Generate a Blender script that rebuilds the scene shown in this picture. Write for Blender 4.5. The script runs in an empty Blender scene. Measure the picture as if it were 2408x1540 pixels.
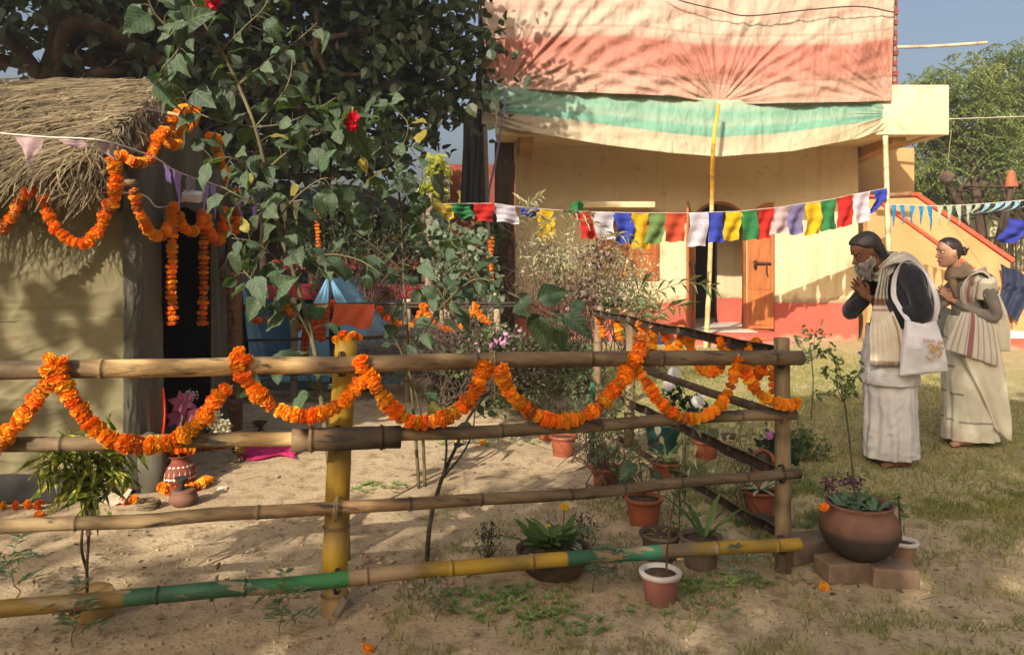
import bpy, bmesh, math, random
import numpy as np
from mathutils import Vector, Matrix, noise, Quaternion
R = math.radians
random.seed(7); RNG = np.random.default_rng(7)
SC = bpy.context.scene
COL = SC.collection
# ------------------------------------------------------------------ camera
F = 1800.0; CX = 1204.0; HY = 600.0; EYE = 1.5       # focal length and horizon in 2408-wide units
cam_d = bpy.data.cameras.new('camera'); cam = bpy.data.objects.new('camera', cam_d); COL.objects.link(cam)
cam.location = (0, 0, EYE); cam.rotation_euler = (R(90), 0, 0)
cam_d.sensor_width = 36; cam_d.lens = 36 * F / 2408; cam_d.shift_y = -170 / 2408
cam_d.clip_start = 0.05; cam_d.clip_end = 2000
SC.camera = cam
# ------------------------------------------------------------------ sky, sun, exposure
SUN_EL, SUN_AZ = 29.0, 206.6          # degrees; azimuth clockwise from +Y: behind the viewer, to the left
w = bpy.data.worlds.new('World'); SC.world = w; w.use_nodes = True
nt = w.node_tree; nt.nodes.clear()
sky = nt.nodes.new('ShaderNodeTexSky'); sky.sky_type = 'NISHITA'; sky.sun_disc = False
sky.sun_elevation = R(SUN_EL); sky.sun_rotation = R(SUN_AZ); sky.dust_density = 8.5; sky.air_density = 1.0; sky.ozone_density = 1.2
bg = nt.nodes.new('ShaderNodeBackground'); bg.inputs[1].default_value = 0.102
wo = nt.nodes.new('ShaderNodeOutputWorld')
nt.links.new(sky.outputs[0], bg.inputs[0]); nt.links.new(bg.outputs[0], wo.inputs[0])
sd = bpy.data.lights.new('sun', 'SUN'); sun = bpy.data.objects.new('sun', sd); COL.objects.link(sun)
sd.energy = 4.2; sd.angle = R(0.55); sd.color = (1.0, 0.93, 0.82)
_az = R(SUN_AZ); TO_SUN = Vector((math.sin(_az) * math.cos(R(SUN_EL)), math.cos(_az) * math.cos(R(SUN_EL)), math.sin(R(SUN_EL))))
sun.rotation_euler = (-TO_SUN).to_track_quat('-Z', 'Y').to_euler()
sun.location = (-6, -12, 12)
vs = SC.view_settings
vs.view_transform = 'Standard'; vs.look = 'None'; vs.gamma = 1.0; vs.exposure = 0.83; vs.use_curve_mapping = False
SC.cycles.max_bounces = 6; SC.cycles.diffuse_bounces = 3; SC.cycles.transmission_bounces = 3; SC.cycles.transparent_max_bounces = 6
# ------------------------------------------------------------------ projection helpers
def P(x, y, d):
    return Vector(((x - CX) / F * d, d, EYE - (y - HY) / F * d))
def G(x, y, z=0.0):
    d = (EYE - z) * F / (y - HY)
    return Vector(((x - CX) / F * d, d, z))
def C(r, g, b):
    f = lambda c: (c / 255 / 12.92) if c <= 10 else ((c / 255 + .055) / 1.055) ** 2.4
    return (f(r), f(g), f(b))
# ------------------------------------------------------------------ object helpers
def tag(o, label=None, cat=None, group=None, kind=None):
    if label: o['label'] = label
    if cat: o['category'] = cat
    if group: o['group'] = group
    if kind: o['kind'] = kind
    return o
def empty(name, loc, label=None, cat=None, group=None, rz=0):
    o = bpy.data.objects.new(name, None); COL.objects.link(o); o.empty_display_size = .1
    o.location = loc; o.rotation_euler = (0, 0, rz)
    return tag(o, label, cat, group)
def link(name, me, parent=None, mtx=None):
    o = bpy.data.objects.new(name, me); COL.objects.link(o)
    if parent is not None:
        o.parent = parent
    if mtx is not None: o.matrix_basis = mtx
    return o
def wmat(o):
    m = o.matrix_basis.copy(); p = o.parent
    while p is not None:
        m = p.matrix_basis @ m; p = p.parent
    return m
class MB:
    """collects verts/faces; build() links ONE mesh object"""
    def __init__(s): s.v = []; s.f = []; s.c = []; s.col = (1, 1, 1)
    def vert(s, p): s.v.append((p[0], p[1], p[2])); s.c.append(s.col); return len(s.v) - 1
    def face(s, *i): s.f.append(tuple(i))
    def quad(s, a, b, c, d): i = [s.vert(p) for p in (a, b, c, d)]; s.face(*i)
    def grid(s, rows, closed=False, flip=False):
        """rows of points -> quads"""
        n = len(rows[0]); idx = [[s.vert(p) for p in r] for r in rows]
        for a in range(len(rows) - 1):
            for b in range(n if closed else n - 1):
                q = (idx[a][b], idx[a][(b + 1) % n], idx[a + 1][(b + 1) % n], idx[a + 1][b])
                s.f.append(q[::-1] if flip else q)
        return idx
    def tube(s, pts, rad, seg=8, caps=True, ref=None, cols=None, jit=0):
        pts = [Vector(p) for p in pts]; n = len(pts)
        if not hasattr(rad, '__len__'): rad = [rad] * n
        t0 = (pts[1] - pts[0]).normalized()
        u = Vector(ref) if ref else (Vector((0, 0, 1)) if abs(t0.z) < .9 else Vector((1, 0, 0)))
        rows = []; c0 = s.col
        allc = []
        for i in range(n):
            t = (pts[min(i + 1, n - 1)] - pts[max(i - 1, 0)])
            t = t.normalized() if t.length > 1e-9 else t0
            u = (u - t * u.dot(t)); u = u.normalized() if u.length > 1e-6 else t.orthogonal().normalized()
            w_ = t.cross(u)
            rows.append([pts[i] + (u * math.cos(2 * math.pi * k / seg) + w_ * math.sin(2 * math.pi * k / seg)) * (rad[i] * (1 + (random.uniform(-jit, jit) if jit else 0))) for k in range(seg)])
        base = len(s.v)
        s.grid(rows, closed=True)
        if cols:
            for i in range(n):
                for k in range(seg): s.c[base + i * seg + k] = cols[i]
        if caps:
            s.f.append(tuple(base + k for k in range(seg))[::-1]); s.f.append(tuple(base + (n - 1) * seg + k for k in range(seg)))
        s.col = c0
    def lathe(s, prof, seg=24, loc=(0, 0, 0), cols=None, wob=0.0):
        loc = Vector(loc); base = len(s.v); ph = random.random() * 6
        rows = []
        for (r, z) in prof:
            rows.append([loc + Vector((r * (1 + wob * math.sin(2 * a + ph)) * math.cos(a), r * (1 + wob * math.sin(2 * a + ph)) * math.sin(a), z)) for a in [2 * math.pi * k / seg for k in range(seg)]])
        s.grid(rows, closed=True)
        if cols:
            for i in range(len(prof)):
                for k in range(seg): s.c[base + i * seg + k] = cols[i]
        if prof[0][0] > 1e-4: s.f.append(tuple(base + k for k in range(seg))[::-1])
        if prof[-1][0] > 1e-4: s.f.append(tuple(base + (len(prof) - 1) * seg + k for k in range(seg)))
    def box(s, lo, hi, jit=0):
        x0, y0, z0 = lo; x1, y1, z1 = hi
        j = lambda: random.uniform(-jit, jit) if jit else 0
        i = [s.vert((x + j(), y + j(), z + j())) for x, y, z in [(x0, y0, z0), (x1, y0, z0), (x1, y1, z0), (x0, y1, z0), (x0, y0, z1), (x1, y0, z1), (x1, y1, z1), (x0, y1, z1)]]
        for q in [(0, 3, 2, 1), (4, 5, 6, 7), (0, 1, 5, 4), (1, 2, 6, 5), (2, 3, 7, 6), (3, 0, 4, 7)]: s.face(*[i[k] for k in q])
    def prism(s, poly, y0, y1):
        """polygon of (x,z) extruded along y"""
        n = len(poly); a = [s.vert((x, y0, z)) for x, z in poly]; b = [s.vert((x, y1, z)) for x, z in poly]
        s.face(*a); s.face(*b[::-1])
        for k in range(n): s.face(a[(k + 1) % n], a[k], b[k], b[(k + 1) % n])
    def ell(s, c, r, seg=12, rings=8, rot=None):
        c = Vector(c); rows = []
        for i in range(rings + 1):
            th = math.pi * (i / rings); th = min(max(th, .02), math.pi - .02)
            row = []
            for k in range(seg):
                p = Vector((r[0] * math.sin(th) * math.cos(2 * math.pi * k / seg), r[1] * math.sin(th) * math.sin(2 * math.pi * k / seg), -r[2] * math.cos(th)))
                if rot is not None: p = rot @ p
                row.append(c + p)
            rows.append(row)
        b = len(s.v); s.grid(rows, closed=True); s.f.append(tuple(b + k for k in range(seg))[::-1]); s.f.append(tuple(b + rings * seg + k for k in range(seg)))
    def mesh(s, mat, smooth=True, name='m', uv=None):
        me = bpy.data.meshes.new(name); me.from_pydata(s.v, [], s.f)
        if mat is not None: me.materials.append(mat)
        at = me.color_attributes.new('Col', 'FLOAT_COLOR', 'POINT')
        arr = np.ones((len(s.v), 4), np.float32); arr[:, :3] = np.array(s.c, np.float32).reshape(-1, 3) if s.c else 1
        at.data.foreach_set('color', arr.ravel())
        if smooth: me.polygons.foreach_set('use_smooth', np.ones(len(me.polygons), bool))
        me.update(); return me
    def build(s, name, mat, parent=None, smooth=True, sharp=None, bevel=0, world=True, rel=None):
        """verts are given in world space; when a parent is given the object keeps them there"""
        me = s.mesh(mat, smooth, name)
        if sharp:
            me.set_sharp_from_angle(angle=R(sharp))
        o = link(name, me, parent)
        if parent is not None and world:
            o.matrix_parent_inverse = wmat(parent).inverted() if True else o.matrix_parent_inverse
        if bevel:
            b = o.modifiers.new('bevel', 'BEVEL'); b.width = bevel; b.segments = 2; b.limit_method = 'ANGLE'
        return o
def wmat(o):
    m = o.matrix_basis.copy() if o.parent is None else o.matrix_parent_inverse @ o.matrix_basis; p = o.parent
    while p is not None:
        m = (p.matrix_basis if p.parent is None else p.matrix_parent_inverse @ p.matrix_basis) @ m; p = p.parent
    return m
def copy_tree(o, parent=None):
    c = o.copy(); COL.objects.link(c); c.parent = parent
    if parent is not None: c.matrix_parent_inverse = o.matrix_parent_inverse.copy()
    for ch in list(o.children): copy_tree(ch, c)
    return c
def spline(pts, n=8):
    pts = [Vector(p) for p in pts]; out = []
    q = [pts[0] * 2 - pts[1]] + pts + [pts[-1] * 2 - pts[-2]]
    for i in range(1, len(q) - 2):
        for k in range(n):
            t = k / n; a, b, c, d = q[i - 1], q[i], q[i + 1], q[i + 2]
            out.append(.5 * ((2 * b) + (c - a) * t + (2 * a - 5 * b + 4 * c - d) * t * t + (3 * b - a - 3 * c + d) * t ** 3))
    out.append(pts[-1]); return out
def resample(pts, step):
    pts = [Vector(p) for p in pts]; out = [pts[0].copy()]; acc = 0
    for a, b in zip(pts, pts[1:]):
        L = (b - a).length
        if L < 1e-9: continue
        t = step - acc
        while t <= L:
            out.append(a + (b - a) * (t / L)); t += step
        acc = (acc + L) % step
    return out
def fbm(p, oct=4): return noise.fractal(Vector(p), 1.0, 2.0, oct)
def sstep(a, b, x): t = min(1, max(0, (x - a) / (b - a))); return t * t * (3 - 2 * t)
def lerp(a, b, t): return a + (b - a) * t
def interp(x, xs, ys):
    return float(np.interp(x, xs, ys))
# ------------------------------------------------------------------ materials
MATS = {}
def M(name, col, col2=None, rough=.8, ns=6.0, nd=5, lo=.35, hi=.65, bump=0.0, bs=40.0, attr=False, rnd=0.0, isl=0.0, hue=0.0,
      trans=0.0, tcol=None, spec=.3, metal=0.0, stretch=None, col3=None, ns3=30.0, lo3=.55, hi3=.7, dist=0.002, sheen=0.0, bstretch=None, coord='Object', extra=None, alpha=None):
    if name in MATS: return MATS[name]
    m = bpy.data.materials.new(name); m.use_nodes = True; nt = m.node_tree; N = nt.nodes; L = nt.links; N.clear()
    out = N.new('ShaderNodeOutputMaterial'); pr = N.new('ShaderNodeBsdfPrincipled')
    pr.inputs['Roughness'].default_value = rough; pr.inputs['Metallic'].default_value = metal
    pr.inputs['Specular IOR Level'].default_value = spec
    if sheen: pr.inputs['Sheen Weight'].default_value = sheen
    tc = N.new('ShaderNodeTexCoord')
    def vec(st):
        if not st: return tc.outputs[coord]
        mp = N.new('ShaderNodeMapping'); mp.inputs['Scale'].default_value = st; L.new(tc.outputs[coord], mp.inputs[0]); return mp.outputs[0]
    def mixc(fac, a, b, mode='MIX'):
        x = N.new('ShaderNodeMix'); x.data_type = 'RGBA'; x.blend_type = mode
        for k, v in ((0, fac), (6, a), (7, b)):
            if hasattr(v, 'is_output'): L.new(v, x.inputs[k])
            elif k == 0: x.inputs[0].default_value = v
            else: x.inputs[k].default_value = (*v[:3], 1)
        return x.outputs[2]
    def nz(sc, st, lo_, hi_, det=nd):
        t = N.new('ShaderNodeTexNoise'); t.inputs['Scale'].default_value = sc; t.inputs['Detail'].default_value = det; t.inputs['Roughness'].default_value = .6
        L.new(vec(st), t.inputs['Vector'])
        r = N.new('ShaderNodeMapRange'); r.inputs[1].default_value = lo_; r.inputs[2].default_value = hi_; L.new(t.outputs[0], r.inputs[0]); r.clamp = True
        return r.outputs[0], t.outputs[0]
    cur = tuple(col)
    if attr:
        a = N.new('ShaderNodeAttribute'); a.attribute_name = 'Col'; cur = mixc(1.0, a.outputs[0], col, 'MULTIPLY')
    if col2 is not None:
        f, _ = nz(ns, stretch, lo, hi)
        cur = mixc(f, cur, col2) if not attr else mixc(f, cur, mixc(1.0, cur, col2, 'MULTIPLY'))
    if col3 is not None:
        f, _ = nz(ns3, stretch, lo3, hi3); cur = mixc(f, cur, col3)
    if rnd or isl:
        h = N.new('ShaderNodeHueSaturation')
        src = N.new('ShaderNodeObjectInfo').outputs['Random'] if rnd else N.new('ShaderNodeNewGeometry').outputs['Random Per Island']
        amt = rnd or isl
        r = N.new('ShaderNodeMapRange'); r.inputs[3].default_value = 1 - amt; r.inputs[4].default_value = 1 + amt; L.new(src, r.inputs[0])
        L.new(r.outputs[0], h.inputs['Value'])
        if hue:
            w_ = N.new('ShaderNodeTexWhiteNoise'); w_.noise_dimensions = '1D'; L.new(src, w_.inputs['W'])
            r2 = N.new('ShaderNodeMapRange'); r2.inputs[3].default_value = .5 - hue; r2.inputs[4].default_value = .5 + hue; L.new(w_.outputs[0], r2.inputs[0]); L.new(r2.outputs[0], h.inputs['Hue'])
        if hasattr(cur, 'is_output'): L.new(cur, h.inputs['Color'])
        else: h.inputs['Color'].default_value = (*cur[:3], 1)
        cur = h.outputs[0]
    if extra: cur = extra(N, L, cur, mixc, vec, pr) or cur
    if hasattr(cur, 'is_output'): L.new(cur, pr.inputs['Base Color'])
    else: pr.inputs['Base Color'].default_value = (*cur[:3], 1)
    if bump:
        _, t = nz(bs, bstretch or stretch, 0, 1, 6)
        b = N.new('ShaderNodeBump'); b.inputs['Strength'].default_value = bump; b.inputs['Distance'].default_value = dist; L.new(t, b.inputs['Height']); L.new(b.outputs[0], pr.inputs['Normal'])
    sh = pr.outputs[0]
    if trans:
        tr = N.new('ShaderNodeBsdfTranslucent')
        if hasattr(cur, 'is_output'):
            L.new(mixc(1.0, cur, tcol or (1.6, 1.7, .7), 'MULTIPLY'), tr.inputs[0])
        else: tr.inputs[0].default_value = (*[min(1, cur[i] * (tcol or (1.6, 1.7, .7))[i]) for i in range(3)], 1)
        mx = N.new('ShaderNodeMixShader'); mx.inputs[0].default_value = trans; L.new(sh, mx.inputs[1]); L.new(tr.outputs[0], mx.inputs[2]); sh = mx.outputs[0]
    L.new(sh, out.inputs[0])
    MATS[name] = m; return m
bamboo = M('bamboo', (1, 1, 1), (.42, .38, .34), attr=True, rough=.7, ns=7, lo=.40, hi=.66, stretch=(.28, 2.2, 2.2), bump=.6, bs=40, col3=(.05, .04, .03), ns3=12, lo3=.56, hi3=.68, spec=.25, dist=.006)
bamboo_v = M('bamboo_upright', (1, 1, 1), (.45, .40, .35), attr=True, rough=.7, ns=8, lo=.40, hi=.68, stretch=(2.2, 2.2, .3), bump=.6, bs=40, col3=(.05, .045, .035), ns3=7, lo3=.60, hi3=.68, spec=.25, dist=.004)
bamboo_pole = M('bamboo_pole', (1, 1, 1), (.55, .5, .42), attr=True, rough=.6, ns=9, lo=.42, hi=.7, stretch=(.5, 1.5, .5), bump=.4, bs=50, spec=.3, col3=(.10, .08, .05), ns3=10, lo3=.62, hi3=.74)
darkwood = M('dark_wood', C(92, 68, 50), C(48, 34, 26), rough=.75, ns=4, stretch=(1, 1, .15), bump=.5, bs=30, dist=.004)
greywood = M('grey_wood', C(120, 104, 86), C(70, 60, 50), rough=.85, ns=4, stretch=(1, 1, .2), bump=.5, bs=30)
barkm = M('bark', C(86, 66, 48), C(40, 30, 22), rough=.9, ns=6, stretch=(1, 1, .25), bump=.9, bs=18, dist=.012)
twig = M('twig', C(96, 80, 62), C(60, 48, 38), rough=.85, ns=20, bump=.3)
greenstem = M('green_stem', C(86, 92, 50), C(110, 92, 62), rough=.7, ns=8)
palestem = M('pale_stem', C(108, 98, 68), C(76, 70, 48), rough=.75, ns=6, bump=.3)
marig = [M('marigold_' + n, c, c2, rough=.75, ns=60, rnd=.24, hue=.016, trans=.18, tcol=(1.1, .9, .45), spec=.2) for n, c, c2 in
         (('orange', C(250, 164, 44), C(244, 136, 26)), ('amber', C(252, 182, 60), C(248, 154, 36)))]
def veins(N, L, cur, mixc, vec, pr):
    sp = N.new('ShaderNodeSeparateXYZ'); L.new(vec(None), sp.inputs[0])
    def mt(op, a, b=None):
        m = N.new('ShaderNodeMath'); m.operation = op
        for i, v in enumerate((a, b)):
            if v is None: continue
            if hasattr(v, 'is_output'): L.new(v, m.inputs[i])
            else: m.inputs[i].default_value = v
        return m.outputs[0]
    ay = mt('ABSOLUTE', sp.outputs[1]); s = mt('SINE', mt('MULTIPLY', mt('SUBTRACT', sp.outputs[0], mt('MULTIPLY', ay, .8)), 42.0))
    v = mt('MAXIMUM', mt('GREATER_THAN', s, .86), mt('LESS_THAN', ay, .018)); return mixc(mt('MULTIPLY', v, .35), cur, C(128, 146, 104))
leaf_hib = M('leaf_hibiscus', C(78, 94, 68), C(54, 70, 50), rough=.5, ns=4, rnd=.32, hue=.03, trans=.3, tcol=(1.5, 1.9, .4), spec=.45, bump=.3, bs=16, dist=.03, extra=veins)
leaf_yel = M('leaf_yellow', C(160, 142, 66), C(126, 122, 60), rough=.5, ns=8, rnd=.2, trans=.35, tcol=(1.2, 1.0, .3))
leaf_fig = M('leaf_fig', C(50, 60, 36), C(64, 72, 46), rough=.5, ns=2, isl=.4, hue=.02, trans=.22, spec=.4)
leaf_neem = M('leaf_neem', C(98, 112, 64), C(128, 134, 78), rough=.5, ns=.6, isl=.35, hue=.02, trans=.4, tcol=(1.5, 1.6, .5), spec=.4)
leaf_gen = M('leaf_green', C(84, 100, 62), C(108, 122, 80), rough=.55, ns=3, isl=.3, hue=.02, trans=.3)
M('marigold_yellow', C(250, 196, 60), C(246, 170, 40), rough=.75, ns=60, rnd=.15, trans=.18, tcol=(1.1, .95, .45)); M('marigold_wilted', C(206, 116, 40), C(150, 80, 34), rough=.85, ns=40, rnd=.2)
leaf_blue = M('leaf_feathery', C(100, 116, 92), C(120, 132, 108), rough=.6, ns=3, isl=.25, hue=.01, trans=.3)
leaf_pale = M('leaf_pale', C(158, 156, 122), C(186, 180, 150), rough=.6, ns=3, isl=.3, trans=.3)
leaf_dry = M('leaf_dry', C(128, 112, 94), C(92, 80, 68), rough=.8, ns=4, isl=.35, trans=.2, tcol=(1, .9, .7))
leaf_croton = M('leaf_croton', C(104, 118, 52), C(206, 190, 84), rough=.4, ns=40, lo=.52, hi=.62, isl=.25, trans=.3)
leaf_lit = M('leaf_yellowgreen', C(190, 190, 96), C(156, 164, 80), rough=.6, ns=3, isl=.25, trans=.5, tcol=(1.3, 1.3, .7))
canvas = M('canvas', C(122, 112, 80), C(104, 95, 68), rough=.8, ns=1.6, bump=.25, bs=90, dist=.002, col3=C(78, 72, 56), ns3=2.5, lo3=.55, hi3=.8)
canvas_shade_grey = M('canvas_shade_grey', C(104, 98, 82), C(80, 75, 63), rough=.85, ns=2, stretch=(3, 3, .6), bump=.3, bs=10, dist=.01)  # shade of the wall side turned from the sun is in this grey
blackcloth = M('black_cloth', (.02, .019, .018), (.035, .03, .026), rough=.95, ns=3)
straw = M('straw', C(146, 128, 96), C(100, 86, 64), rough=.7, ns=3, isl=.42, hue=.012, trans=.12, tcol=(1, .9, .6))
strawbase = M('straw_base', C(70, 58, 42), C(44, 36, 26), rough=.95, ns=20, stretch=(1, .3, .3), bump=.8, bs=50)
terra = M('terracotta', C(160, 92, 62), C(128, 72, 50), rough=.8, ns=5, bump=.15, bs=60, rnd=.1, col3=C(178, 140, 112), ns3=7, lo3=.62, hi3=.8)
plastic_terra = M('plastic_terracotta', C(152, 82, 54), C(132, 70, 46), rough=.5, ns=4, rnd=.08, col3=C(170, 130, 100), ns3=6, lo3=.62, hi3=.85)
claydark = M('clay_dark', C(104, 84, 68), C(70, 56, 46), rough=.85, ns=5, bump=.3, bs=40)
soil = M('soil', C(92, 74, 56), C(60, 48, 36), rough=.95, ns=25, bump=.8, bs=60, dist=.01)
white_pl = M('white_plastic', C(206, 194, 184), C(160, 140, 128), rough=.5, ns=6, lo=.5, hi=.8)
brickm = M('brick', C(136, 112, 90), C(104, 86, 68), rough=.9, ns=6, bump=.5, bs=50, rnd=.12, dist=.004)
redbrick = M('red_brick', C(150, 80, 58), C(112, 58, 44), rough=.9, ns=6, bump=.4, bs=40, rnd=.2)
def stain(zlo, zhi, dirt, sc=5.0, drip=None):
    def f(N, L, cur, mixc, vec, pr):
        sp = N.new('ShaderNodeSeparateXYZ'); L.new(vec(None), sp.inputs[0])
        t = N.new('ShaderNodeTexNoise'); t.inputs['Scale'].default_value = sc; t.inputs['Detail'].default_value = 8; t.inputs['Roughness'].default_value = .65; L.new(vec(None), t.inputs['Vector'])
        r = N.new('ShaderNodeMapRange'); r.inputs[1].default_value = zlo; r.inputs[2].default_value = zhi; r.inputs[3].default_value = .62; r.inputs[4].default_value = 0.0; L.new(sp.outputs[2], r.inputs[0])
        a = N.new('ShaderNodeMath'); a.operation = 'ADD'; L.new(t.outputs[0], a.inputs[0]); L.new(r.outputs[0], a.inputs[1])
        q = N.new('ShaderNodeMapRange'); q.inputs[1].default_value = .78; q.inputs[2].default_value = 1.0; q.clamp = True; L.new(a.outputs[0], q.inputs[0]); c = mixc(q.outputs[0], cur, dirt)
        if drip:
            d = N.new('ShaderNodeTexNoise'); d.inputs['Scale'].default_value = 1.0; d.inputs['Detail'].default_value = 5; L.new(vec((7, 7, .45)), d.inputs['Vector']); q2 = N.new('ShaderNodeMapRange'); q2.inputs[1].default_value = .56; q2.inputs[2].default_value = .78; q2.inputs[4].default_value = .55; q2.clamp = True; L.new(d.outputs[0], q2.inputs[0]); c = mixc(q2.outputs[0], c, drip)
        return c
    return f
wall_y = M('yellow_plaster', C(208, 187, 148), C(200, 175, 134), rough=.85, ns=1.2, bump=.2, bs=30, col3=C(160, 132, 96), ns3=4.5, lo3=.60, hi3=.82, extra=stain(.6, .95, C(150, 124, 92), 6, C(164, 138, 104)))
wall_t = M('tan_plaster', C(188, 148, 98), C(168, 130, 84), rough=.9, ns=1.5, bump=.5, bs=14, dist=.008)
red_p = M('red_plaster', C(184, 88, 70), C(166, 78, 62), rough=.8, ns=1.6, bump=.2, bs=30, col3=C(160, 92, 74), ns3=2.4, lo3=.56, hi3=.8, extra=stain(-.05, .24, C(160, 128, 100), 7))
red_trim = M('red_trim', C(222, 86, 58), C(200, 74, 50), rough=.7, ns=3)
doorm = M('door_orange', C(170, 98, 42), C(140, 78, 32), rough=.55, ns=5, spec=.3, stretch=(3, 3, .4), bump=.15, bs=40, col3=C(112, 70, 40), ns3=9, lo3=.60, hi3=.74)
frame_m = M('door_frame', C(150, 84, 34), C(120, 66, 28), rough=.55, ns=3)
iron = M('iron', C(46, 40, 38), C(70, 52, 42), rough=.6, ns=10, metal=.3)
brass = M('brass', C(150, 112, 60), C(96, 76, 48), rough=.4, ns=8, metal=.8)
darkint = M('dark_interior', C(70, 58, 48), C(50, 42, 36), rough=.9, ns=2)  # gloom of the unlit rooms put into the wall colour
stone_w = M('white_marble', C(214, 204, 186), C(180, 170, 154), rough=.6, ns=2)
rope = M('rope', C(176, 152, 110), C(130, 108, 76), rough=.9, ns=40, bump=.4)
ropedark = M('rope_dark', C(60, 50, 44), rough=.9)
white_cord = M('white_cord', C(206, 196, 182), rough=.8)
# ------------------------------------------------------------------ ground
def FD(x):                                   # depth of the front fence at picture column x
    return 3.371 / (1 - .216 * (x - CX) / F)
def fence_side_x(y): return 1.29 - .163 * (y - 3.65)      # plan line of the side fence
def lawn(x, y):
    n = fbm((x * .9, y * .9, 3.1), 4) * .5 + fbm((x * 3.1, y * 3.1, 9.0), 3) * .35
    a = sstep(-.15, .5, x - fence_side_x(y)) * sstep(3.4, 5.2, y)         # yard right of the plot
    a = max(a, sstep(7.6, 9.0, y) * sstep(-1.5, 1.0, x))
    a *= .62 + .38 * sstep(6.0, 3.6, abs(y - 6.5) + .2 * abs(x - 2))
    b = .22 * sstep(.1, 1.0, x) * sstep(3.6, 2.6, y)                      # thin growth in front of the fence
    c = .5 * sstep(.55, .95, x) * sstep(3.5, 4.2, y) * sstep(6.2, 5.2, y)
    d = .9 if y > 24 else 0
    return max(0, min(1, max(a, b, c, d) + n * .55 - .08))
def gz(x, y):
    r = math.hypot(x, y)
    if r > 40: return 0.0
    h = .018 * fbm((x * .8, y * .8, 0), 4) + .006 * fbm((x * 5, y * 5, 2), 3)
    rough = .35 + .65 * sstep(3.9, 3.3, y - .2 * x)                       # lumpy soil along the fence
    clod = noise.noise(Vector((x * 11, y * 11, 5))); h += rough * .012 * max(0, clod) + rough * .005 * noise.noise(Vector((x * 27, y * 27, 1)))
    h += .05 * math.exp(-((x + .55) ** 2 + (y - 3.45) ** 2) / .05)        # earth heaped at the post
    h += .05 * math.exp(-((x - 1.05) ** 2 + (y - 4.75) ** 2) / .06)
    h += .06 * math.exp(-((x - 1.72) ** 2 + (y - 4.9) ** 2) / .05)
    return h * sstep(40, 14, r)
def axis(lo, hi, step, far):
    a = list(np.arange(lo, hi + 1e-6, step)); s = step; x = lo; pre = []
    while x > -far: s *= 1.35; x -= s; pre.append(x)
    s = step; x = hi; post = []
    while x < far: s *= 1.35; x += s; post.append(x)
    return pre[::-1] + a + post
gx = axis(-4.2, 5.6, .045, 700); gy = axis(1.6, 9.5, .045, 900)
mb = MB(); nx = len(gx)
for y in gy:
    for x in gx:
        mb.v.append((x, y, gz(x, y))); mb.c.append((lawn(x, y) if abs(x) < 30 and -3 < y < 40 else .6, 0, 0))
for j in range(len(gy) - 1):
    for i in range(nx - 1): mb.f.append((j * nx + i, j * nx + i + 1, (j + 1) * nx + i + 1, (j + 1) * nx + i))
def ground_extra(N, L, cur, mixc, vec, pr):
    def nz(sc, lo, hi, det=6):
        t = N.new('ShaderNodeTexNoise'); t.inputs['Scale'].default_value = sc; t.inputs['Detail'].default_value = det; t.inputs['Roughness'].default_value = .62; L.new(vec(None), t.inputs['Vector'])
        r = N.new('ShaderNodeMapRange'); r.inputs[1].default_value = lo; r.inputs[2].default_value = hi; r.clamp = True; L.new(t.outputs[0], r.inputs[0]); return r.outputs[0]
    c = mixc(nz(1.3, .35, .65), C(194, 171, 136), C(174, 151, 118))
    c = mixc(nz(9, .5, .68), c, C(140, 114, 84))
    c = mixc(nz(55, .55, .68), c, C(116, 96, 72))
    c = mixc(nz(140, .6, .7), c, C(206, 180, 140))
    a = N.new('ShaderNodeAttribute'); a.attribute_name = 'Col'; sp = N.new('ShaderNodeSeparateColor'); L.new(a.outputs[0], sp.inputs[0])
    g = mixc(nz(6, .4, .62), C(156, 148, 96), C(118, 120, 72)); g = mixc(nz(40, .48, .62), g, C(184, 166, 120))
    mm = N.new('ShaderNodeMath'); mm.operation = 'MULTIPLY'; L.new(sp.outputs[0], mm.inputs[0]); L.new(nz(14, .3, .55), mm.inputs[1])
    return mixc(mm.outputs[0], c, g)
groundm = M('ground_soil', (1, 1, 1), rough=.95, bump=.75, bs=45, dist=.012, extra=ground_extra, spec=.15)
mb.build('ground', groundm)['kind'] = 'structure'
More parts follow.
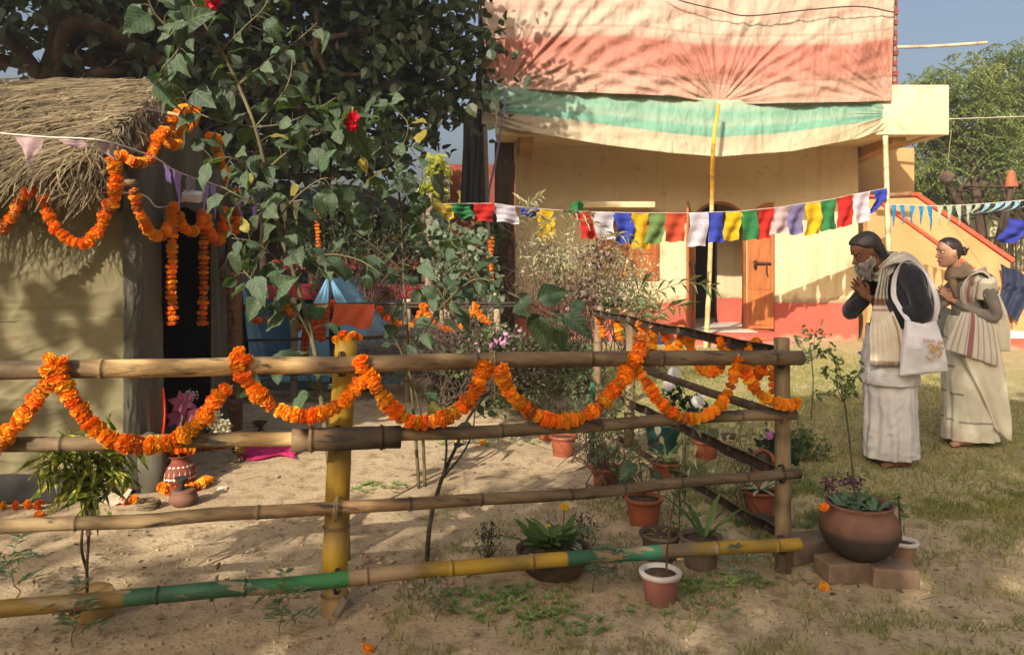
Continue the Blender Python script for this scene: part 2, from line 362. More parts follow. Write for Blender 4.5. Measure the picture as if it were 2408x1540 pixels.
# ------------------------------------------------------------------ bamboo
TAN = C(200, 166, 112); TAND = C(142, 116, 82); GREYB = C(112, 96, 76); YEL = C(178, 140, 42); YELD = C(138, 112, 50); GRN = C(62, 122, 70); GRND = C(56, 92, 66)
def culm(path, rad, colf, nodes, seg=14, step=.012, wob=.0015, ref=None, stub=(), dens=.06):
    """bamboo culm as one tube: path of points, node rings at given path fractions"""
    mb = MB(); pts = spline(path, 10); L = [0]
    for a, b in zip(pts, pts[1:]): L.append(L[-1] + (b - a).length)
    tot = L[-1]; s = set(np.linspace(0, 1, max(8, int(tot / dens))))
    for nd in nodes:
        for o in (-.016, -.007, -.003, 0, .003, .007, .016): s.add(min(1, max(0, nd + o / tot)))
    s = sorted(s); out = []; rads = []; cols = []
    Ls = np.array(L) / tot; A = np.array([tuple(p) for p in pts])
    sd = random.random() * 50
    for t in s:
        p = Vector([float(np.interp(t, Ls, A[:, k])) for k in range(3)])
        p += Vector((0, 0, fbm((t * tot * 2, sd, 0), 2) * wob * 3))
        r = rad if not hasattr(rad, '__len__') else float(np.interp(t, np.linspace(0, 1, len(rad)), rad))
        k = 1.0; dk = 1.0
        for nd in nodes:
            dd = abs(t - nd) * tot
            k += .13 * math.exp(-(dd / .006) ** 2) - .05 * math.exp(-((dd - .012) / .006) ** 2)
            dk *= 1 - .55 * math.exp(-((t - nd) * tot / .005 - .6) ** 2)
        out.append(p); rads.append(r * k)
        c = colf(t); v = 1 + .18 * fbm((t * tot * 5, sd, 3), 3); cols.append(tuple(max(0, x * v * dk) for x in c))
    mb.tube(out, rads, seg, caps=True, cols=cols, ref=ref)
    return mb
def pxpath(pts, off=0.0, df=None): return [P(x, y, (df(x) if df else FD(x)) - off) for x, y in pts]
def blend(stops):
    xs = [a for a, _ in stops]; A = np.array([b for _, b in stops])
    return lambda t: tuple(float(np.interp(t, xs, A[:, k])) for k in range(3))
bamboo_v_y = M('bamboo_yellow', (1, 1, 1), (.62, .55, .45), attr=True, rough=.5, ns=7, lo=.45, hi=.72, stretch=(2, 2, .35), bump=.35, bs=50, spec=.35, col3=(.12, .09, .05), ns3=9, lo3=.63, hi3=.75)
ff = empty('bamboo_fence', G(785, 1440), 'front bamboo fence with four long rails, yellow post and painted bottom rail', 'fence')
# posts
pL = G(785, 1442); mp = culm([pL - Vector((0, 0, .08)), P(790, 1250, 3.23), P(802, 1000, 3.25), P(815, 800, 3.27)], [.056, .052, .050, .047],
     blend([(0, TAND), (.16, TAN), (.2, YEL), (.3, YEL), (.33, TAND), (.38, YELD), (.5, YEL), (.62, YELD), (.72, YEL), (1, YEL)]), [.13, .36, .64, .93], seg=18)
mp.build('post', bamboo_v_y, ff)
pR = G(1841, 1342); culm([pR - Vector((0, 0, .08)), P(1841, 1100, 3.65), P(1838, 795, 3.65)], .037, lambda t: GREYB if (math.sin(t * 23) > .55) else C(150, 128, 96), [.2, .45, .68, .93], seg=14).build('post', bamboo_v, ff)
culm([G(817, 1318) - Vector((0, 0, .05)), P(815, 1230, 3.77), P(812, 1130, 3.78)], .016, lambda t: YELD, [.5]).build('stake', bamboo_pole, ff)
# rails
def tx(x0, x1): return lambda x: (x - x0) / (x1 - x0)
k = tx(-140, 1885)
culm(pxpath([(-140, 876), (0, 872), (300, 866), (560, 861), (850, 857), (1150, 847), (1500, 844), (1700, 841), (1885, 843)], .085), [.036, .036, .035, .034],
     blend([(0, GREYB), (k(140), C(130, 108, 78)), (k(200), TAN), (k(560), TAN), (k(640), C(140, 112, 80)), (k(900), C(146, 120, 86)), (k(1200), C(124, 102, 76)), (1, C(116, 98, 74))]), [k(172), k(462), k(725), k(1002), k(1292), k(1482), k(1697), k(1800)]).build('rail', bamboo, ff)  # sunlit tan stretch and shaded right end are put into the rail colour
culm(pxpath([(-140, 1049), (0, 1045), (250, 1042), (560, 1033), (700, 1032), (950, 1020), (1150, 1015), (1400, 1000), (1600, 984), (1870, 974)], .080), [.029, .029, .028, .026],
     blend([(0, GREYB), (k(120), C(132, 110, 80)), (k(400), C(150, 124, 88)), (k(480), TAN), (k(690), TAN), (k(950), C(118, 98, 74)), (1, C(128, 108, 82))]), [k(92), k(320), k(600), k(800), k(1075), k(1330), k(1540), k(1720)]).build('rail', bamboo, ff)
culm(pxpath([(-140, 1247), (0, 1240), (130, 1232), (310, 1225), (500, 1209), (680, 1201), (850, 1189), (1020, 1181), (1200, 1171), (1400, 1158), (1600, 1136), (1700, 1126), (1880, 1112)], .075), [.027, .027, .025, .023],
     blend([(0, C(120, 100, 76)), (k(60), C(176, 150, 108)), (k(500), C(150, 124, 90)), (k(700), C(170, 132, 92)), (k(900), C(140, 116, 84)), (k(1200), C(112, 94, 72)), (1, C(110, 92, 72))]), [k(120), k(500), k(680), k(845), k(1018), k(1245), k(1385), k(1540), k(1725)]).build('rail', bamboo, ff)
rb = culm(pxpath([(-140, 1448), (0, 1432), (230, 1412), (500, 1386), (720, 1371), (940, 1346), (1200, 1325), (1480, 1301), (1640, 1291), (1880, 1279)], .088), [.032, .032, .031, .030],
     blend([(0, YELD), (k(90), YELD), (k(130), C(104, 88, 60)), (k(180), C(120, 96, 50)), (k(214), C(120, 100, 50)), (k(222), GRND), (k(480), GRND), (k(560), GRN), (k(700), GRN), (k(706), C(150, 126, 92)), (k(850), C(158, 132, 96)), (k(880), YELD), (k(1000), YEL), (k(1100), YELD), (k(1230), YEL), (k(1236), GRND), (k(1400), C(52, 110, 82)), (k(1480), C(54, 114, 84)), (k(1486), GREYB), (k(1560), C(120, 104, 78)), (k(1590), YELD), (k(1700), YEL), (k(1780), YELD), (1, YEL)]), [k(285), k(470), k(745), k(945), k(1145), k(1375), k(1640), k(1815)], dens=.008)
rb.build('rail', M('painted_bamboo', (1, 1, 1), (.6, .56, .5), attr=True, rough=.55, ns=9, lo=.42, hi=.7, stretch=(.4, 2, 2), bump=.5, bs=45, col3=C(138, 118, 88), ns3=9, lo3=.56, hi3=.60, spec=.3), ff)
sl = culm(pxpath([(686, 1034), (800, 1032), (942, 1028)], .088), .047, lambda t: C(82, 68, 54) if t > .3 else C(126, 102, 76), [.18, .82], seg=20); sl.build('sleeve', bamboo, ff)
def lash(at, r, n=4, mat=rope, parent=ff, tail=True):
    mb = MB()
    for q in range(n):
        c = at + Vector(((q - n / 2) * .006, 0, 0)); pts = [c + Vector((random.uniform(-.003, .003), math.cos(a) * r, math.sin(a) * r)) for a in np.linspace(0, 2 * math.pi, 17)]
        mb.tube(pts, .0028, 5, caps=False)
    if tail: mb.tube(spline([at + Vector((0, -r, -.01)), at + Vector((.004, -r - .006, -.08)), at + Vector((.008, -r - .003, -.17))], 6), .003, 5)
    mb.build('lashing', mat, parent)
lash(P(1160, 846, FD(1160) - .085), .038); lash(P(1838, 846, 3.60), .042, 3, ropedark, tail=False); lash(P(806, 856, FD(806) - .06), .05, 3, ropedark, tail=False)
for px, ys in ((795, (1030, 1196, 1366)), (1840, (974, 1114, 1281))):
    for y_ in ys: lash(P(px, y_, FD(px) - .055), .05 if px < 1000 else .042, 3, rope if y_ in (1196, 974) else ropedark, tail=False)
# side fence of split bamboo: open channels with cross walls
sf = empty('side_bamboo_fence', (1.10, 4.8, 0), 'side fence of dark split bamboo running back from the right corner post', 'fence')
def split_rail(a, b, r, name='rail', open_dir=(-1, -.25, .15), n=26, sep=.24, col=C(64, 52, 42)):
    mb = MB(); a = Vector(a); b = Vector(b); t = (b - a).normalized(); o = Vector(open_dir); o = (o - t * o.dot(t)).normalized(); u = t.cross(o)
    rows_o = []; rows_i = []; ang = np.linspace(-math.pi * .5, math.pi * .5, 9)
    for i in range(n + 1):
        p = a + (b - a) * (i / n) + Vector((0, 0, fbm((i * .3, a.z * 9, 0), 2) * .012)); k = 1 + .03 * math.sin(i * 1.7)
        rows_o.append([p + (-o * math.cos(x) + u * math.sin(x)) * r * k for x in ang]); rows_i.append([p + (-o * math.cos(x) + u * math.sin(x)) * r * .78 * k for x in ang])
    mb.col = C(120, 102, 80)
    io = mb.grid(rows_o); mb.col = col; ii = mb.grid(rows_i, flip=True)
    for i in range(n):
        mb.face(io[i][0], io[i + 1][0], ii[i + 1][0], ii[i][0]); mb.face(io[i + 1][-1], io[i][-1], ii[i][-1], ii[i + 1][-1])
    L = (b - a).length; q = .1; mb.col = C(96, 80, 62)
    while q < L:
        c = a + t * q; ids = [mb.vert(c + (-o * math.cos(x) + u * math.sin(x)) * r * .8) for x in ang]; mb.face(*ids); q += sep * random.uniform(.8, 1.2)
    mb.build(name, bamboo, sf)
xs_ = fence_side_x
split_rail((1.27, 3.70, 1.035), (xs_(6.9) - .03, 6.9, .985), .028)
culm([(1.27, 3.70, .735), (1.12, 4.7, .69), (xs_(6.2), 6.2, .64)], .024, lambda t: C(96, 80, 60), [.1, .35, .6, .85]).build('rail', bamboo, sf)
split_rail((1.27, 3.70, .455), (xs_(6.2) - .03, 6.2, .35), .030)
split_rail((1.27, 3.70, .16), (xs_(6.2) - .03, 6.2, .03), .024)
for (px, py, top) in ((1478, 1052, 735), (1402, 985, 720)):
    g = G(px, py); culm([g - Vector((0, 0, .06)), P(px + 3, (py + top) / 2, g.y), P(px + 8, top, g.y)], .040, lambda t: C(134, 112, 84), [.3, .7]).build('post', bamboo_v, sf)
# fence at the back of the plot
bf = empty('back_bamboo_fence', G(957, 948), 'thin dark bamboo fence at the back of the plot before the tent', 'fence')
DB = 7.8
for (y0, y1, r) in ((722, 712, .016), (729, 720, .012), (803, 788, .015), (884, 872, .014)):
    culm([P(505, y0, DB - .05), P(800, (y0 + y1) / 2 - 1, DB - .05), P(1240, y1, DB - .05)], r, lambda t: C(76, 66, 56), list(np.linspace(.05, .95, 12)), seg=8).build('rail', bamboo, bf)
for px, top, r in ((957, 703, .042), (1168, 690, .034), (690, 700, .035), (1038, 720, .022)):
    g = P(px, 948, DB); g.z = 0; culm([g - Vector((0, 0, .05)), P(px + 2, 820, DB), P(px, top, DB)], r, lambda t: C(176, 154, 122) if t > .3 else C(130, 110, 86), [.25, .5, .75], seg=10).build('post', bamboo_v, bf)
# ------------------------------------------------------------------ house
WD = 13.4
house = empty('house', P(1600, 801, WD), 'yellow plastered house with red base band and wide upper overhang', 'house')
def W(x, y, d=WD): p = P(x, y, d); return p.x, p.z
# front wall with arched doorway and window opening, made of strips
x0, zt = W(1213, 345); x1, _ = W(2018, 345); zr = W(0, 712)[1]
dx0, _ = W(1628, 0); dx1, _ = W(1754, 0); zs = W(0, 527)[1]; za = W(0, 474)[1]      # doorway, spring line, crown
wx0, wz1 = W(1402, 520); wx1, wz0 = W(1552, 662)
TH = .22; y0, y1 = WD, WD + TH
def slab(name, mat, lo, hi, parent=house, bevel=.004): m = MB(); m.box(lo, hi); return m.build(name, mat, parent, smooth=False, bevel=bevel)
def wallpoly(poly, mat, name='wall', a=y0, b=y1):
    m = MB(); m.prism(poly, a, b); return m.build(name, mat, house, smooth=False)
z_step = .20
slab('wall', wall_y, (x0, y0, zr), (wx0, y1, zt), bevel=0); slab('wall', wall_y, (wx0, y0, zr), (wx1, y1, wz0), bevel=0); slab('wall', wall_y, (wx0, y0, wz1), (wx1, y1, zt), bevel=0)
slab('wall', wall_y, (wx1, y0, zr), (dx0, y1, zt), bevel=0); slab('wall', wall_y, (dx1, y0, zr), (x1, y1, zt), bevel=0)
arch = [(lerp(dx0, dx1, .5) - math.cos(a) * (dx1 - dx0) / 2, zs + math.sin(a) * (za - zs)) for a in np.linspace(0, math.pi, 21)]
wallpoly([(dx0, zs)] + arch[1:-1] + [(dx1, zs), (dx1, zt), (dx0, zt)], wall_y)
slab('base_band', red_p, (x0 - .003, y0 - .015, -.1), (dx0, y1, zr)); slab('base_band', red_p, (dx1, y0 - .015, -.1), (x1 + .003, y1, zr))
# side returns, dark back rooms
slab('wall', wall_y, (x1 - .22, y1 + .001, -.1), (x1, 15.2, zt), bevel=0)
slab('wall', wall_t, (x0, y1 + .001, -.1), (x0 + .2, 18.6, zt), bevel=0)
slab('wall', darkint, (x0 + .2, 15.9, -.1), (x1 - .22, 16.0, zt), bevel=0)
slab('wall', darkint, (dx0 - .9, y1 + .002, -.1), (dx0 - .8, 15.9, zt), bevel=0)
slab('floor', stone_w, (x0 + .2, y0 + .03, .0), (x1 - .22, 15.9, z_step - .004), bevel=0)
# inner corner wall beyond the door, lit by the sun through the doorway
slab('wall', wall_y, (dx1 - .10, 14.9, zr), (dx1 + .5, 15.05, zt), bevel=0); slab('base_band', red_p, (dx1 - .103, 14.897, .19), (dx1 + .5, 15.05, zr))
# door frame, two leaves
fr = MB()
for s_, xx in ((-1, dx0), (1, dx1)): fr.box((min(xx, xx + s_ * -.05), y0 - .02, z_step), (max(xx, xx + s_ * -.05), y0 + .06, zs))
ap = [(lerp(dx0, dx1, .5) - math.cos(a) * ((dx1 - dx0) / 2), zs + math.sin(a) * (za - zs)) for a in np.linspace(0, math.pi, 21)]
cxm = lerp(dx0, dx1, .5)
for a, b in zip(ap, ap[1:]):
    ia, ib = [(cxm + (p[0] - cxm) * .9, zs + (p[1] - zs) * .88) for p in (a, b)]
    fr.quad((a[0], y0 - .02, a[1]), (b[0], y0 - .02, b[1]), (ib[0], y0 - .02, ib[1]), (ia[0], y0 - .02, ia[1])); fr.quad((ia[0], y0 - .02, ia[1]), (ib[0], y0 - .02, ib[1]), (ib[0], y0 + .06, ib[1]), (ia[0], y0 + .06, ia[1]))
fr.build('door_frame', frame_m, house, smooth=False)
def door_leaf(hx, ang, w_, ztop_far, name='door'):
    """leaf built in x along its width then swung about its hinge; arched top rises toward the far edge"""
    m = MB(); t = .035; n = 10; zb = z_step + .02; zsp = zs - .02; H = za - zs
    poly = [(0, zb), (w_, zb)]
    top = [(w_ * q, zsp + H * (math.sin(math.acos(1 - q)) if True else 0)) for q in np.linspace(1, 0, n)]
    poly += top; m.prism(poly, 0, t)
    M4 = Matrix.Translation((hx, WD - .01, 0)) @ Matrix.Rotation(ang, 4, 'Z')
    o = m.build(name, doorm, house, smooth=False, world=True); o.matrix_basis = M4
    for z0_, z1_ in ((zb + .06, zb + .62), (zb + .68, zb + 1.1), (zb + 1.16, zsp - .05)):
        pm = MB()
        for yy in (-.012, t):
            pm.box((.05, yy, z0_), (w_ - .05, yy + .012, z1_))
        q = link('panel', pm.mesh(doorm, False, 'panel'), o); b = q.modifiers.new('b', 'BEVEL'); b.width = .008
    hm = MB(); hm.box((w_ * .35, -.045, zb + 1.12), (w_ * .9, -.02, zb + 1.15)); hm.tube([(w_ * .72, -.06, zb + 1.13), (w_ * .72, -.07, zb + 1.0), (w_ * .76, -.07, zb + .93)], .012, 6); hm.tube([(w_ * .30, -.05, zb + 1.19), (w_ * .30, -.05, zb + 1.05)], .025, 8)
    link('latch', hm.mesh(iron, True, 'latch'), o)
    return o
door_leaf(dx1 + .02, R(-14), .44, 0); 
dl = door_leaf(dx0 - .0, R(-64 - 180 + 0), .44, 0)
dl.matrix_basis = Matrix.Translation((dx0 - .02, WD - .01, 0)) @ Matrix.Rotation(R(71), 4, 'Z') @ Matrix.Scale(-1, 4, (1, 0, 0))
# window: recessed shutters with panels, canopy slab
slab('window_frame', frame_m, (wx0 + .01, y0 + .03, wz0 + .01), (wx1 - .01, y0 + .10, wz0 + .05)); slab('window_frame', frame_m, (wx0 + .01, y0 + .03, wz1 - .05), (wx1 - .01, y0 + .10, wz1 - .01))
for a, b in ((wx0 + .01, wx0 + .05), (lerp(wx0, wx1, .5) - .02, lerp(wx0, wx1, .5) + .02), (wx1 - .05, wx1 - .01)): slab('window_frame', frame_m, (a, y0 + .028, wz0 + .05), (b, y0 + .10, wz1 - .05))
for a, b in ((wx0 + .05, lerp(wx0, wx1, .5) - .02), (lerp(wx0, wx1, .5) + .02, wx1 - .05)):
    o = slab('shutter', doorm, (a, y0 + .05, wz0 + .05), (b, y0 + .08, wz1 - .05))
    for z0_, z1_ in ((wz0 + .1, wz0 + .42), (wz0 + .48, wz1 - .10)): slab('panel', doorm, (a + .06, y0 + .035, z0_), (b - .06, y0 + .052, z1_), parent=o)
cx0, cz1 = W(1352, 474, 13.0); cx1, cz0 = W(1540, 488, 13.0)
slab('window_canopy', wall_y, (cx0, 12.98, cz0), (cx1, 13.41, cz1))
# step before the door, plinth apron
slab('door_step', red_p, (dx0 - .12, 12.75, -.05), (dx1 + .35, WD - .016, z_step)); slab('door_step', stone_w, (dx0 - .05, 12.9, z_step), (dx1 + .05, WD + .1, z_step + .012))
slab('door_step', red_p, (dx0 - .3, 12.5, -.05), (dx1 + .5, 12.749, z_step * .5))
# overhang: slab with fascia beam, cantilever beams
bx0, bz1 = W(1165, 200, 12.05); bx1, bz0 = W(2232, 317, 12.05)
ov = slab('overhang_slab', wall_y, (bx0, 12.24, bz0), (bx1 - .3, 18.6, bz0 + .14), bevel=0)
slab('fascia', wall_y, (bx0, 12.05, bz0 - .002), (bx1, 12.238, bz1), bevel=.012)
slab('fascia', wall_y, (bx1 - .18, 12.2385, bz0 - .002), (bx1, 18.6, bz1), bevel=.012)
for px in (1236, 1600, 2040):
    xx = W(px, 0)[0]; m = MB(); zz = bz0; m.prism([(0, 0)] * 0 or [(xx - .11, 0), (xx + .11, 0), (xx + .11, 1), (xx - .11, 1)], 0, 1) if False else None
    b = MB(); h1, h2 = .30, .10
    v = [(xx - .11, 12.3, zz - h2), (xx + .11, 12.3, zz - h2), (xx + .11, 15.0, zz - h1), (xx - .11, 15.0, zz - h1), (xx - .11, 12.3, zz + .01), (xx + .11, 12.3, zz + .01), (xx + .11, 15.0, zz + .01), (xx - .11, 15.0, zz + .01)]
    i = [b.vert(p) for p in v]
    for q in [(0, 3, 2, 1), (4, 5, 6, 7), (0, 1, 5, 4), (1, 2, 6, 5), (2, 3, 7, 6), (3, 0, 4, 7)]: b.face(*[i[k_] for k_ in q])
    if px != 1600: b.build('beam', wall_t, house, smooth=False)
# upper storey: brick piers stand behind the sheets, one built brick by brick at the right edge
ux1 = W(2113, 0, 12.3)[0]
slab('upper_wall', redbrick, (bx0 + .1, 12.9, bz0 + .15), (ux1 - .34, 17, 7.2), bevel=0)
bk = MB(); bk.box((-.115, -.055, -.035), (.115, .055, .035), jit=.004); bkm = bk.mesh(redbrick, False, 'brick')
zz = bz1 - .25; r_ = 0
while zz < bz1 + 1.5:
    for q in range(2):
        o = link('brick', bkm, house); o.matrix_parent_inverse = wmat(house).inverted()
        o.matrix_basis = Matrix.Translation((ux1 - .12 + random.uniform(-.012, .012) - (q * .235), 12.36 + (r_ % 2) * .03, zz)) @ Matrix.Rotation(random.uniform(-.05, .05), 4, 'Z')
    zz += .082; r_ += 1
mortar = M('mortar', C(150, 136, 120), C(110, 98, 86), rough=.95, ns=12, bump=.6, bs=40)
slab('pier_core', mortar, (ux1 - .47, 12.33, bz0 + .15), (ux1 - .02, 12.72, bz1 + 1.55), bevel=.01)
# left porch: brick wall in deep shade, heavy dark post
slab('porch_wall', redbrick, (-1.3, 16.0, -.1), (x0 - .001, 16.2, zt), bevel=0)
slab('porch_post', darkwood, (W(1163, 0, 12.9)[0], 12.9, -.1), (W(1209, 0, 12.9)[0], 13.2, bz0), bevel=.01)
# ------------------------------------------------------------------ stair wall right of the house
st = empty('stair', P(2230, 805, 13.0), 'outside stair with tan wall and sloping red copings', 'stair')
SD = 13.0
def S(x, y): return W(x, y, SD)
top = [S(2040, 466), S(2100, 466), S(2152, 462), S(2376, 618)]; base = [S(2376, 800), S(2040, 800)]
m = MB(); m.prism(top + base, SD, SD + .16); m.build('stair_wall', wall_t, st, smooth=False)
def coping(pts, name, w0=-.05, w1=.21, h=.05, up=.0):
    m = MB()
    for (a, b) in zip(pts, pts[1:]):
        A, B = S(*a), S(*b); d = Vector((B[0] - A[0], B[1] - A[1])).normalized(); n = Vector((-d.y, d.x)); n = n if n.y > 0 else -n
        m.prism([(A[0], A[1]), (B[0], B[1]), (B[0] + n.x * h, B[1] + n.y * h), (A[0] + n.x * h, A[1] + n.y * h)], SD + w0, SD + w1)
    m.build(name, red_trim, st, smooth=False, bevel=.006)
coping([(2040, 465), (2151, 461)], 'coping', h=.045); coping([(2150, 460), (2378, 617)], 'coping', h=.07)
coping([(2066, 478), (2330, 668)], 'stringer_band', w0=-.045, w1=-.001, h=.055)
m = MB(); m.prism([S(2300, 812), S(2300, 770), S(2352, 770), S(2352, 812)], 12.3, 12.99); m.build('step', stone_w, st, smooth=False, bevel=.01)
m = MB(); m.prism([S(2300, 790), S(2300, 752), S(2330, 752), S(2330, 790)], 12.7, 12.991); m.build('step', stone_w, st, smooth=False, bevel=.01)
m = MB(); m.box((W(2335, 0, 12.2)[0], 12.2, -.1), (W(2700, 0, 12.2)[0], 12.9, .17)); m.build('plinth', red_p, st, smooth=False, bevel=.02)
m = MB(); m.box((W(2335, 0, 12.2)[0] + .02, 12.22, .17), (W(2700, 0, 12.2)[0], 12.88, .20)); m.build('plinth_top', stone_w, st, smooth=False, bevel=.006)
m = MB(); m.prism([S(2378, 640), S(2378, 800), S(2500, 800), S(2500, 640)], SD - .05, SD + .4); m.build('newel_wall', wall_t, st, smooth=False)
# back wall behind the stair (shaded)
slab('wall', wall_t, (x1 + .001, 15.0, -.1), (W(2150, 0, 15.0)[0], 15.2, zt + .2), bevel=0)
# ------------------------------------------------------------------ the great striped sheets
TD = 11.85
BE = C(188, 166, 146); PK = C(190, 152, 134); RD = C(176, 112, 94); GN = C(112, 160, 136); GL = C(152, 172, 148)
def sheet_depth(x, y, ties, base, sd):
    d = base
    for (tx_, ty_, amp, rr) in ties:
        dx_, dy_ = x - tx_, y - ty_; r = math.hypot(dx_, dy_) + 1e-3; th = math.atan2(dy_, dx_)
        k = min(1, r / 60) * math.exp(-r / rr)
        wv = math.sin(th * 23 + 2.2 * fbm((th * 3, r * .002, sd), 2) * 2) + .7 * math.sin(th * 43 + 3 * fbm((th * 5, r * .006, sd + 4), 2))
        d -= amp * k * wv * (0.5 + .5 * sstep(-1, 1, fbm((th * 2.2, sd, 7), 2) * 2))
        d += .16 * math.exp(-(r / 90) ** 2)
    # long drapes running from upper right to lower left plus fine crumple
    q = (x * .62 + y * .8)
    fan = math.atan2(y - 330, x - 1120); fr = math.hypot(x - 1120, y - 330)
    d -= .019 * sstep(1130, 1300, x) * sstep(1680, 1560, x) * math.sin(fan * 58 + 4.5 * fbm((x * .003, y * .004, sd), 3)) * (1 if sd == 1 else .3) + .016 * math.sin(q * .052 + 4 * fbm((x * .002, y * .004, sd), 3)) * sstep(1500, 1720, x) + .045 * fbm((x * .011, y * .004, sd + 1), 4) + .012 * (1 - abs(noise.noise(Vector((x * .03 + y * .004, y * .006, sd + 5))))) ** 9 + .008 * (1 - abs(noise.noise(Vector((x * .011 + y * .012, y * .02 - x * .006, sd))))) ** 5 + .014 * fbm((x * .03, y * .03, sd + 2), 3)
    return d
def sheet(name, xl, xr, top, bot, ties, colf, label, ncol, nrow, base=TD, sd=0, bulge=.12):
    mb = MB(); rows = []; cols = []
    for j in range(nrow + 1):
        v = j / nrow; row = []
        for i in range(ncol + 1):
            u = i / ncol; xa = lerp(xl(v), xr(v), u); ya = lerp(top(u), bot(u), v)
            for (tx_, ty_, amp, rr) in ties:           # cloth is drawn in towards the ties
                r = math.hypot(xa - tx_, ya - ty_); f = .30 * math.exp(-(r / 120) ** 2); xa += (tx_ - xa) * f * .7
            d = sheet_depth(xa, ya, ties, base, sd) - bulge * math.sin(math.pi * u) * (.4 + .6 * v)
            row.append(P(xa, ya, d)); cols.append(colf(u, v, xa, ya))
        rows.append(row)
    b = len(mb.v); mb.grid(rows, flip=True)
    mb.c[b:] = cols
    o = mb.build(name, tarp_m, None)
    s_ = o.modifiers.new('thick', 'SOLIDIFY'); s_.thickness = .004; s_.offset = 0
    return tag(o, label, 'tarpaulin')
tarp_m = M('tarp', (1, 1, 1), (.88, .86, .83), attr=True, rough=.6, ns=2.2, bump=.7, bs=8, dist=.045, trans=.2, tcol=(1, .95, .85), spec=.3, bstretch=(1.8, 1.8, .7))
def bands(stops):
    xs = [s_ for s_, _ in stops]; A = np.array([c for _, c in stops])
    return lambda t: tuple(float(np.interp(t, xs, A[:, k_])) for k_ in range(3))
up_b = bands([(-200, BE), (-90, BE), (-70, PK), (-20, BE), (10, C(190, 160, 140)), (22, C(186, 150, 130)), (30, BE), (62, BE), (66, C(186, 138, 118)), (70, BE), (86, C(188, 150, 130)), (94, RD), (150, C(182, 122, 104)), (172, C(186, 134, 114)), (178, C(160, 120, 100)), (181, C(188, 146, 126)), (215, C(188, 150, 130)), (240, C(182, 138, 118))])
def up_col(u, v, x, y):
    yy = y + 14 * math.sin(u * 6.3) + 6 * fbm((u * 6, v * 3, 0), 2) - 12 * math.exp(-((x - 1690) / 120) ** 2) * v - 10 * (1 - u)
    c = up_b(yy); n = 1 + .06 * fbm((x * .02, y * .02, 5), 3); return tuple(q * n for q in c)
ties_u = [(1190, 207, .028, 260), (1690, 246, .029, 320), (2098, 240, .024, 260)]
sheet('striped_tarpaulin', lambda v: lerp(1130, 1137, v), lambda v: lerp(2106, 2096, v), lambda u: -70, lambda u: interp(u, [0, .058, .2, .45, .58, .75, 1], [186, 207, 216, 226, 247, 243, 238]), ties_u, up_col,
      'red and beige striped tarpaulin hanging from the upper storey of the house', 300, 110, sd=1)
lo_b = bands([(0, C(160, 184, 150)), (.1, GL), (.22, C(120, 164, 140)), (.34, C(136, 168, 144)), (.42, C(148, 170, 148)), (.48, C(118, 164, 140)), (.62, GN), (.65, C(184, 168, 138)), (.8, C(190, 172, 142)), (1, C(198, 180, 146))])
def lo_col(u, v, x, y):
    c = lo_b(v + .03 * math.sin(u * 9)); n = 1 + .06 * fbm((x * .02, y * .02, 8), 3); return tuple(q * n for q in c)
sheet('green_tarpaulin', lambda v: lerp(1135, 1136, v), lambda v: lerp(2098, 2108, v), lambda u: interp(u, [0, .058, .2, .45, .58, .75, 1], [184, 203, 211, 222, 236, 238, 234]), lambda u: interp(u, [0, .05, .12, .3, .45, .57, .75, .9, 1], [292, 298, 312, 342, 360, 369, 356, 326, 292]),
      [(2104, 268, .03, 80), (1120, 262, .02, 100)], lo_col, 'green striped lower tarpaulin sagging across the front of the overhang', 260, 60, base=TD + .10, sd=9, bulge=.2)
# dark side sheet at the left corner
mb = MB(); rows = []
for j in range(41):
    v = j / 40; rows.append([P(lerp(1128 - 20 * v - 26 * sstep(.45, .62, v), 1150 - 6 * v, u) + 4 * fbm((u * 4, v * 5, 2), 2), lerp(-80, 520, v), 11.95 + u * 1.2 * .4 + .05 * math.sin(u * 26 + v * 3)) for u in np.linspace(0, 1, 22)])
mb.grid(rows, flip=True); o = mb.build('dark_sheet', M('dark_tarp', C(78, 70, 64), C(44, 40, 38), rough=.7, ns=3, stretch=(6, 1, .5), bump=.5, bs=8, dist=.03, stretch_=None) if False else M('dark_tarp', C(84, 76, 70), C(44, 40, 38), rough=.7, ns=3, stretch=(6, 6, .5), bump=.5, bs=8, dist=.03), None)
tag(o, 'dark grey sheet hanging in folds at the left corner of the house', 'tarpaulin')
# ------------------------------------------------------------------ poles about the house
def pole(name, path, rad, colf, label, nodes=(.1, .25, .4, .55, .7, .85), cat='pole', seg=10):
    b = Vector(path[0]); o = culm(path, rad, colf, list(nodes), seg=seg).build(name, bamboo_pole, None); return tag(o, label, cat)
gp = G(1658, 818)
pole('bamboo_pole', [gp - Vector((0, 0, .1)), P(1666, 700, gp.y - .08), P(1674, 480, gp.y - .2), P(1677, 350, 11.42), P(1690, 246, 11.50)], [.042, .040, .036, .034, .022],
     blend([(0, C(206, 180, 130)), (.55, C(214, 186, 130)), (.62, C(226, 170, 60)), (1, C(226, 160, 40))]), 'pale bamboo pole propping the sheets in front of the open door')
pole('bamboo_pole', [P(2094, 822, 11.9), P(2090, 600, 11.9), P(2086, 460, 11.9), P(2082, 320, 11.9)], [.045, .042, .04, .04], lambda t: C(196, 178, 142), 'pale bamboo pole under the right corner of the sheets')
pole('bamboo_pole', [P(1152, 800, 11.9), P(1147, 520, 11.9), P(1141, 300, 11.9)], [.036, .034, .034], lambda t: C(150, 136, 116), 'greyish bamboo pole under the left corner of the sheets')
pole('horizontal_pole', [P(2075, 113, 12.5), P(2200, 109, 12.4), P(2322, 101, 12.3)], [.028, .027, .025], lambda t: C(186, 164, 134), 'bamboo pole sticking out sideways from the upper storey', (.1, .35, .6, .9))
